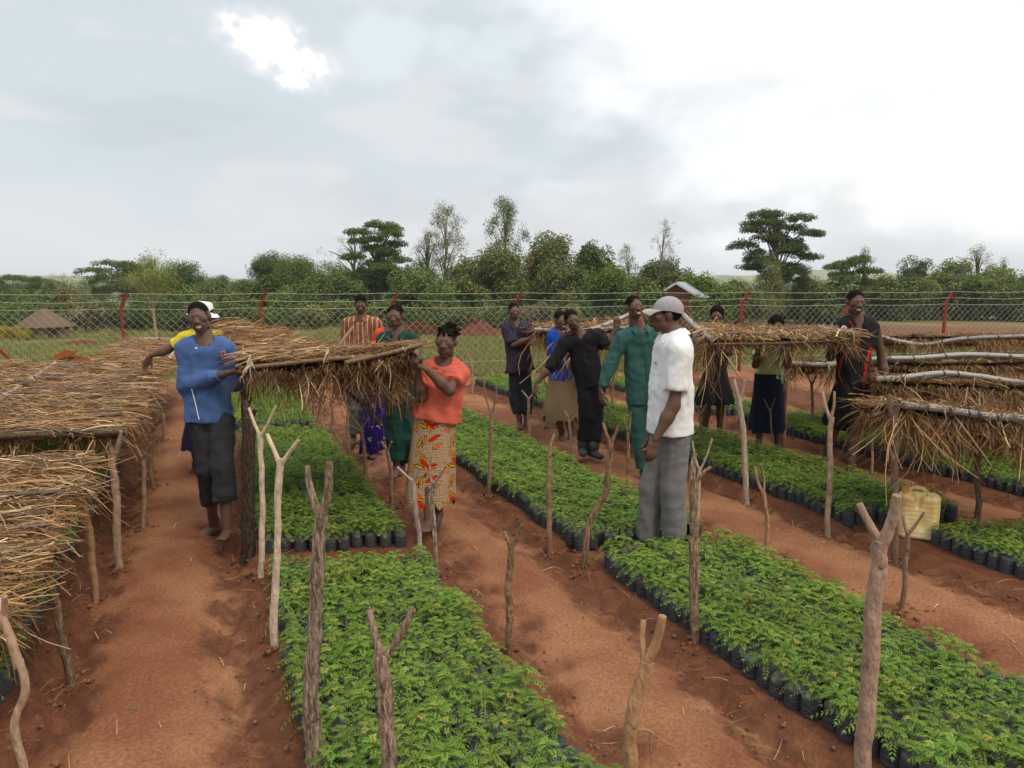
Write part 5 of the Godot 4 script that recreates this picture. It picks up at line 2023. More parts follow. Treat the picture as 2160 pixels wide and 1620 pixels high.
	o = person("woman in a coral shirt and long orange patterned skirt", -5.56,
		{"hd": [941, 722, 0.03], "nk": [938, 772], "s1": [901, 786], "s2": [968, 786], "e1": [888, 838, 0.12], "w1": [881, 782, 0.22], "e2": [948, 824, 0.18], "w2": [898, 778, 0.25], "pv": [918, 878], "hem": [920, 885], "h1": [895, 890], "h2": [945, 890], "k1": [902, 1000, 0.08], "k2": [930, 1000, -0.1], "a1": [903, 1102, 0.14], "a2": [925, 1080, -0.22], "skirt": [906, 1058, 0.0]},
		{"front": Vector3(-0.15, 0, 1), "look": Vector3(-0.12, 0.0, 1), "up": Vector3(0.04, 1, 0), "hair": "hair", "locks": true, "big": 0.96, "narrow": 0.97, "toe1": Vector3(-0.1, 0.3, 1),
		"hand1": [Vector3(-0.1, 1, 0.1), Vector3(0.1, 0, 1), 1, "R"], "hand2": [Vector3(-0.85, 0.5, 0.1), Vector3(0.4, 0.7, 0.4), 1, "L"],
		"shirt": {"mat": coral, "sleeve": 0.62, "loose": 0.018, "neck": 0.03, "belly": 0.15, "flare": 0.025, "depth": 0.66}, "skirt": {"mat": M.wrap, "top": 0.165, "wide": 0.195, "depth": 0.66, "folds": 6, "ragged": 0.05, "rise": 0.06}})
	var dots := mat(lin(0.62, 0.38, 0.36), 0.9, 0.2)
	var dots2 := mat(lin(0.10, 0.04, 0.07), 0.9, 0.2)
	letters(o, "EAJ", Vector2(914.5, 773.5), Vector2(3.6, 0.3), 2.6, 5.0, dots2)
	for k in 6:
		var at := Vector2(914.5 + k * 3.2, 780.6 + k * 0.5)
		printed(o, "print_mark", [at, at + Vector2(1.7, -0.2), at + Vector2(1.8, 1.5), at + Vector2(0.2, 1.6)], dots, 0.008)
	printed(o, "print_mark", [Vector2(933.5, 781), Vector2(935.5, 782.2), Vector2(937.5, 780), Vector2(936, 784), Vector2(934.5, 783)], dots2, 0.008)

	# the man in purple, far back
	o = person("barefoot man in a dark purple shirt holding the far mat", -9.87,
		{"hd": [1084, 657, 0.02], "nk": [1086, 684], "s1": [1071, 694], "s2": [1112, 693], "e1": [1083, 727, 0.14], "w1": [1137, 708, 0.2], "e2": [1126, 724, -0.03], "w2": [1142, 709, -0.02], "pv": [1096, 775], "hem": [1097, 783], "h1": [1086, 782], "h2": [1107, 782], "k1": [1088, 840, 0.03], "k2": [1111, 840], "a1": [1096, 890, 0.1], "a2": [1111, 893, 0.1]},
		{"front": Vector3(0.35, 0, 1), "look": Vector3(0.25, 0, 1), "toe1": Vector3(0, 0, 1), "hand1": [Vector3(1, 0.15, 0), Vector3(0, 1, 0), 1, "R"], "hand2": [Vector3(0.8, 0.5, 0), Vector3(0, 1, 0), 1, "L"],
		"shirt": {"mat": cloth(Color(0.040, 0.030, 0.052)), "sleeve": 0.95, "loose": 0.024, "neck": 0.03, "vneck": 0.03, "flare": 0.045, "collar": true}, "trousers": {"mat": charcoal, "to": 1.62, "loose": 0.022}})

	# the woman in the blue tabard
	var cobalt := cloth(Color(0.012, 0.075, 0.42))
	o = person("woman in a bright blue sleeveless tabard and tan skirt beside the man in black", -8.96,
		{"hd": [1183, 676, 0.02], "nk": [1182, 702], "s1": [1164, 710], "s2": [1206, 712], "e1": [1160, 745, -0.05], "w1": [1150, 716, -0.2], "e2": [1220, 745], "w2": [1240, 735, -0.1], "pv": [1185, 796], "hem": [1184, 802], "h1": [1174, 800], "h2": [1202, 800], "k1": [1175, 868, 0.05], "k2": [1200, 868], "a1": [1185, 918], "a2": [1205, 922], "skirt": [1186, 880, 0.02]},
		{"front": Vector3(0.25, 0, 1), "look": Vector3(0.5, -0.05, 1), "hair": "hair", "smile": true, "big": 0.95, "shirt": {"mat": cobalt, "sleeve": 0.0, "vest": true, "loose": 0.022, "neck": 0.05, "depth": 0.7}, "skirt": {"mat": cloth(Color(0.23, 0.155, 0.085)), "top": 0.155, "wide": 0.24, "depth": 0.7, "folds": 5, "ragged": 0.07}})
	printed(o, "buckle", [Vector2(1172, 771), Vector2(1191, 769), Vector2(1191, 778), Vector2(1173, 780)], black, 0.012)

	# the man in black
	o = person("man in black leaning his head, in rubber boots, one hand on a pale pole", -8.0,
		{"hd": [1207, 675, 0.04], "nk": [1225, 706], "s1": [1192, 722, 0.02], "s2": [1260, 708], "e1": [1163, 772, 0.06], "w1": [1132, 808, 0.1], "e2": [1281, 730, 0.02], "w2": [1299, 694, 0.05], "pv": [1246, 808], "hem": [1244, 815], "h1": [1231, 815], "h2": [1262, 815], "k1": [1238, 880, 0.05], "k2": [1256, 880, -0.02], "a1": [1230, 944, 0.06], "a2": [1252, 950, 0.1]},
		{"front": Vector3(-0.1, 0, 1), "look": Vector3(0.1, -0.12, 1), "up": Vector3(-0.42, 1, 0), "boots": true, "toe2": Vector3(0.5, 0, 1), "hand1": [Vector3(-0.25, -1, 0.1), Vector3(0.7, 0, -0.4), 0, "R"], "hand2": [Vector3(0.15, 1, 0.0), Vector3(0, 0, -1), 1, "L"],
		"shirt": {"mat": black, "sleeve1": 1.15, "sleeve2": 0.95, "loose": 0.018, "neck": 0.03, "vneck": 0.03, "collar": true, "flare": 0.0}, "trousers": {"mat": black, "to": 1.75, "loose": 0.02}})
	trim(o, "collar_edge", [Vector2(1197, 697), Vector2(1203, 702), Vector2(1210, 700)], 0.8, red, 0.03)
	trim(o, "collar_edge", [Vector2(1232, 691), Vector2(1240, 684)], 0.8, red, 0.03)

	# the man in teal
	var teal := cloth(Color(0.034, 0.098, 0.088), 5.0)
	o = person("laughing man in a teal shirt and teal trousers with a hanging arm", -7.18,
		{"hd": [1338, 648, 0.03], "nk": [1349, 692], "s1": [1310, 714, 0.02], "s2": [1389, 712], "e1": [1288, 770, 0.04], "w1": [1267, 822, 0.1], "e2": [1404, 770], "w2": [1402, 820, 0.1], "pv": [1358, 838], "hem": [1354, 852], "h1": [1342, 850], "h2": [1372, 850], "k1": [1352, 930, 0.03], "k2": [1378, 930], "a1": [1358, 993, 0.03], "a2": [1380, 990, -0.1]},
		{"front": Vector3(0.12, 0, 1), "look": Vector3(0.28, 0.14, 1), "up": Vector3(-0.12, 1, -0.1), "smile": true, "narrow": 0.94, "hand1": [Vector3(0.1, -1, 0.1), Vector3(0.8, 0, -0.4), 0, "R"],
		"shirt": {"mat": teal, "sleeve": 1.88, "loose": 0.016, "neck": 0.03, "vneck": 0.02, "collar": true, "wrinkle": 0.010, "flare": 0.0}, "trousers": {"mat": teal, "to": 1.9, "loose": 0.022}})
	trim(o, "placket", [Vector2(1352, 706), Vector2(1362, 740), Vector2(1366, 790), Vector2(1364, 845)], 1.0, teal, 0.009)

	# the man in the cap
	var polo := cloth(Color(0.78, 0.78, 0.78), 2.0, 0.02)
	o = person("man in a grey cap, white polo shirt and grey trousers seen from the side", -5.06,
		{"hd": [1404, 666], "nk": [1421, 707], "s1": [1402, 738, -0.17], "s2": [1436, 742, 0.16], "e1": [1385, 850, -0.18], "w1": [1372, 920, -0.12], "e2": [1421, 856, 0.19], "w2": [1382, 928, 0.22], "pv": [1418, 895], "hem": [1412, 912], "h1": [1400, 918, -0.06], "h2": [1428, 918, 0.06], "k1": [1374, 1030, -0.08], "k2": [1420, 1030, 0.05], "a1": [1366, 1138, -0.1], "a2": [1421, 1138, 0.03]},
		{"front": Vector3(-0.92, 0, 0.3), "look": Vector3(-1, 0.02, -0.02), "up": Vector3(0.06, 1, 0), "big": 1.06, "narrow": 0.95, "hand2": [Vector3(-0.2, -1, 0.05), Vector3(-0.2, 0, -1), 0, "L"], "hand1": [Vector3(-0.1, -1, 0), Vector3(0, 0, 1), 0, "R"],
		"shirt": {"mat": polo, "sleeve": 0.72, "loose": 0.014, "neck": 0.02, "depth": 0.78, "belly": 0.142, "flare": 0.012, "collar": true, "wrinkle": 0.006}, "trousers": {"mat": cloth(Color(0.185, 0.175, 0.175), 5.0), "to": 1.97, "loose": 0.022, "wide": 0.012, "wrinkle": 0.007}})
	var cap := cap_mesh()
	var head := Transform3D(facing(Vector3(-1, 0.06, -0.05), Vector3(0.10, 1, 0)), dp(1406, 662, -5.06) - o.position)
	var crown := part("cap", cap[0], cloth(Color(0.33, 0.31, 0.32)), o, head)
	part("peak", cap[1], cloth(Color(0.42, 0.37, 0.32)), crown)
	for q in [[1402.5, 625.5], [1422, 634]]:
		var dot := Shape.new()
		dot.box(Transform3D(Basis.IDENTITY, Vector3.ZERO), Vector3(0.004, 0.004, 0.004), Color(0.03, 0.03, 0.03))
		part("eyelet", dot.mesh(self, true), M.plain, o, Transform3D(Basis.IDENTITY, dp(q[0], q[1], -5.06 + 0.088) - o.position))
	printed(o, "chest_print", [Vector2(1377, 762), Vector2(1384, 764), Vector2(1383, 769), Vector2(1376, 766)], mat(lin(0.30, 0.06, 0.06), 0.9, 0.2))

	# two women behind the right hand mat
	o = person("woman in a dark dress, her face just above the carried mat", -9.1,
		{"hd": [1512, 666, 0.02], "nk": [1511, 692], "s1": [1489, 704], "s2": [1534, 704], "e1": [1482, 745, 0.05], "w1": [1500, 722, 0.3], "e2": [1540, 745, 0.05], "w2": [1525, 722, 0.3], "pv": [1508, 795], "hem": [1508, 805], "h1": [1495, 800], "h2": [1522, 800], "k1": [1490, 860], "k2": [1520, 858], "a1": [1488, 912], "a2": [1518, 908], "skirt": [1507, 850]},
		{"front": front, "look": Vector3(-0.35, -0.05, 1), "hair": "hair_long", "big": 0.93, "skin": Color(0.16, 0.08, 0.054), "hand1": [Vector3(0, 1, 0.2), Vector3(0, 0.2, 1), 1, "R"], "hand2": [Vector3(0, 1, 0.2), Vector3(0, 0.2, 1), 1, "L"],
		"shirt": {"mat": black, "sleeve": 0.6, "neck": 0.03}, "skirt": {"mat": black, "top": 0.15, "wide": 0.24, "depth": 0.7}})
	o = person("woman in a pale lime shirt and navy skirt behind the carried mat", -8.32,
		{"hd": [1638, 688, 0.02], "nk": [1632, 718], "s1": [1604, 732], "s2": [1652, 732], "e1": [1594, 770, 0.1], "w1": [1600, 735, 0.3], "e2": [1662, 770, 0.1], "w2": [1668, 735, 0.3], "pv": [1620, 802], "hem": [1621, 807], "h1": [1606, 808], "h2": [1636, 808], "k1": [1604, 880], "k2": [1638, 880], "a1": [1601, 935, 0.05], "a2": [1640, 935, -0.02], "skirt": [1618, 908]},
		{"front": front, "look": Vector3(-0.1, -0.12, 1), "hair": "hair_long", "big": 0.95, "hand1": [Vector3(0, 1, 0.2), Vector3(0, 0.2, 1), 1, "R"], "hand2": [Vector3(0, 1, 0.2), Vector3(0, 0.2, 1), 1, "L"],
		"shirt": {"mat": cloth(Color(0.50, 0.56, 0.24)), "sleeve": 0.6, "neck": 0.03}, "skirt": {"mat": cloth(Color(0.014, 0.017, 0.034)), "top": 0.155, "wide": 0.20, "depth": 0.7, "folds": 5}})

	# the man in the black vest
	o = person("tall smiling man in a black sleeveless vest with red stripes and dark shorts", -7.46,
		{"hd": [1805, 638, 0.03], "nk": [1807, 677], "s1": [1768, 694], "s2": [1847, 694], "e1": [1752, 752, 0.08], "w1": [1768, 722, 0.32], "e2": [1860, 758, -0.03], "w2": [1871, 814, 0.05], "pv": [1800, 812], "hem": [1798, 821], "h1": [1782, 826], "h2": [1818, 826], "k1": [1758, 905, -0.05], "k2": [1803, 908, 0.08], "a1": [1744, 962, -0.1], "a2": [1793, 985, 0.15]},
		{"front": Vector3(-0.08, 0, 1), "look": Vector3(-0.05, -0.03, 1), "smile": true, "big": 1.04, "head": 1.06, "skin": Color(0.132, 0.069, 0.048), "toe1": Vector3(-0.3, 0, 1), "hand1": [Vector3(0.9, 0.5, 0.3), Vector3(0, 1, 0), 1, "R"], "hand2": [Vector3(0.05, -1, 0.15), Vector3(-0.7, 0, -0.4), 0, "L"],
		"shirt": {"mat": cloth(Color(0.016, 0.015, 0.017)), "sleeve": 0.0, "vest": true, "loose": 0.018, "neck": 0.05, "vneck": 0.075, "depth": 0.64, "flare": 0.008}, "trousers": {"mat": cloth(Color(0.016, 0.014, 0.012)), "to": 0.93, "loose": 0.032}})
	trim(o, "red_stripe", [Vector2(1838, 731), Vector2(1828, 765), Vector2(1821, 818)], 3.6, red)
	trim(o, "red_stripe", [Vector2(1783, 738), Vector2(1772, 772), Vector2(1764, 814)], 3.0, red)
	trim(o, "red_piping", [Vector2(1791, 677), Vector2(1797, 685), Vector2(1804, 692), Vector2(1812, 685), Vector2(1819, 676)], 0.9, red, 0.012)
	var disc := []
	for k in 14:
		disc.append(Vector2(1780.5 + cos(TAU * k / 14.0) * 6.0, 692.5 + sin(TAU * k / 14.0) * 6.0))
	printed(o, "badge", disc, white_print, 0.012)
	for e in [[Vector2(1777, 691), Vector2(1780, 697)], [Vector2(1780.5, 689), Vector2(1782, 697)], [Vector2(1784, 688), Vector2(1778, 694)]]:
		var dv: Vector2 = (e[1] - e[0]).orthogonal().normalized() * 0.8
		printed(o, "badge_mark", [e[0] - dv, e[0] + dv, e[1] + dv, e[1] - dv], mat(lin(0.35, 0.02, 0.06), 0.8, 0.2), 0.0145)


func letters(root: Node3D, text: String, at: Vector2, step: Vector2, wide: float, tall: float, m: Material) -> void:
	# block letters made of strokes on a 2 by 2 grid
	var strokes := {"P": [[0, 0, 0, 2], [0, 0, 1, 0], [1, 0, 1, 1], [0, 1, 1, 1]], "E": [[0, 0, 0, 2], [0, 0, 1, 0], [0, 1, 1, 1], [0, 2, 1, 2]], "A": [[0, 0, 0, 2], [1, 0, 1, 2], [0, 0, 1, 0], [0, 1, 1, 1]], "C": [[0, 0, 0, 2], [0, 0, 1, 0], [0, 2, 1, 2]], "F": [[0, 0, 0, 2], [0, 0, 1, 0], [0, 1, 1, 1]], "O": [[0, 0, 0, 2], [1, 0, 1, 2], [0, 0, 1, 0], [0, 2, 1, 2]], "R": [[0, 0, 0, 2], [0, 0, 1, 0], [1, 0, 1, 1], [0, 1, 1, 1], [0, 1, 1, 2]], "J": [[1, 0, 1, 2], [0, 2, 1, 2]]}
	var s := Shape.new()
	var g: Field = fields[root]
	for k in text.length():
		for e in strokes[text[k]]:
			var p := at + step * k + Vector2(e[0] * wide, e[1] * tall / 2.0)
			var q := at + step * k + Vector2(e[2] * wide, e[3] * tall / 2.0)
			var d := (q - p).normalized().orthogonal() * 0.36
			s.quad(on_cloth(root, g, p - d, 0.008), on_cloth(root, g, p + d, 0.008), on_cloth(root, g, q + d, 0.008), on_cloth(root, g, q - d, 0.008))
	part("lettering", s.mesh(self), m, root.get_node("shirt"))


# ---------------------------------------------------------------- fence

func fence_at(i: float) -> Vector3:
	return Vector3(-7.33 + i * 2.5 * 0.98511, 0, -13.9 - i * 2.5 * 0.17193)


func build_fence() -> void:
	var o := thing("chain_link_fence", "chain link fence on red angled steel posts with two strands of barbed wire", "fence", fence_at(3.5))
	var at := o.position
	var along := ACROSS
	var lean := (along * 0.13 + Vector3(0, 0.27, 0.06))
	for i in range(-3, 12):
		var s := Shape.new()
		var p := fence_at(i) - at
		var face := Basis(along, Vector3.UP, along.cross(Vector3.UP))
		for w in [[Vector3(0, 0, 0), Vector3(0.052, 1, 0.009)], [Vector3(-0.022, 0, -0.030), Vector3(0.009, 1, 0.05)]]:
			s.box(Transform3D(face, p + face * (w[0] as Vector3) + Vector3(0, 0.68, 0)), Vector3(w[1].x, 1.6, w[1].z))
			var up := lean.normalized()
			var x := (along - up * along.dot(up)).normalized()
			s.box(Transform3D(Basis(x, up, x.cross(up)), p + face * (w[0] as Vector3) + Vector3(0, 1.475, 0) + lean * 0.5), Vector3(w[1].x, lean.length() + 0.01, w[1].z))
		part("post", s.mesh(self, true), M.metal_red, o)
	for i in [-1]:   # slanting strut
		var s := Shape.new()
		var p := fence_at(i) - at
		var head := p + Vector3(0, 1.1, 0)
		var foot := p + along * 0.85 + Vector3(0, 0.2, 0)
		var d := (head - foot).normalized()
		s.box(Transform3D(Basis(d.cross(Vector3(0, 0, 1)).normalized(), d, Vector3(0, 0, 1)), (head + foot) / 2.0), Vector3(0.06, head.distance_to(foot), 0.03))
		part("strut", s.mesh(self, true), M.metal_red, o)
	# diagonal wires of the mesh, span by span
	for i in range(-3, 11):
		var s := Shape.new()
		var a := fence_at(i) - at
		var wide := 2.5
		var tall := 1.42
		var step := 0.150
		var n := int((wide + tall) / step) + 1
		for way in 2:
			for k in n:
				var x0 := k * step - tall
				var lo := maxf(x0, 0.0)
				var hi := minf(x0 + tall, wide)
				if hi - lo < 0.05:
					continue
				var y0 := (lo - x0) + 0.04
				var y1 := (hi - x0) + 0.04
				if way:
					y0 = tall + 0.08 - y0
					y1 = tall + 0.08 - y1
				var sag := func(x: float, y: float) -> Vector3:
					return a + along * x + Vector3(0, y + 0.03 * sin(x / wide * PI) * (-y / tall), 0.012 * sin(x * 5.0 + i) + (0.004 if way else -0.004))
				var m := (lo + hi) / 2.0
				var my := (y0 + y1) / 2.0
				s.tube(PackedVector3Array([sag.call(lo, y0), sag.call(m, my), sag.call(hi, y1)]), PackedFloat32Array([0.0025, 0.0025, 0.0025]), 4, Color.WHITE, Color.WHITE, null, 0.0, false)
		var mesh_part := part("wire_mesh", s.mesh(self), M.wire, o)
		mesh_part.set_meta("kind", "stuff")
	for e in [[1.455, 0.012], [1.60, 0.018], [1.735, 0.010], [0.35, 0.01]]:
		var s := Shape.new()
		var pts := PackedVector3Array()
		var off: Vector3 = lean * clampf((e[0] - 1.475) / 0.27, 0.0, 1.0)
		off.y = 0.0
		for q in range(-30, 111):
			var x := q / 10.0
			pts.append(fence_at(x) - at + off + Vector3(0, e[0] - e[1] * 2.0 * absf(sin(x * PI)) + 0.008 * noise.get_noise_2d(x * 2.0, e[0] * 30.0), 0))
		s.tube(pts, ramp_radii(pts.size(), [0.0048, 0.0048]), 5)
		var strand := part("strand", s.mesh(self), M.wire, o)
		if e[0] > 1.5:
			var b := Shape.new()
			for q in 260:
				var x := -3.0 + q * 0.054
				var f := (x + 3.0) * 10.0
				var c := pts[clampi(int(f), 0, pts.size() - 2)].lerp(pts[clampi(int(f) + 1, 0, pts.size() - 1)], f - int(f))
				for t in 2:
					var d := Vector3(0.4, cos(q * 1.3 + t * 1.6), sin(q * 1.3 + t * 1.6)).normalized() * 0.016
					b.tube(PackedVector3Array([c - d, c + d]), PackedFloat32Array([0.0026, 0.0012]), 3, Color.WHITE, Color.WHITE, null, 0.0, false)
			var bo := part("barbs", b.mesh(self), M.wire, strand)
			bo.set_meta("kind", "stuff")


# ---------------------------------------------------------------- trees and buildings beyond the fence

var clumps := {}

func clump(kind: String) -> ArrayMesh:   # a handful of leaves round a twig, about a metre across
	if clumps.has(kind):
		return clumps[kind]
	var g := RandomNumberGenerator.new()
	g.seed = kind.hash()
	var s := Shape.new()
	var n := {"dense": 64, "broad": 52, "pad": 58, "thin": 34, "grass": 40, "fan": 1}[kind] as int
	for k in n:
		var d := Vector3(g.randfn(), g.randfn(), g.randfn()).normalized()
		var p := d * pow(g.randf(), 0.45) * 0.5
		if kind == "pad":
			p.y *= 0.42
		var dir := (d + Vector3(0, -0.5, 0) + Vector3(g.randfn(), g.randfn(), g.randfn()) * 0.5).normalized()
		var up := (Vector3.UP + Vector3(g.randfn(), 0, g.randfn()) * 0.6).normalized()
		var length := {"dense": 0.17, "broad": 0.24, "pad": 0.22, "thin": 0.17, "grass": 0.3, "fan": 0.3}[kind] as float
		var width := {"dense": 0.075, "broad": 0.13, "pad": 0.11, "thin": 0.075, "grass": 0.02, "fan": 0.1}[kind] as float
		length *= g.randf_range(0.7, 1.3)
		leaflet(s, p, dir, up, length, width, Color.WHITE * g.randf_range(0.75, 1.2))
	clumps[kind] = s.mesh(self, true)
	return clumps[kind]


func tree(called: String, label: String, px: float, top: float, wide: float, dist: float, form: String, tone: Color, count: int, o := {}) -> Node3D:
	# top: pixel of the highest leaf, wide: width of the crown in pixels at the distance
	var z := -dist
	var foot := dp(px, 700, z)
	foot.y = terrain(foot.x, foot.z)
	var tip := dp(px, top, z)
	var tall := tip.y - foot.y
	var half := wide / 2.0 / F * dist
	var root := thing(called, label, o.get("category", "tree"), foot, o.get("group", "trees beyond the fence"))
	var g := RandomNumberGenerator.new()
	g.seed = int(px * 13 + top)
	var low: float = o.get("low", 0.3) * tall    # where the crown begins
	var spots := []      # [place, size]
	var limbs := []
	var lean: Vector3 = Vector3(o.get("lean", 0.0), 0, 0)
	if form == "dense" or form == "broad":
		var mid := lean * tall + Vector3(0, (tall + low) / 2.0, 0)
		var r := Vector3(half, (tall - low) / 2.0, half * 0.9)
		var lobes := []
		for k in o.get("lobes", 9):
			var w := g.randf() * TAU
			var y := g.randf_range(-0.75, 0.72)
			var rr := sqrt(1.0 - y * y) * g.randf_range(0.35, 0.72)
			lobes.append([mid + Vector3(cos(w) * rr, y * 0.75, sin(w) * rr) * r, g.randf_range(0.32, 0.5)])
		for k in count:
			var l: Array = lobes[g.randi() % lobes.size()]
			var d := Vector3(g.randfn(), g.randfn() * 0.8 + 0.25, g.randfn()).normalized()
			spots.append([l[0] + d * r * l[1] * g.randf_range(0.55, 1.08), g.randf_range(0.6, 1.15)])
		for l in lobes:
			limbs.append(l[0])
	elif form == "pad":       # leaves lie in flat storeys on spreading boughs
		var storeys: int = o.get("lobes", 14)
		for k in storeys:
			var f := (k + 0.5) / storeys
			var w := k * 2.4 + g.randf_range(-0.5, 0.5)
			var y := lerpf(low, tall * 0.99, f)
			var prof: float = lerpf(0.45, 1.0, sin(pow(f, 0.8) * PI * 0.86)) * (1.0 if f < 0.9 else 0.75)
			var reach := half * prof * g.randf_range(0.55, 1.15)
			var c := lean * y + Vector3(cos(w) * reach * 0.65, y - 0.04 * tall, sin(w) * reach * 0.55)
			limbs.append(c)
			for q in int(count / storeys):
				var a := g.randf() * TAU
				var rr := sqrt(g.randf()) * half * g.randf_range(0.24, 0.42)
				spots.append([c + Vector3(cos(a) * rr, g.randfn() * 0.012 * tall - 0.16 * rr, sin(a) * rr * 0.85), g.randf_range(0.5, 0.95)])
	else:                     # thin: a light crown in which each twig can be seen
		var twigs: int = o.get("lobes", 18)
		for k in twigs:
			var f := (k + 0.5) / twigs
			var w := k * 2.4 + g.randf_range(-0.6, 0.6)
			var y := lerpf(low, tall * 0.98, f)
			var reach := half * sin(pow(f, 0.7) * PI * 0.95) * g.randf_range(0.45, 1.0)
			var c := lean * y + Vector3(cos(w) * reach, y, sin(w) * reach)
			limbs.append(c)
			for q in int(count / twigs):
				spots.append([c + Vector3(g.randfn(), g.randfn() * 0.9, g.randfn()) * half * 0.17, g.randf_range(0.35, 0.85)])
	var size: float = o.get("leaf", 1.0)
	# stretch the crown to the height and width that were asked for
	var lo := Vector2(1e9, 1e9)
	var hi := Vector2(-1e9, -1e9)
	for e in spots:
		var flat := Vector2(e[0].x - lean.x * e[0].y, e[0].y)
		lo = lo.min(flat)
		hi = hi.max(flat)
	var pad := 0.3 * size
	var sx := maxf(half - pad, 0.2) * 2.0 / (hi.x - lo.x)
	var sy := maxf(tall - low - pad, 0.3) / (hi.y - lo.y)
	var fit := func(p: Vector3) -> Vector3:
		var y := low + (p.y - lo.y) * sy
		return Vector3((p.x - lean.x * p.y - (lo.x + hi.x) / 2.0) * sx + lean.x * y, y, p.z * sx)
	for e in spots:
		e[0] = fit.call(e[0])
	for k in limbs.size():
		limbs[k] = fit.call(limbs[k])
	var list: Array[Transform3D] = []
	var tints := PackedColorArray()
	for e in spots:
		var s: float = e[1] * size
		if form == "thin":
			s *= 1.35
		list.append(Transform3D(Basis(Vector3.UP, g.randf() * TAU).rotated(Vector3.RIGHT, g.randfn() * 0.25).scaled(Vector3(s, s, s)), e[0]))
		var v := g.randf_range(0.72, 1.25)
		var c := tone.lerp(Color(0.115, 0.125, 0.045), 0.25) * v * 1.5
		if g.randf() < o.get("dry", 0.06):
			c = c.lerp(Color(0.30, 0.20, 0.07), 0.6)
		elif g.randf() < 0.25:
			c = c.lerp(Color(0.14, 0.20, 0.035), 0.4)
		tints.append(Color(c.r, c.g, c.b))
	many("crown", clump(form), M.tree_leaf, list, tints, root).set_meta("kind", "stuff")
	# trunk and boughs
	var bark: Color = o.get("bark", Color(0.15, 0.115, 0.085))
	var s := Shape.new()
	var r0: float = o.get("girth", 0.028) * tall
	var top_at := lean * tall * 0.8 + Vector3(0, lerpf(low, tall, 0.72), 0)
	var mid_at := lean * low + Vector3(g.randf_range(-0.03, 0.03) * tall, low * 0.9, g.randf_range(-0.03, 0.03) * tall)
	var c := curve([Vector3(0, -0.4, 0), mid_at * 0.5, mid_at, top_at], 4)
	s.tube(c, ramp_radii(c.size(), [r0 * 1.25, r0, r0 * 0.75, r0 * 0.2]), 9, bark, bark, noise, 0.12)
	for l in limbs:
		var f: float = clampf((l.y - low * 0.8) / maxf(top_at.y - low * 0.8, 0.1), 0.0, 0.95) * 0.6 + 0.3
		var start := c[int(f * (c.size() - 1))]
		if start.y > l.y:
			start = c[maxi(int(f * (c.size() - 1)) - 3, 0)]
		var bc := curve([start, start.lerp(l, 0.5) + Vector3(0, 0.03 * tall, 0), l], 3)
		s.tube(bc, ramp_radii(bc.size(), [r0 * 0.4, r0 * 0.12]), 5, bark, bark)
	part("trunk", s.mesh(self), M.smooth_bark, root)
	return root


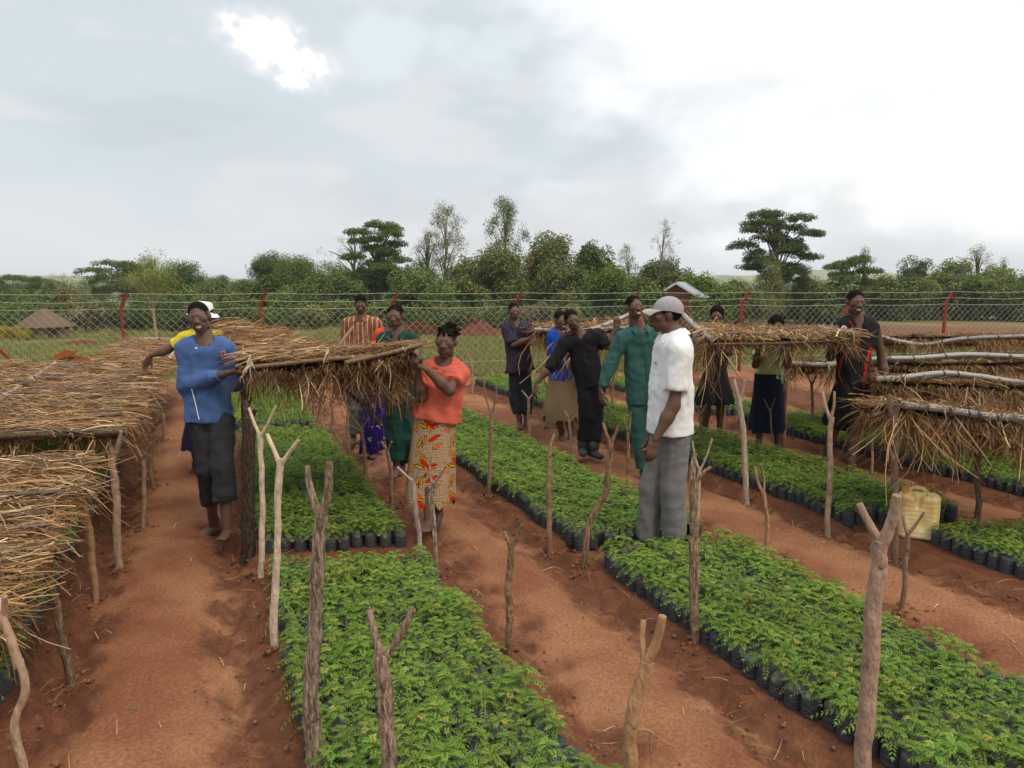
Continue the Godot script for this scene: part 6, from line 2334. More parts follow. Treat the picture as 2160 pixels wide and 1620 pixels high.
func build_background() -> void:
	var dark := Color(0.040, 0.072, 0.020)
	var mango := Color(0.045, 0.082, 0.020)
	var mid := Color(0.075, 0.125, 0.030)
	var olive := Color(0.105, 0.125, 0.038)
	var bright := Color(0.11, 0.175, 0.035)
	# left
	tree("shade_tree", "low dark spreading tree at the far left horizon", 50, 578, 190, 95, "pad", dark, 240, {"low": 0.35, "lobes": 12, "leaf": 1.25})
	tree("bare_bush", "thin grey twiggy bush behind the round hut", 145, 574, 110, 80, "thin", Color(0.20, 0.16, 0.10), 90, {"low": 0.2, "dry": 0.5, "leaf": 0.7})
	tree("shade_tree", "dark flat storeyed tree behind the fan palm", 262, 545, 180, 78, "pad", dark, 260, {"low": 0.4, "lobes": 13, "leaf": 1.15})
	tree("young_tree", "slim pale trunked tree with a light yellow green crown", 330, 524, 120, 38, "thin", Color(0.16, 0.175, 0.04), 170, {"low": 0.52, "lean": -0.05, "bark": Color(0.42, 0.30, 0.18), "girth": 0.014, "leaf": 0.6})
	tree("round_tree", "broad round green tree right of the slim pale trunk", 405, 548, 165, 70, "dense", mango, 330, {"low": 0.15, "leaf": 1.15})
	tree("far_tree", "tiny lone round tree on the skyline", 478, 580, 22, 300, "dense", dark, 60, {"low": 0.3, "leaf": 2.6})
	tree("far_tree", "far dark tree on the skyline left of the mango tree", 515, 588, 60, 170, "broad", dark, 90, {"low": 0.1, "leaf": 2.0})
	tree("mango_tree", "dense rounded dark mango tree on the left", 590, 527, 125, 68, "dense", Color(0.038, 0.062, 0.018), 360, {"low": 0.2, "lobes": 12, "leaf": 1.05})
	tree("light_tree", "light green feathery tree beside the mango tree", 655, 533, 165, 60, "dense", Color(0.085, 0.135, 0.04), 330, {"low": 0.12, "lobes": 12, "leaf": 0.95})
	tree("layered_tree", "tall dark green layered tree rising over the carried mat", 800, 462, 150, 62, "pad", Color(0.042, 0.085, 0.018), 480, {"low": 0.34, "lobes": 20, "leaf": 0.95})
	tree("spreading_tree", "thin flat topped acacia behind the layered tree", 755, 498, 130, 75, "thin", Color(0.15, 0.16, 0.07), 80, {"low": 0.6, "leaf": 0.6})
	tree("slender_tree", "tall slender tree with sparse drooping leaves", 945, 420, 95, 65, "thin", Color(0.09, 0.105, 0.035), 200, {"low": 0.42, "bark": Color(0.36, 0.27, 0.19), "girth": 0.012, "dry": 0.2, "leaf": 0.85})
	tree("slender_tree", "brownish thin tree left of the tall slender tree", 905, 485, 80, 67, "thin", olive, 150, {"low": 0.35, "dry": 0.35, "leaf": 0.8})
	tree("slender_tree", "tallest slender leafy tree at the middle of the skyline", 1068, 410, 100, 66, "thin", Color(0.085, 0.115, 0.03), 300, {"low": 0.40, "bark": Color(0.30, 0.22, 0.15), "girth": 0.013, "leaf": 0.95})
	tree("bushy_tree", "bushy olive tree under the tallest slender tree", 1035, 515, 190, 60, "broad", olive, 330, {"low": 0.08, "lobes": 13})
	tree("bushy_tree", "wide bushy green tree behind the woman in the patterned skirt", 900, 560, 180, 55, "broad", Color(0.085, 0.125, 0.035), 320, {"low": 0.05, "lobes": 12, "leaf": 0.9})
	tree("bushy_tree", "tall bushy tree with a brownish top", 1160, 488, 120, 62, "broad", olive, 280, {"low": 0.1, "dry": 0.22, "lobes": 11})
	tree("bushy_tree", "dark bushy tree right of the brownish top", 1232, 508, 135, 60, "broad", Color(0.062, 0.095, 0.026), 300, {"low": 0.08, "lobes": 11})
	tree("bushy_tree", "fresh green bush tree left of the brick house", 1285, 560, 110, 52, "broad", bright * 0.8, 230, {"low": 0.05, "leaf": 0.85})
	tree("slender_tree", "thin young tree with few leaves left of the brick house", 1320, 512, 60, 60, "thin", olive, 90, {"low": 0.4, "girth": 0.012, "leaf": 0.7})
	tree("slender_tree", "almost bare spindly tree above the brick house", 1395, 458, 65, 64, "thin", Color(0.11, 0.12, 0.05), 100, {"low": 0.42, "girth": 0.011, "leaf": 0.6, "bark": Color(0.32, 0.26, 0.2)})
	tree("bushy_tree", "rounded grey green tree over the brick house", 1385, 538, 95, 66, "broad", Color(0.085, 0.11, 0.05), 220, {"low": 0.1})
	tree("bushy_tree", "bright green bushy tree right of the brick house", 1480, 574, 130, 50, "broad", bright * 0.85, 280, {"low": 0.05, "leaf": 0.85})
	tree("layered_tree", "great dark layered tree towering over the right side", 1632, 434, 190, 60, "pad", Color(0.033, 0.060, 0.022), 620, {"low": 0.36, "lobes": 24, "leaf": 0.95})
	tree("bushy_tree", "yellowish leafy tree at the foot of the great layered tree", 1622, 545, 95, 57, "thin", Color(0.15, 0.16, 0.06), 260, {"low": 0.1, "bark": Color(0.4, 0.3, 0.2), "leaf": 0.8})
	tree("shade_tree", "green layered tree behind the man in the black vest", 1785, 535, 135, 62, "pad", Color(0.050, 0.090, 0.022), 300, {"low": 0.3, "lobes": 12})
	tree("slender_tree", "dark narrow spiky tree between the two layered trees", 1693, 555, 40, 58, "thin", dark, 130, {"low": 0.1, "leaf": 0.7})
	tree("slender_tree", "thin top leafed sapling above the layered tree", 1815, 518, 36, 66, "thin", olive, 60, {"low": 0.5, "leaf": 0.6})
	tree("bushy_tree", "open leafy tree on the right skyline", 1918, 540, 62, 75, "broad", dark * 1.2, 110, {"low": 0.35})
	tree("bushy_tree", "pale green bushy tree on the right skyline", 1985, 545, 120, 72, "broad", olive * 1.15, 250, {"low": 0.05})
	tree("slender_tree", "airy tall tree on the right skyline", 2050, 512, 95, 74, "thin", olive, 150, {"low": 0.3, "leaf": 0.8})
	tree("bushy_tree", "yellow green bush tree at the right edge", 2110, 560, 130, 68, "broad", Color(0.15, 0.155, 0.045), 270, {"low": 0.05})
	tree("slender_tree", "narrow dark tree at the right edge", 2105, 542, 30, 76, "thin", dark * 1.3, 80, {"low": 0.2, "leaf": 0.7})
	tree("bushy_tree", "light bush tree right of the black vest", 1900, 580, 120, 64, "broad", Color(0.125, 0.145, 0.05), 240, {"low": 0.04})
	tree("bushy_tree", "low pale bush before the great layered tree", 1560, 590, 110, 55, "broad", Color(0.13, 0.14, 0.055), 230, {"low": 0.03, "leaf": 0.85})
	tree("bushy_tree", "thick green bush tree left of the layered tree", 710, 575, 130, 58, "broad", Color(0.07, 0.11, 0.03), 260, {"low": 0.04})
	tree("bushy_tree", "low bush tree behind the hut", 60, 610, 190, 60, "broad", Color(0.065, 0.10, 0.03), 260, {"low": 0.02})
	tree("bushy_tree", "green thicket tree behind the slim pale trunk", 360, 605, 170, 56, "broad", Color(0.075, 0.115, 0.03), 280, {"low": 0.02})
	tree("bushy_tree", "brown tinged bush between hut and palm", 150, 608, 110, 58, "broad", Color(0.14, 0.13, 0.055), 180, {"low": 0.02, "dry": 0.3})
	tree("bushy_tree", "dull green bush left of the mango tree", 490, 612, 130, 56, "broad", Color(0.08, 0.10, 0.03), 200, {"low": 0.02})
	for e in [[560, 580, 110, 62, 0.9], [745, 560, 110, 66, 1.0], [850, 545, 130, 64, 1.1], [960, 545, 120, 63, 1.15], [1105, 530, 120, 66, 1.1], [1195, 545, 130, 58, 1.2], [1265, 540, 100, 64, 0.95], [1340, 575, 110, 60, 1.05], [1425, 570, 90, 62, 0.95], [1700, 585, 110, 60, 1.0], [1760, 588, 120, 58, 1.15], [1850, 582, 90, 68, 1.25], [1960, 575, 110, 66, 1.3], [2060, 565, 140, 66, 1.25], [2150, 575, 110, 64, 1.35], [640, 590, 130, 56, 1.1], [440, 590, 90, 66, 0.9]]:
		var names := ["green", "olive", "dull green", "yellowish"]
		tree("bushy_tree", "%s bushy tree filling the line of trees at the %s" % [names[int(e[0]) % 4], {560: "mango tree", 745: "layered tree", 850: "acacia", 960: "tall slender tree", 1105: "brownish top", 1195: "dark bush", 1265: "fresh green bush", 1340: "thin young tree", 1425: "brick house roof", 1700: "spiky tree", 1760: "green layered tree", 1850: "top leafed sapling", 1960: "open leafy tree", 2060: "airy tree", 2150: "narrow dark tree", 640: "feathery tree", 440: "round green tree"}[int(e[0])]], e[0], e[1], e[2], e[3], "broad", Color(0.085, 0.112, 0.036) * e[4], 230, {"low": 0.03, "lobes": 10, "dry": 0.12})
	tree("bushy_tree", "leafy bush that hides the left of the brick house", 1372, 603, 64, 43, "broad", Color(0.09, 0.13, 0.04), 150, {"low": 0.03, "lobes": 8, "leaf": 0.7})
	tree("bushy_tree", "leafy bush at the right corner of the brick house", 1480, 619, 44, 43, "broad", Color(0.10, 0.14, 0.04), 110, {"low": 0.03, "lobes": 8, "leaf": 0.7})
	# a line of shrubs along the foot of the trees
	var g := RandomNumberGenerator.new()
	g.seed = 77
	var kinds := [["shrub", "rounded leafy shrub at the foot of the trees", Color(0.085, 0.125, 0.035)], ["shrub", "yellowish leafy shrub at the foot of the trees", Color(0.16, 0.16, 0.05)], ["shrub", "dark leafy shrub at the foot of the trees", Color(0.045, 0.075, 0.022)], ["shrub", "greyish dry shrub at the foot of the trees", Color(0.17, 0.13, 0.085)]]
	for k in 46:
		var px := -20.0 + k * 48.0 + g.randf_range(-16, 16)
		var e: Array = kinds[[0, 0, 1, 2, 2, 3][g.randi() % 6]]
		var right := px > 1250.0
		var dist := g.randf_range(66, 70) if right else g.randf_range(46, 54)
		tree(e[0], e[1], px, g.randf_range(632, 652) if not right else g.randf_range(618, 645), g.randf_range(60, 110), dist, "broad", e[2], 95, {"low": 0.02, "lobes": 6, "leaf": 0.75, "category": "shrub", "group": "shrubs at the foot of the trees"})
	fan_palm()
	# distant woods and hills
	far_woods()
	hills()
	hut()
	brick_house()
	ruins()
	hedge()
	grass()


func fan_palm() -> void:
	var z := -52.0
	var foot := dp(222, 700, z)
	foot.y = terrain(foot.x, foot.z)
	var o := thing("fan_palm", "dusty fan palm with stiff round fronds behind the fence", "palm", foot, "trees beyond the fence")
	var s := Shape.new()
	s.tube(curve([Vector3(0, -0.3, 0), Vector3(0.05, 0.8, 0), Vector3(0, 1.7, 0)], 4), ramp_radii(9, [0.42, 0.34, 0.3]), 10, Color(0.10, 0.075, 0.06), Color(0.1, 0.08, 0.06), noise, 0.2)
	part("trunk", s.mesh(self), M.bark, o)
	var g := RandomNumberGenerator.new()
	g.seed = 31
	for k in 15:
		var w := k * 2.4
		var el := g.randf_range(-0.1, 1.3)
		var d := Vector3(cos(w) * cos(el), sin(el), sin(w) * cos(el))
		var f := Shape.new()
		var hub := Vector3(0, 1.7, 0) + d * g.randf_range(0.8, 1.15)
		f.tube(PackedVector3Array([Vector3(0, 1.6, 0), hub]), PackedFloat32Array([0.035, 0.02]), 5, Color(0.16, 0.17, 0.08), Color(0.16, 0.17, 0.08))
		var side := d.cross(Vector3.UP).normalized()
		var up := side.cross(d).normalized()
		for q in 22:
			var a := (q - 10.5) / 10.5 * 2.0
			leaflet(f, hub, (d * cos(a) + side * sin(a) + up * 0.12).normalized(), up, 0.85 * (0.75 + 0.25 * cos(a)), 0.10, Color(0.15, 0.17, 0.095) * g.randf_range(0.8, 1.2))
		part("frond", f.mesh(self, true), M.tree_leaf, o)


func far_woods() -> void:
	var holder := Node3D.new()
	holder.name = "distant_woods"
	add_child(holder)
	tag(holder, "hazy band of distant woods along the horizon", "woods", "", "stuff")
	var list: Array[Transform3D] = []
	var tints := PackedColorArray()
	var g := RandomNumberGenerator.new()
	g.seed = 9
	for k in 1700:
		var px := g.randf_range(-60, 2220)
		var dist := g.randf_range(110, 420)
		var p := dp(px, 640, -dist)
		p.y = terrain(p.x, p.z) + g.randf_range(0.0, 1.0) * dist * 0.011
		var sc := g.randf_range(2.2, 4.4) * (0.6 + dist / 420.0)
		list.append(Transform3D(Basis(Vector3.UP, g.randf() * TAU).scaled(Vector3(sc * 1.4, sc, sc * 1.4)), p))
		var c := Color(0.06, 0.085, 0.03) * g.randf_range(0.7, 1.3)
		tints.append(Color(c.r, c.g, c.b))
	var o := many("woods_foliage", clump("dense"), M.tree_leaf, list, tints, holder)
	o.set_meta("kind", "stuff")


func hills() -> void:
	var s := Shape.new()
	var n := 140
	for r in 4:
		for k in n + 1:
			var az := lerpf(-50.0, 50.0, float(k) / n)
			var dist: float = [420.0, 650.0, 950.0, 1250.0][r]
			var up: float = [0.0, 0.30, 0.62, 0.72][r] * (0.75 + 0.7 * noise.get_noise_2d(az * 0.06 + r * 5.0, r * 2.0)) * (1.25 if az > 5.0 else 0.95)
			var d := Vector3(sin(deg_to_rad(az)), 0, -cos(deg_to_rad(az)))
			s.v.append(d * dist + Vector3(0, -3.6 + (tan(deg_to_rad(up)) * dist + 2.0 if r > 0 else 0.0), 0))
			s.c.append(Color(0.22, 0.23, 0.10).lerp(Color(0.12, 0.15, 0.06), clampf(0.5 + 1.4 * noise.get_noise_2d(az * 0.7, r * 3.0 + 1.0), 0.0, 1.0)))
			s.uv.append(Vector2.ZERO)
	for r in 3:
		for k in n:
			var a := r * (n + 1) + k
			var b := a + n + 1
			s.i.append_array([a, b, a + 1, a + 1, b, b + 1])
	part("hills", s.mesh(self), M.plain, self).set_meta("kind", "structure")


func hut() -> void:
	var z := -42.0
	var foot := dp(97, 712, z)
	foot.y = terrain(foot.x, foot.z)
	var o := thing("round_hut", "round mud hut with a conical thatched roof beyond the fence", "hut", foot)
	var m := 42.0 / F
	var wall := Shape.new()
	var r := 41.0 * m
	var eave := dp(97, 686, z).y - foot.y
	var peak := dp(97, 648, z).y - foot.y
	wall.tube(PackedVector3Array([Vector3(0, -0.3, 0), Vector3(0, eave * 0.5, 0), Vector3(0, eave + 0.15, 0)]), PackedFloat32Array([r, r, r * 0.98]), 28, Color(0.62, 0.40, 0.19), Color(0.62, 0.40, 0.19), noise, 0.01)
	part("wall", wall.mesh(self), M.wall, o)
	var roof := Shape.new()
	var R := 56.0 * m
	roof.tube(PackedVector3Array([Vector3(0, eave - 0.12, 0), Vector3(0, eave - 0.05, 0), Vector3(0, lerpf(eave, peak, 0.35), 0), Vector3(0, lerpf(eave, peak, 0.75), 0), Vector3(0, peak, 0)]), PackedFloat32Array([R * 0.97, R, R * 0.66, R * 0.25, 0.05]), 36, Color(0.34, 0.23, 0.16), Color(0.2, 0.14, 0.1), noise, 0.03)
	var ro := part("roof", roof.mesh(self), M.thatch, o)
	var knob := Shape.new()
	knob.tube(PackedVector3Array([Vector3(0, peak - 0.1, 0), Vector3(0, peak + 0.08, 0), Vector3(0, peak + 0.24, 0)]), PackedFloat32Array([0.16, 0.11, 0.03]), 10, Color(0.25, 0.18, 0.12), Color(0.25, 0.18, 0.12))
	part("finial", knob.mesh(self), M.thatch, ro)
	var door := Shape.new()
	door.box(Transform3D(Basis(Vector3.UP, 0.9), Vector3(sin(0.9) * r * 0.995, eave * 0.45, cos(0.9) * r * 0.995)), Vector3(0.55, eave * 0.9, 0.06), Color(0.10, 0.06, 0.04))
	part("door", door.mesh(self, true), M.plain, o)


func brick_house() -> void:
	var z := -46.0
	var m := 46.0 / F
	var foot := dp(1425, 700, z)
	foot.y = terrain(foot.x, foot.z)
	var o := thing("brick_house", "red brick house gable with a bright corrugated roof edge", "house", foot)
	var turn := Basis(Vector3.UP, -0.36)
	var half := 1.3
	var eave := dp(1425, 625, z).y - foot.y
	var peak := dp(1425, 598, z).y - foot.y
	# gable wall in courses
	var courses := 15
	var hgt := peak / courses
	for k in courses:
		var y := (k + 0.5) * hgt
		var w := half if y < eave else half * (peak - y) / (peak - eave) + 0.03
		var s := Shape.new()
		s.box(Transform3D(turn, turn * Vector3(0, y, 0)), Vector3(w * 2.0, hgt * 0.86, 0.24), Color(0.40, 0.165, 0.085) * (1.0 + 0.2 * noise.get_noise_1d(k * 3.0)))
		part("course", s.mesh(self, true), M.brick, o)
	var body := Shape.new()
	body.box(Transform3D(turn, turn * Vector3(0, eave / 2.0, -2.2)), Vector3(half * 2.0 - 0.04, eave, 4.2), Color(0.34, 0.15, 0.085))
	part("wall", body.mesh(self, true), M.wall, o)
	for sg in [-1.0, 1.0]:
		var s := Shape.new()
		var run := half + 0.35
		var rise := (peak - eave) / half * run
		var n := 22
		for k in n + 1:
			for q in 2:
				var dz := lerpf(0.35, -4.6, float(k) / n)
				var t := float(q)
				s.v.append(turn * Vector3(sg * run * t, peak + 0.09 - rise * t + 0.025 * (k % 2), dz))
				s.c.append(Color.WHITE)
				s.uv.append(Vector2.ZERO)
		for k in n:
			var a := k * 2
			s.i.append_array([a, a + 1, a + 2, a + 1, a + 3, a + 2])
		var roof := part("roof_sheet", s.mesh(self, true), M.tin, o)
		var f := Shape.new()
		f.box(Transform3D(turn * Basis(Vector3(0, 0, 1), -sg * atan2(rise, run)), turn * Vector3(sg * run / 2.0, peak + 0.02 - rise / 2.0, 0.36)), Vector3(sqrt(run * run + rise * rise), 0.12, 0.05), Color(0.5, 0.5, 0.47))
		part("fascia", f.mesh(self, true), M.plain, roof)


func heap(label: String, px: float, py: float, dist: float, wide: float, tall: float, col: Color) -> void:
	var foot := dp(px, py, -dist)
	foot.y = terrain(foot.x, foot.z)
	var o := thing("soil_heap", label, "soil heap", foot, "heaps of red soil beyond the fence")
	var s := Shape.new()
	var n := 22
	for r in 7:
		for q in n + 1:
			var w := TAU * q / n
			var t := r / 6.0
			var rad := wide * t * (1.0 + 0.25 * noise.get_noise_2d(cos(w) * 1.5 + px, sin(w) * 1.5))
			s.v.append(Vector3(cos(w) * rad, tall * (1.0 - t * t) * (1.0 + 0.5 * noise.get_noise_2d(cos(w) * t * 2.0 + px, sin(w) * t * 2.0)) - 0.12 * t, sin(w) * rad * 0.7))
			s.c.append(col * (1.0 + 0.3 * fine.get_noise_2d(q * 1.3, r * 2.0)))
			s.uv.append(Vector2.ZERO)
	for r in 6:
		for q in n:
			var a := r * (n + 1) + q
			var b := a + n + 1
			s.i.append_array([a, a + 1, b, a + 1, b + 1, b])
	part("soil", s.mesh(self), M.wall, o)


func ruins() -> void:
	heap("low long heap of red soil near the hut", 170, 716, 34, 1.6, 0.32, Color(0.25, 0.085, 0.045))
	heap("small orange soil heap behind the carried mat", 597, 705, 36, 0.75, 0.7, Color(0.33, 0.13, 0.06))
	heap("red soil mound right of the broken brick wall", 1015, 712, 40, 1.4, 0.8, Color(0.26, 0.095, 0.055))
	heap("red earth bank between the man in purple and the fence", 1075, 705, 44, 1.1, 0.55, Color(0.25, 0.095, 0.055))
	heap("low red soil heap at the edge of the ploughed land", 1290, 700, 44, 1.2, 0.5, Color(0.30, 0.11, 0.06))
	# a broken low brick wall
	var z := -42.0
	var foot := dp(935, 704, z)
	foot.y = terrain(foot.x, foot.z)
	var o := thing("broken_wall", "broken low wall of red bricks behind the fence", "wall", foot)
	for row in 7:
		for k in 15:
			var x := (k - 7) * 0.30 + (0.15 if row % 2 else 0.0)
			if row > 3 and noise.get_noise_1d(k * 0.9) + 0.2 < (row - 3) * 0.14:
				continue
			var s := Shape.new()
			s.box(Transform3D(Basis(Vector3.UP, -0.1 + rng.randf_range(-0.02, 0.02)), Vector3(x, row * 0.155 + 0.05, -x * 0.1)), Vector3(0.285, 0.14, 0.22), Color(0.33, 0.115, 0.06) * rng.randf_range(0.75, 1.2))
			part("brick", s.mesh(self, true), M.brick, o)


func hedge() -> void:
	var foot := dp(20, 708, -40.0)
	foot.y = terrain(foot.x, foot.z)
	var o := thing("yellow_hedge", "clipped bright yellow leaved hedge beside the hut", "hedge", foot)
	var list: Array[Transform3D] = []
	var tints := PackedColorArray()
	for k in 150:
		var p := Vector3(rng.randf_range(-1.6, 0.95), rng.randf_range(0.15, 0.62), rng.randf_range(-0.35, 0.35))
		var sc := rng.randf_range(0.3, 0.5)
		list.append(Transform3D(Basis(Vector3.UP, rng.randf() * TAU).scaled(Vector3.ONE * sc), p))
		tints.append(Color(0.43, 0.32, 0.025) * rng.randf_range(0.7, 1.25) if rng.randf() < 0.75 else Color(0.20, 0.20, 0.03))
	many("foliage", clump("dense"), M.tree_leaf, list, tints, o).set_meta("kind", "stuff")


func grass() -> void:
	# tufts on the land beyond the fence
	var s := Shape.new()
	var g := RandomNumberGenerator.new()
	g.seed = 55
	for k in 26:
		var w := g.randf() * TAU
		var p := Vector3(cos(w), 0, sin(w)) * g.randf_range(0.0, 0.14)
		leaflet(s, p, (Vector3.UP + Vector3(cos(w), 0, sin(w)) * g.randf_range(0.1, 0.7)).normalized(), Vector3(cos(w), 0.2, sin(w)), g.randf_range(0.08, 0.22), 0.014, Color.WHITE * g.randf_range(0.75, 1.2))
	var tuft := s.mesh(self, true)
	var list: Array[Transform3D] = []
	var tints := PackedColorArray()
	while list.size() < 9000:
		var px := g.randf_range(-40, 2200)
		var dist := 15.0 + pow(g.randf(), 1.6) * 42.0
		var p := dp(px, 700, -dist)
		var q := to_ab(p.x, p.z)
		if q.x < 15.6 or noise.get_noise_2d(p.x * 0.16, p.z * 0.22) > 0.30 or (p.x > 7.0 and dist > 43.0):
			continue
		p.y = terrain(p.x, p.z) - 0.02
		var sc := g.randf_range(0.6, 1.5) * (0.7 + dist * 0.02)
		list.append(Transform3D(Basis(Vector3.UP, g.randf() * TAU).scaled(Vector3(sc * 1.5, sc * 0.75, sc * 1.5)), p))
		var c := Color(0.18, 0.21, 0.06).lerp(Color(0.34, 0.28, 0.115), g.randf() * 0.8) * g.randf_range(0.8, 1.2)
		tints.append(Color(c.r, c.g, c.b))
	var o := many("grass", tuft, M.tree_leaf, list, tints, self)
	tag(o, "short dry green grass on the land beyond the fence", "grass", "", "stuff")


# ---------------------------------------------------------------- small things

func build_small_things() -> void:
	jerrycan()
	# orange bricks lying behind the left mats
	var foot := dp(160, 770, -11.2)
	var spots := [[128, 752, 0.3], [146, 745, 0.5], [158, 757, -0.4], [175, 762, 0.2], [187, 764, 0.6], [165, 775, 0.1], [140, 770, 0.0], [185, 780, -0.2]]
	for e in spots:
		var p := dp(e[0], e[1], -11.2 + rng.randf_range(-0.15, 0.15))
		var b := thing("brick", "loose orange clay brick in the heap behind the left straw mats", "brick", p, "orange bricks heaped behind the left mats")
		var s := Shape.new()
		s.box(Transform3D(Basis(Vector3.UP, e[2]).rotated(Vector3(0, 0, 1), rng.randf_range(-0.4, 0.4)).rotated(Vector3(1, 0, 0), rng.randf_range(-0.3, 0.3)), Vector3.ZERO), Vector3(0.16, 0.09, 0.11), Color(0.60, 0.20, 0.06) * rng.randf_range(0.85, 1.15))
		part("clay", s.mesh(self, true), M.brick, b)
	# the stack of bricks below that carries the loose ones
	var st := thing("brick_stack", "stack of orange clay bricks standing behind the left straw mats", "brick stack", Vector3(foot.x, 0.0, -11.2))
	for row in 8:
		for k in 3:
			for d in 2:
				var s := Shape.new()
				s.box(Transform3D(Basis(Vector3.UP, rng.randf_range(-0.05, 0.05)), Vector3((k - 1) * 0.17 + 0.04 * (row % 2), 0.05 + row * 0.094, d * 0.12 - 0.06)), Vector3(0.16, 0.09, 0.11), Color(0.50, 0.17, 0.06) * rng.randf_range(0.8, 1.15))
				part("brick", s.mesh(self, true), M.brick, st)
	litter()


func jerrycan() -> void:
	var p := gp(1932, 1140)
	p.y = height_at(p.x, p.z)
	var o := thing("jerrycan", "dirty pale yellow plastic jerrycan with an orange cap at the bed corner", "jerrycan", p)
	o.rotation.y = -0.42
	var dirt := noise_tex(0.02, Color(0.84, 0.74, 0.60), Color(1, 1, 1), 256, 61, 3)
	var plastic := grain(mat(lin(0.90, 0.78, 0.42), 0.42, 0.45), dirt, Vector3.ONE * 0.5)
	plastic.subsurf_scatter_enabled = true
	plastic.subsurf_scatter_strength = 0.15
	var f := Field.new()
	f.h = 0.0065
	f.k = 230.0
	# rounded box from upright edges, with the shoulder that drops to the handle
	var wx := 0.088
	var wz := 0.065
	var tall := 0.345
	for sx in [-1.0, 1.0]:
		for y in 8:
			f.bone(Vector3(sx * wx, 0.03 + y * 0.04, -wz), Vector3(sx * wx, 0.03 + y * 0.04, wz), 0.028, 0.028)
	for y in 9:
		f.bone(Vector3(-wx, 0.03 + y * (tall - 0.075) / 8.0, 0), Vector3(wx, 0.03 + y * (tall - 0.075) / 8.0, 0), 0.055, 0.055)
		for sz in [-1.0, 1.0]:
			f.bone(Vector3(-wx, 0.03 + y * (tall - 0.075) / 8.0, sz * wz), Vector3(wx, 0.03 + y * (tall - 0.075) / 8.0, sz * wz), 0.028, 0.028)
	f.bone(Vector3(0.045, tall - 0.03, -wz), Vector3(0.045, tall - 0.03, wz), 0.028, 0.028)
	f.bone(Vector3(wx, tall - 0.03, -wz), Vector3(wx, tall - 0.03, wz), 0.028, 0.028)
	f.bone(Vector3(0.06, tall - 0.03, 0), Vector3(wx, tall - 0.03, 0), 0.05, 0.05, Vector3.UP, 0.55)
	f.bone(Vector3(-wx, tall - 0.035, -wz), Vector3(-wx, tall - 0.035, wz), 0.026, 0.026)
	f.ball(Vector3(-0.01, tall + 0.002, wz + 0.03), Vector3(0.03, 0.11, 0.045), true)
	for sz in [-1.0, 1.0]:
		f.ball(Vector3(0.02, 0.13, sz * (wz + 0.045)), Vector3(0.05, 0.09, 0.024), true)
	f.run()
	var r := f.nets()
	part("can", arrays_mesh(r[0], r[1]), plastic, o)
	var h := Shape.new()
	var hc := curve([Vector3(-0.085, tall - 0.03, 0), Vector3(-0.055, tall + 0.028, 0), Vector3(0.02, tall + 0.034, 0), Vector3(0.06, tall - 0.01, 0)], 6)
	h.tube(hc, ramp_radii(hc.size(), [0.015, 0.014, 0.015]), 10)
	part("handle", h.mesh(self), plastic, o)
	var c := Shape.new()
	c.tube(PackedVector3Array([Vector3(-0.098, tall - 0.02, 0.025), Vector3(-0.100, tall + 0.045, 0.025)]), PackedFloat32Array([0.021, 0.020]), 14)
	part("cap", c.mesh(self), mat(lin(0.62, 0.26, 0.05), 0.5, 0.4), o)


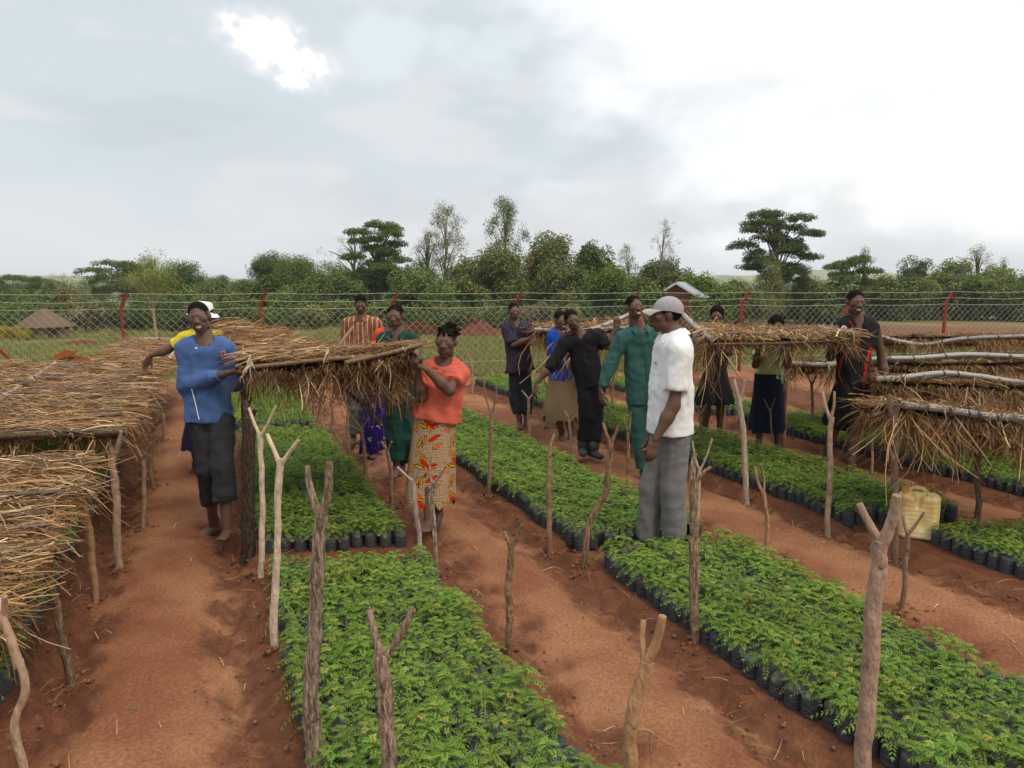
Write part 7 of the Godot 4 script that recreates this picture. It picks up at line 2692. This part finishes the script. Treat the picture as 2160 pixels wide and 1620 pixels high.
func litter() -> void:
	# fallen straw, clods and small weeds on the paths
	var list := [[], [], [], []]
	var tints := [PackedColorArray(), PackedColorArray(), PackedColorArray(), PackedColorArray()]
	var clods: Array[Transform3D] = []
	var ct := PackedColorArray()
	var weeds: Array[Transform3D] = []
	var wt := PackedColorArray()
	for k in 20000:
		var a := 1.6 + 12.0 * pow(rng.randf(), 1.5)
		var b := rng.randf_range(-1.2, 7.0)
		var p := ab(a, b)
		var d := bed_distance(p.x, p.z)
		if d < 0.015 or absf(p.x) > -p.z * 0.78:
			continue
		p.y = height_at(p.x, p.z, d)
		var near := smoothstep(0.55, 0.1, d)
		if k % 6 == 0:
			if rng.randf() > 0.25 + 0.75 * near:
				continue
			var v := rng.randi() % 4
			var w := rng.randf() * TAU
			list[v].append(straw_at(p + Vector3(0, 0.006, 0), Vector3(cos(w), 0.05, sin(w)), Vector3.UP, rng.randf_range(0.03, 0.17), rng.randf_range(0.003, 0.006)))
			tints[v].append(straw_tone(0.1))
		elif k % 90 == 1:
			var sc := rng.randf_range(0.10, 0.26)
			weeds.append(Transform3D(Basis(Vector3.UP, rng.randf() * TAU).scaled(Vector3.ONE * sc), p - Vector3(0, 0.03 * sc, 0)))
			wt.append(Color(0.9, 0.95, 0.9))
		else:
			if rng.randf() > 0.2 + near * 0.8:
				continue
			var r := rng.randf_range(0.002, 0.009) * (0.5 + near * 0.8)
			clods.append(Transform3D(Basis(Vector3(rng.randfn(), rng.randfn(), rng.randfn()).normalized(), rng.randf() * TAU).scaled(Vector3(r, r * 0.8, r * 1.2)), p + Vector3(0, r * 0.3, 0)))
			var c := Color(0.17, 0.075, 0.045) * rng.randf_range(0.6, 1.25)
			ct.append(Color(c.r, c.g, c.b))
	for f in feet:
		for k in 34:
			var w := rng.randf() * TAU
			var out := 0.03 + absf(rng.randfn(0.0, 0.055))
			var p: Vector3 = f + Vector3(cos(w) * out, 0, sin(w) * out)
			if bed_distance(p.x, p.z) < 0.01:
				continue
			p.y = height_at(p.x, p.z)
			var r := rng.randf_range(0.005, 0.016)
			clods.append(Transform3D(Basis(Vector3(rng.randfn(), rng.randfn(), rng.randfn()).normalized(), rng.randf() * TAU).scaled(Vector3(r, r * 0.8, r * 1.2)), p + Vector3(0, r * 0.2, 0)))
			var c := Color(0.17, 0.070, 0.038) * rng.randf_range(0.7, 1.2)
			ct.append(Color(c.r, c.g, c.b))
	var o := Node3D.new()
	o.name = "fallen_straw"
	add_child(o)
	tag(o, "loose bits of straw scattered over the red paths", "straw", "", "stuff")
	for v in 4:
		var typed: Array[Transform3D] = []
		typed.assign(list[v])
		many("straw", straws[v], M.straw, typed, tints[v], o).set_meta("kind", "stuff")
	var ball := Shape.new()
	for k in 8:
		var w := TAU * k / 8.0
		var w2 := TAU * (k + 1) / 8.0
		ball.tri(Vector3(0, 1, 0), Vector3(cos(w2) * 0.8, 0.45, sin(w2) * 0.8), Vector3(cos(w) * 0.8, 0.45, sin(w) * 0.8))
		ball.quad(Vector3(cos(w) * 0.8, 0.45, sin(w) * 0.8), Vector3(cos(w2) * 0.8, 0.45, sin(w2) * 0.8), Vector3(cos(w2), -0.4, sin(w2)), Vector3(cos(w), -0.4, sin(w)))
		ball.tri(Vector3(0, -1, 0), Vector3(cos(w), -0.4, sin(w)), Vector3(cos(w2), -0.4, sin(w2)))
	var co := many("soil_crumbs", ball.mesh(self, true), M.plain, clods, ct, self)
	tag(co, "crumbs and clods of red soil along the bed edges", "soil crumbs", "", "stuff")
	var wo := many("small_weeds", seedling_mesh(300), M.leaf, weeds, wt, self)
	tag(wo, "tiny green weeds sprouting on the paths", "weeds", "", "stuff")
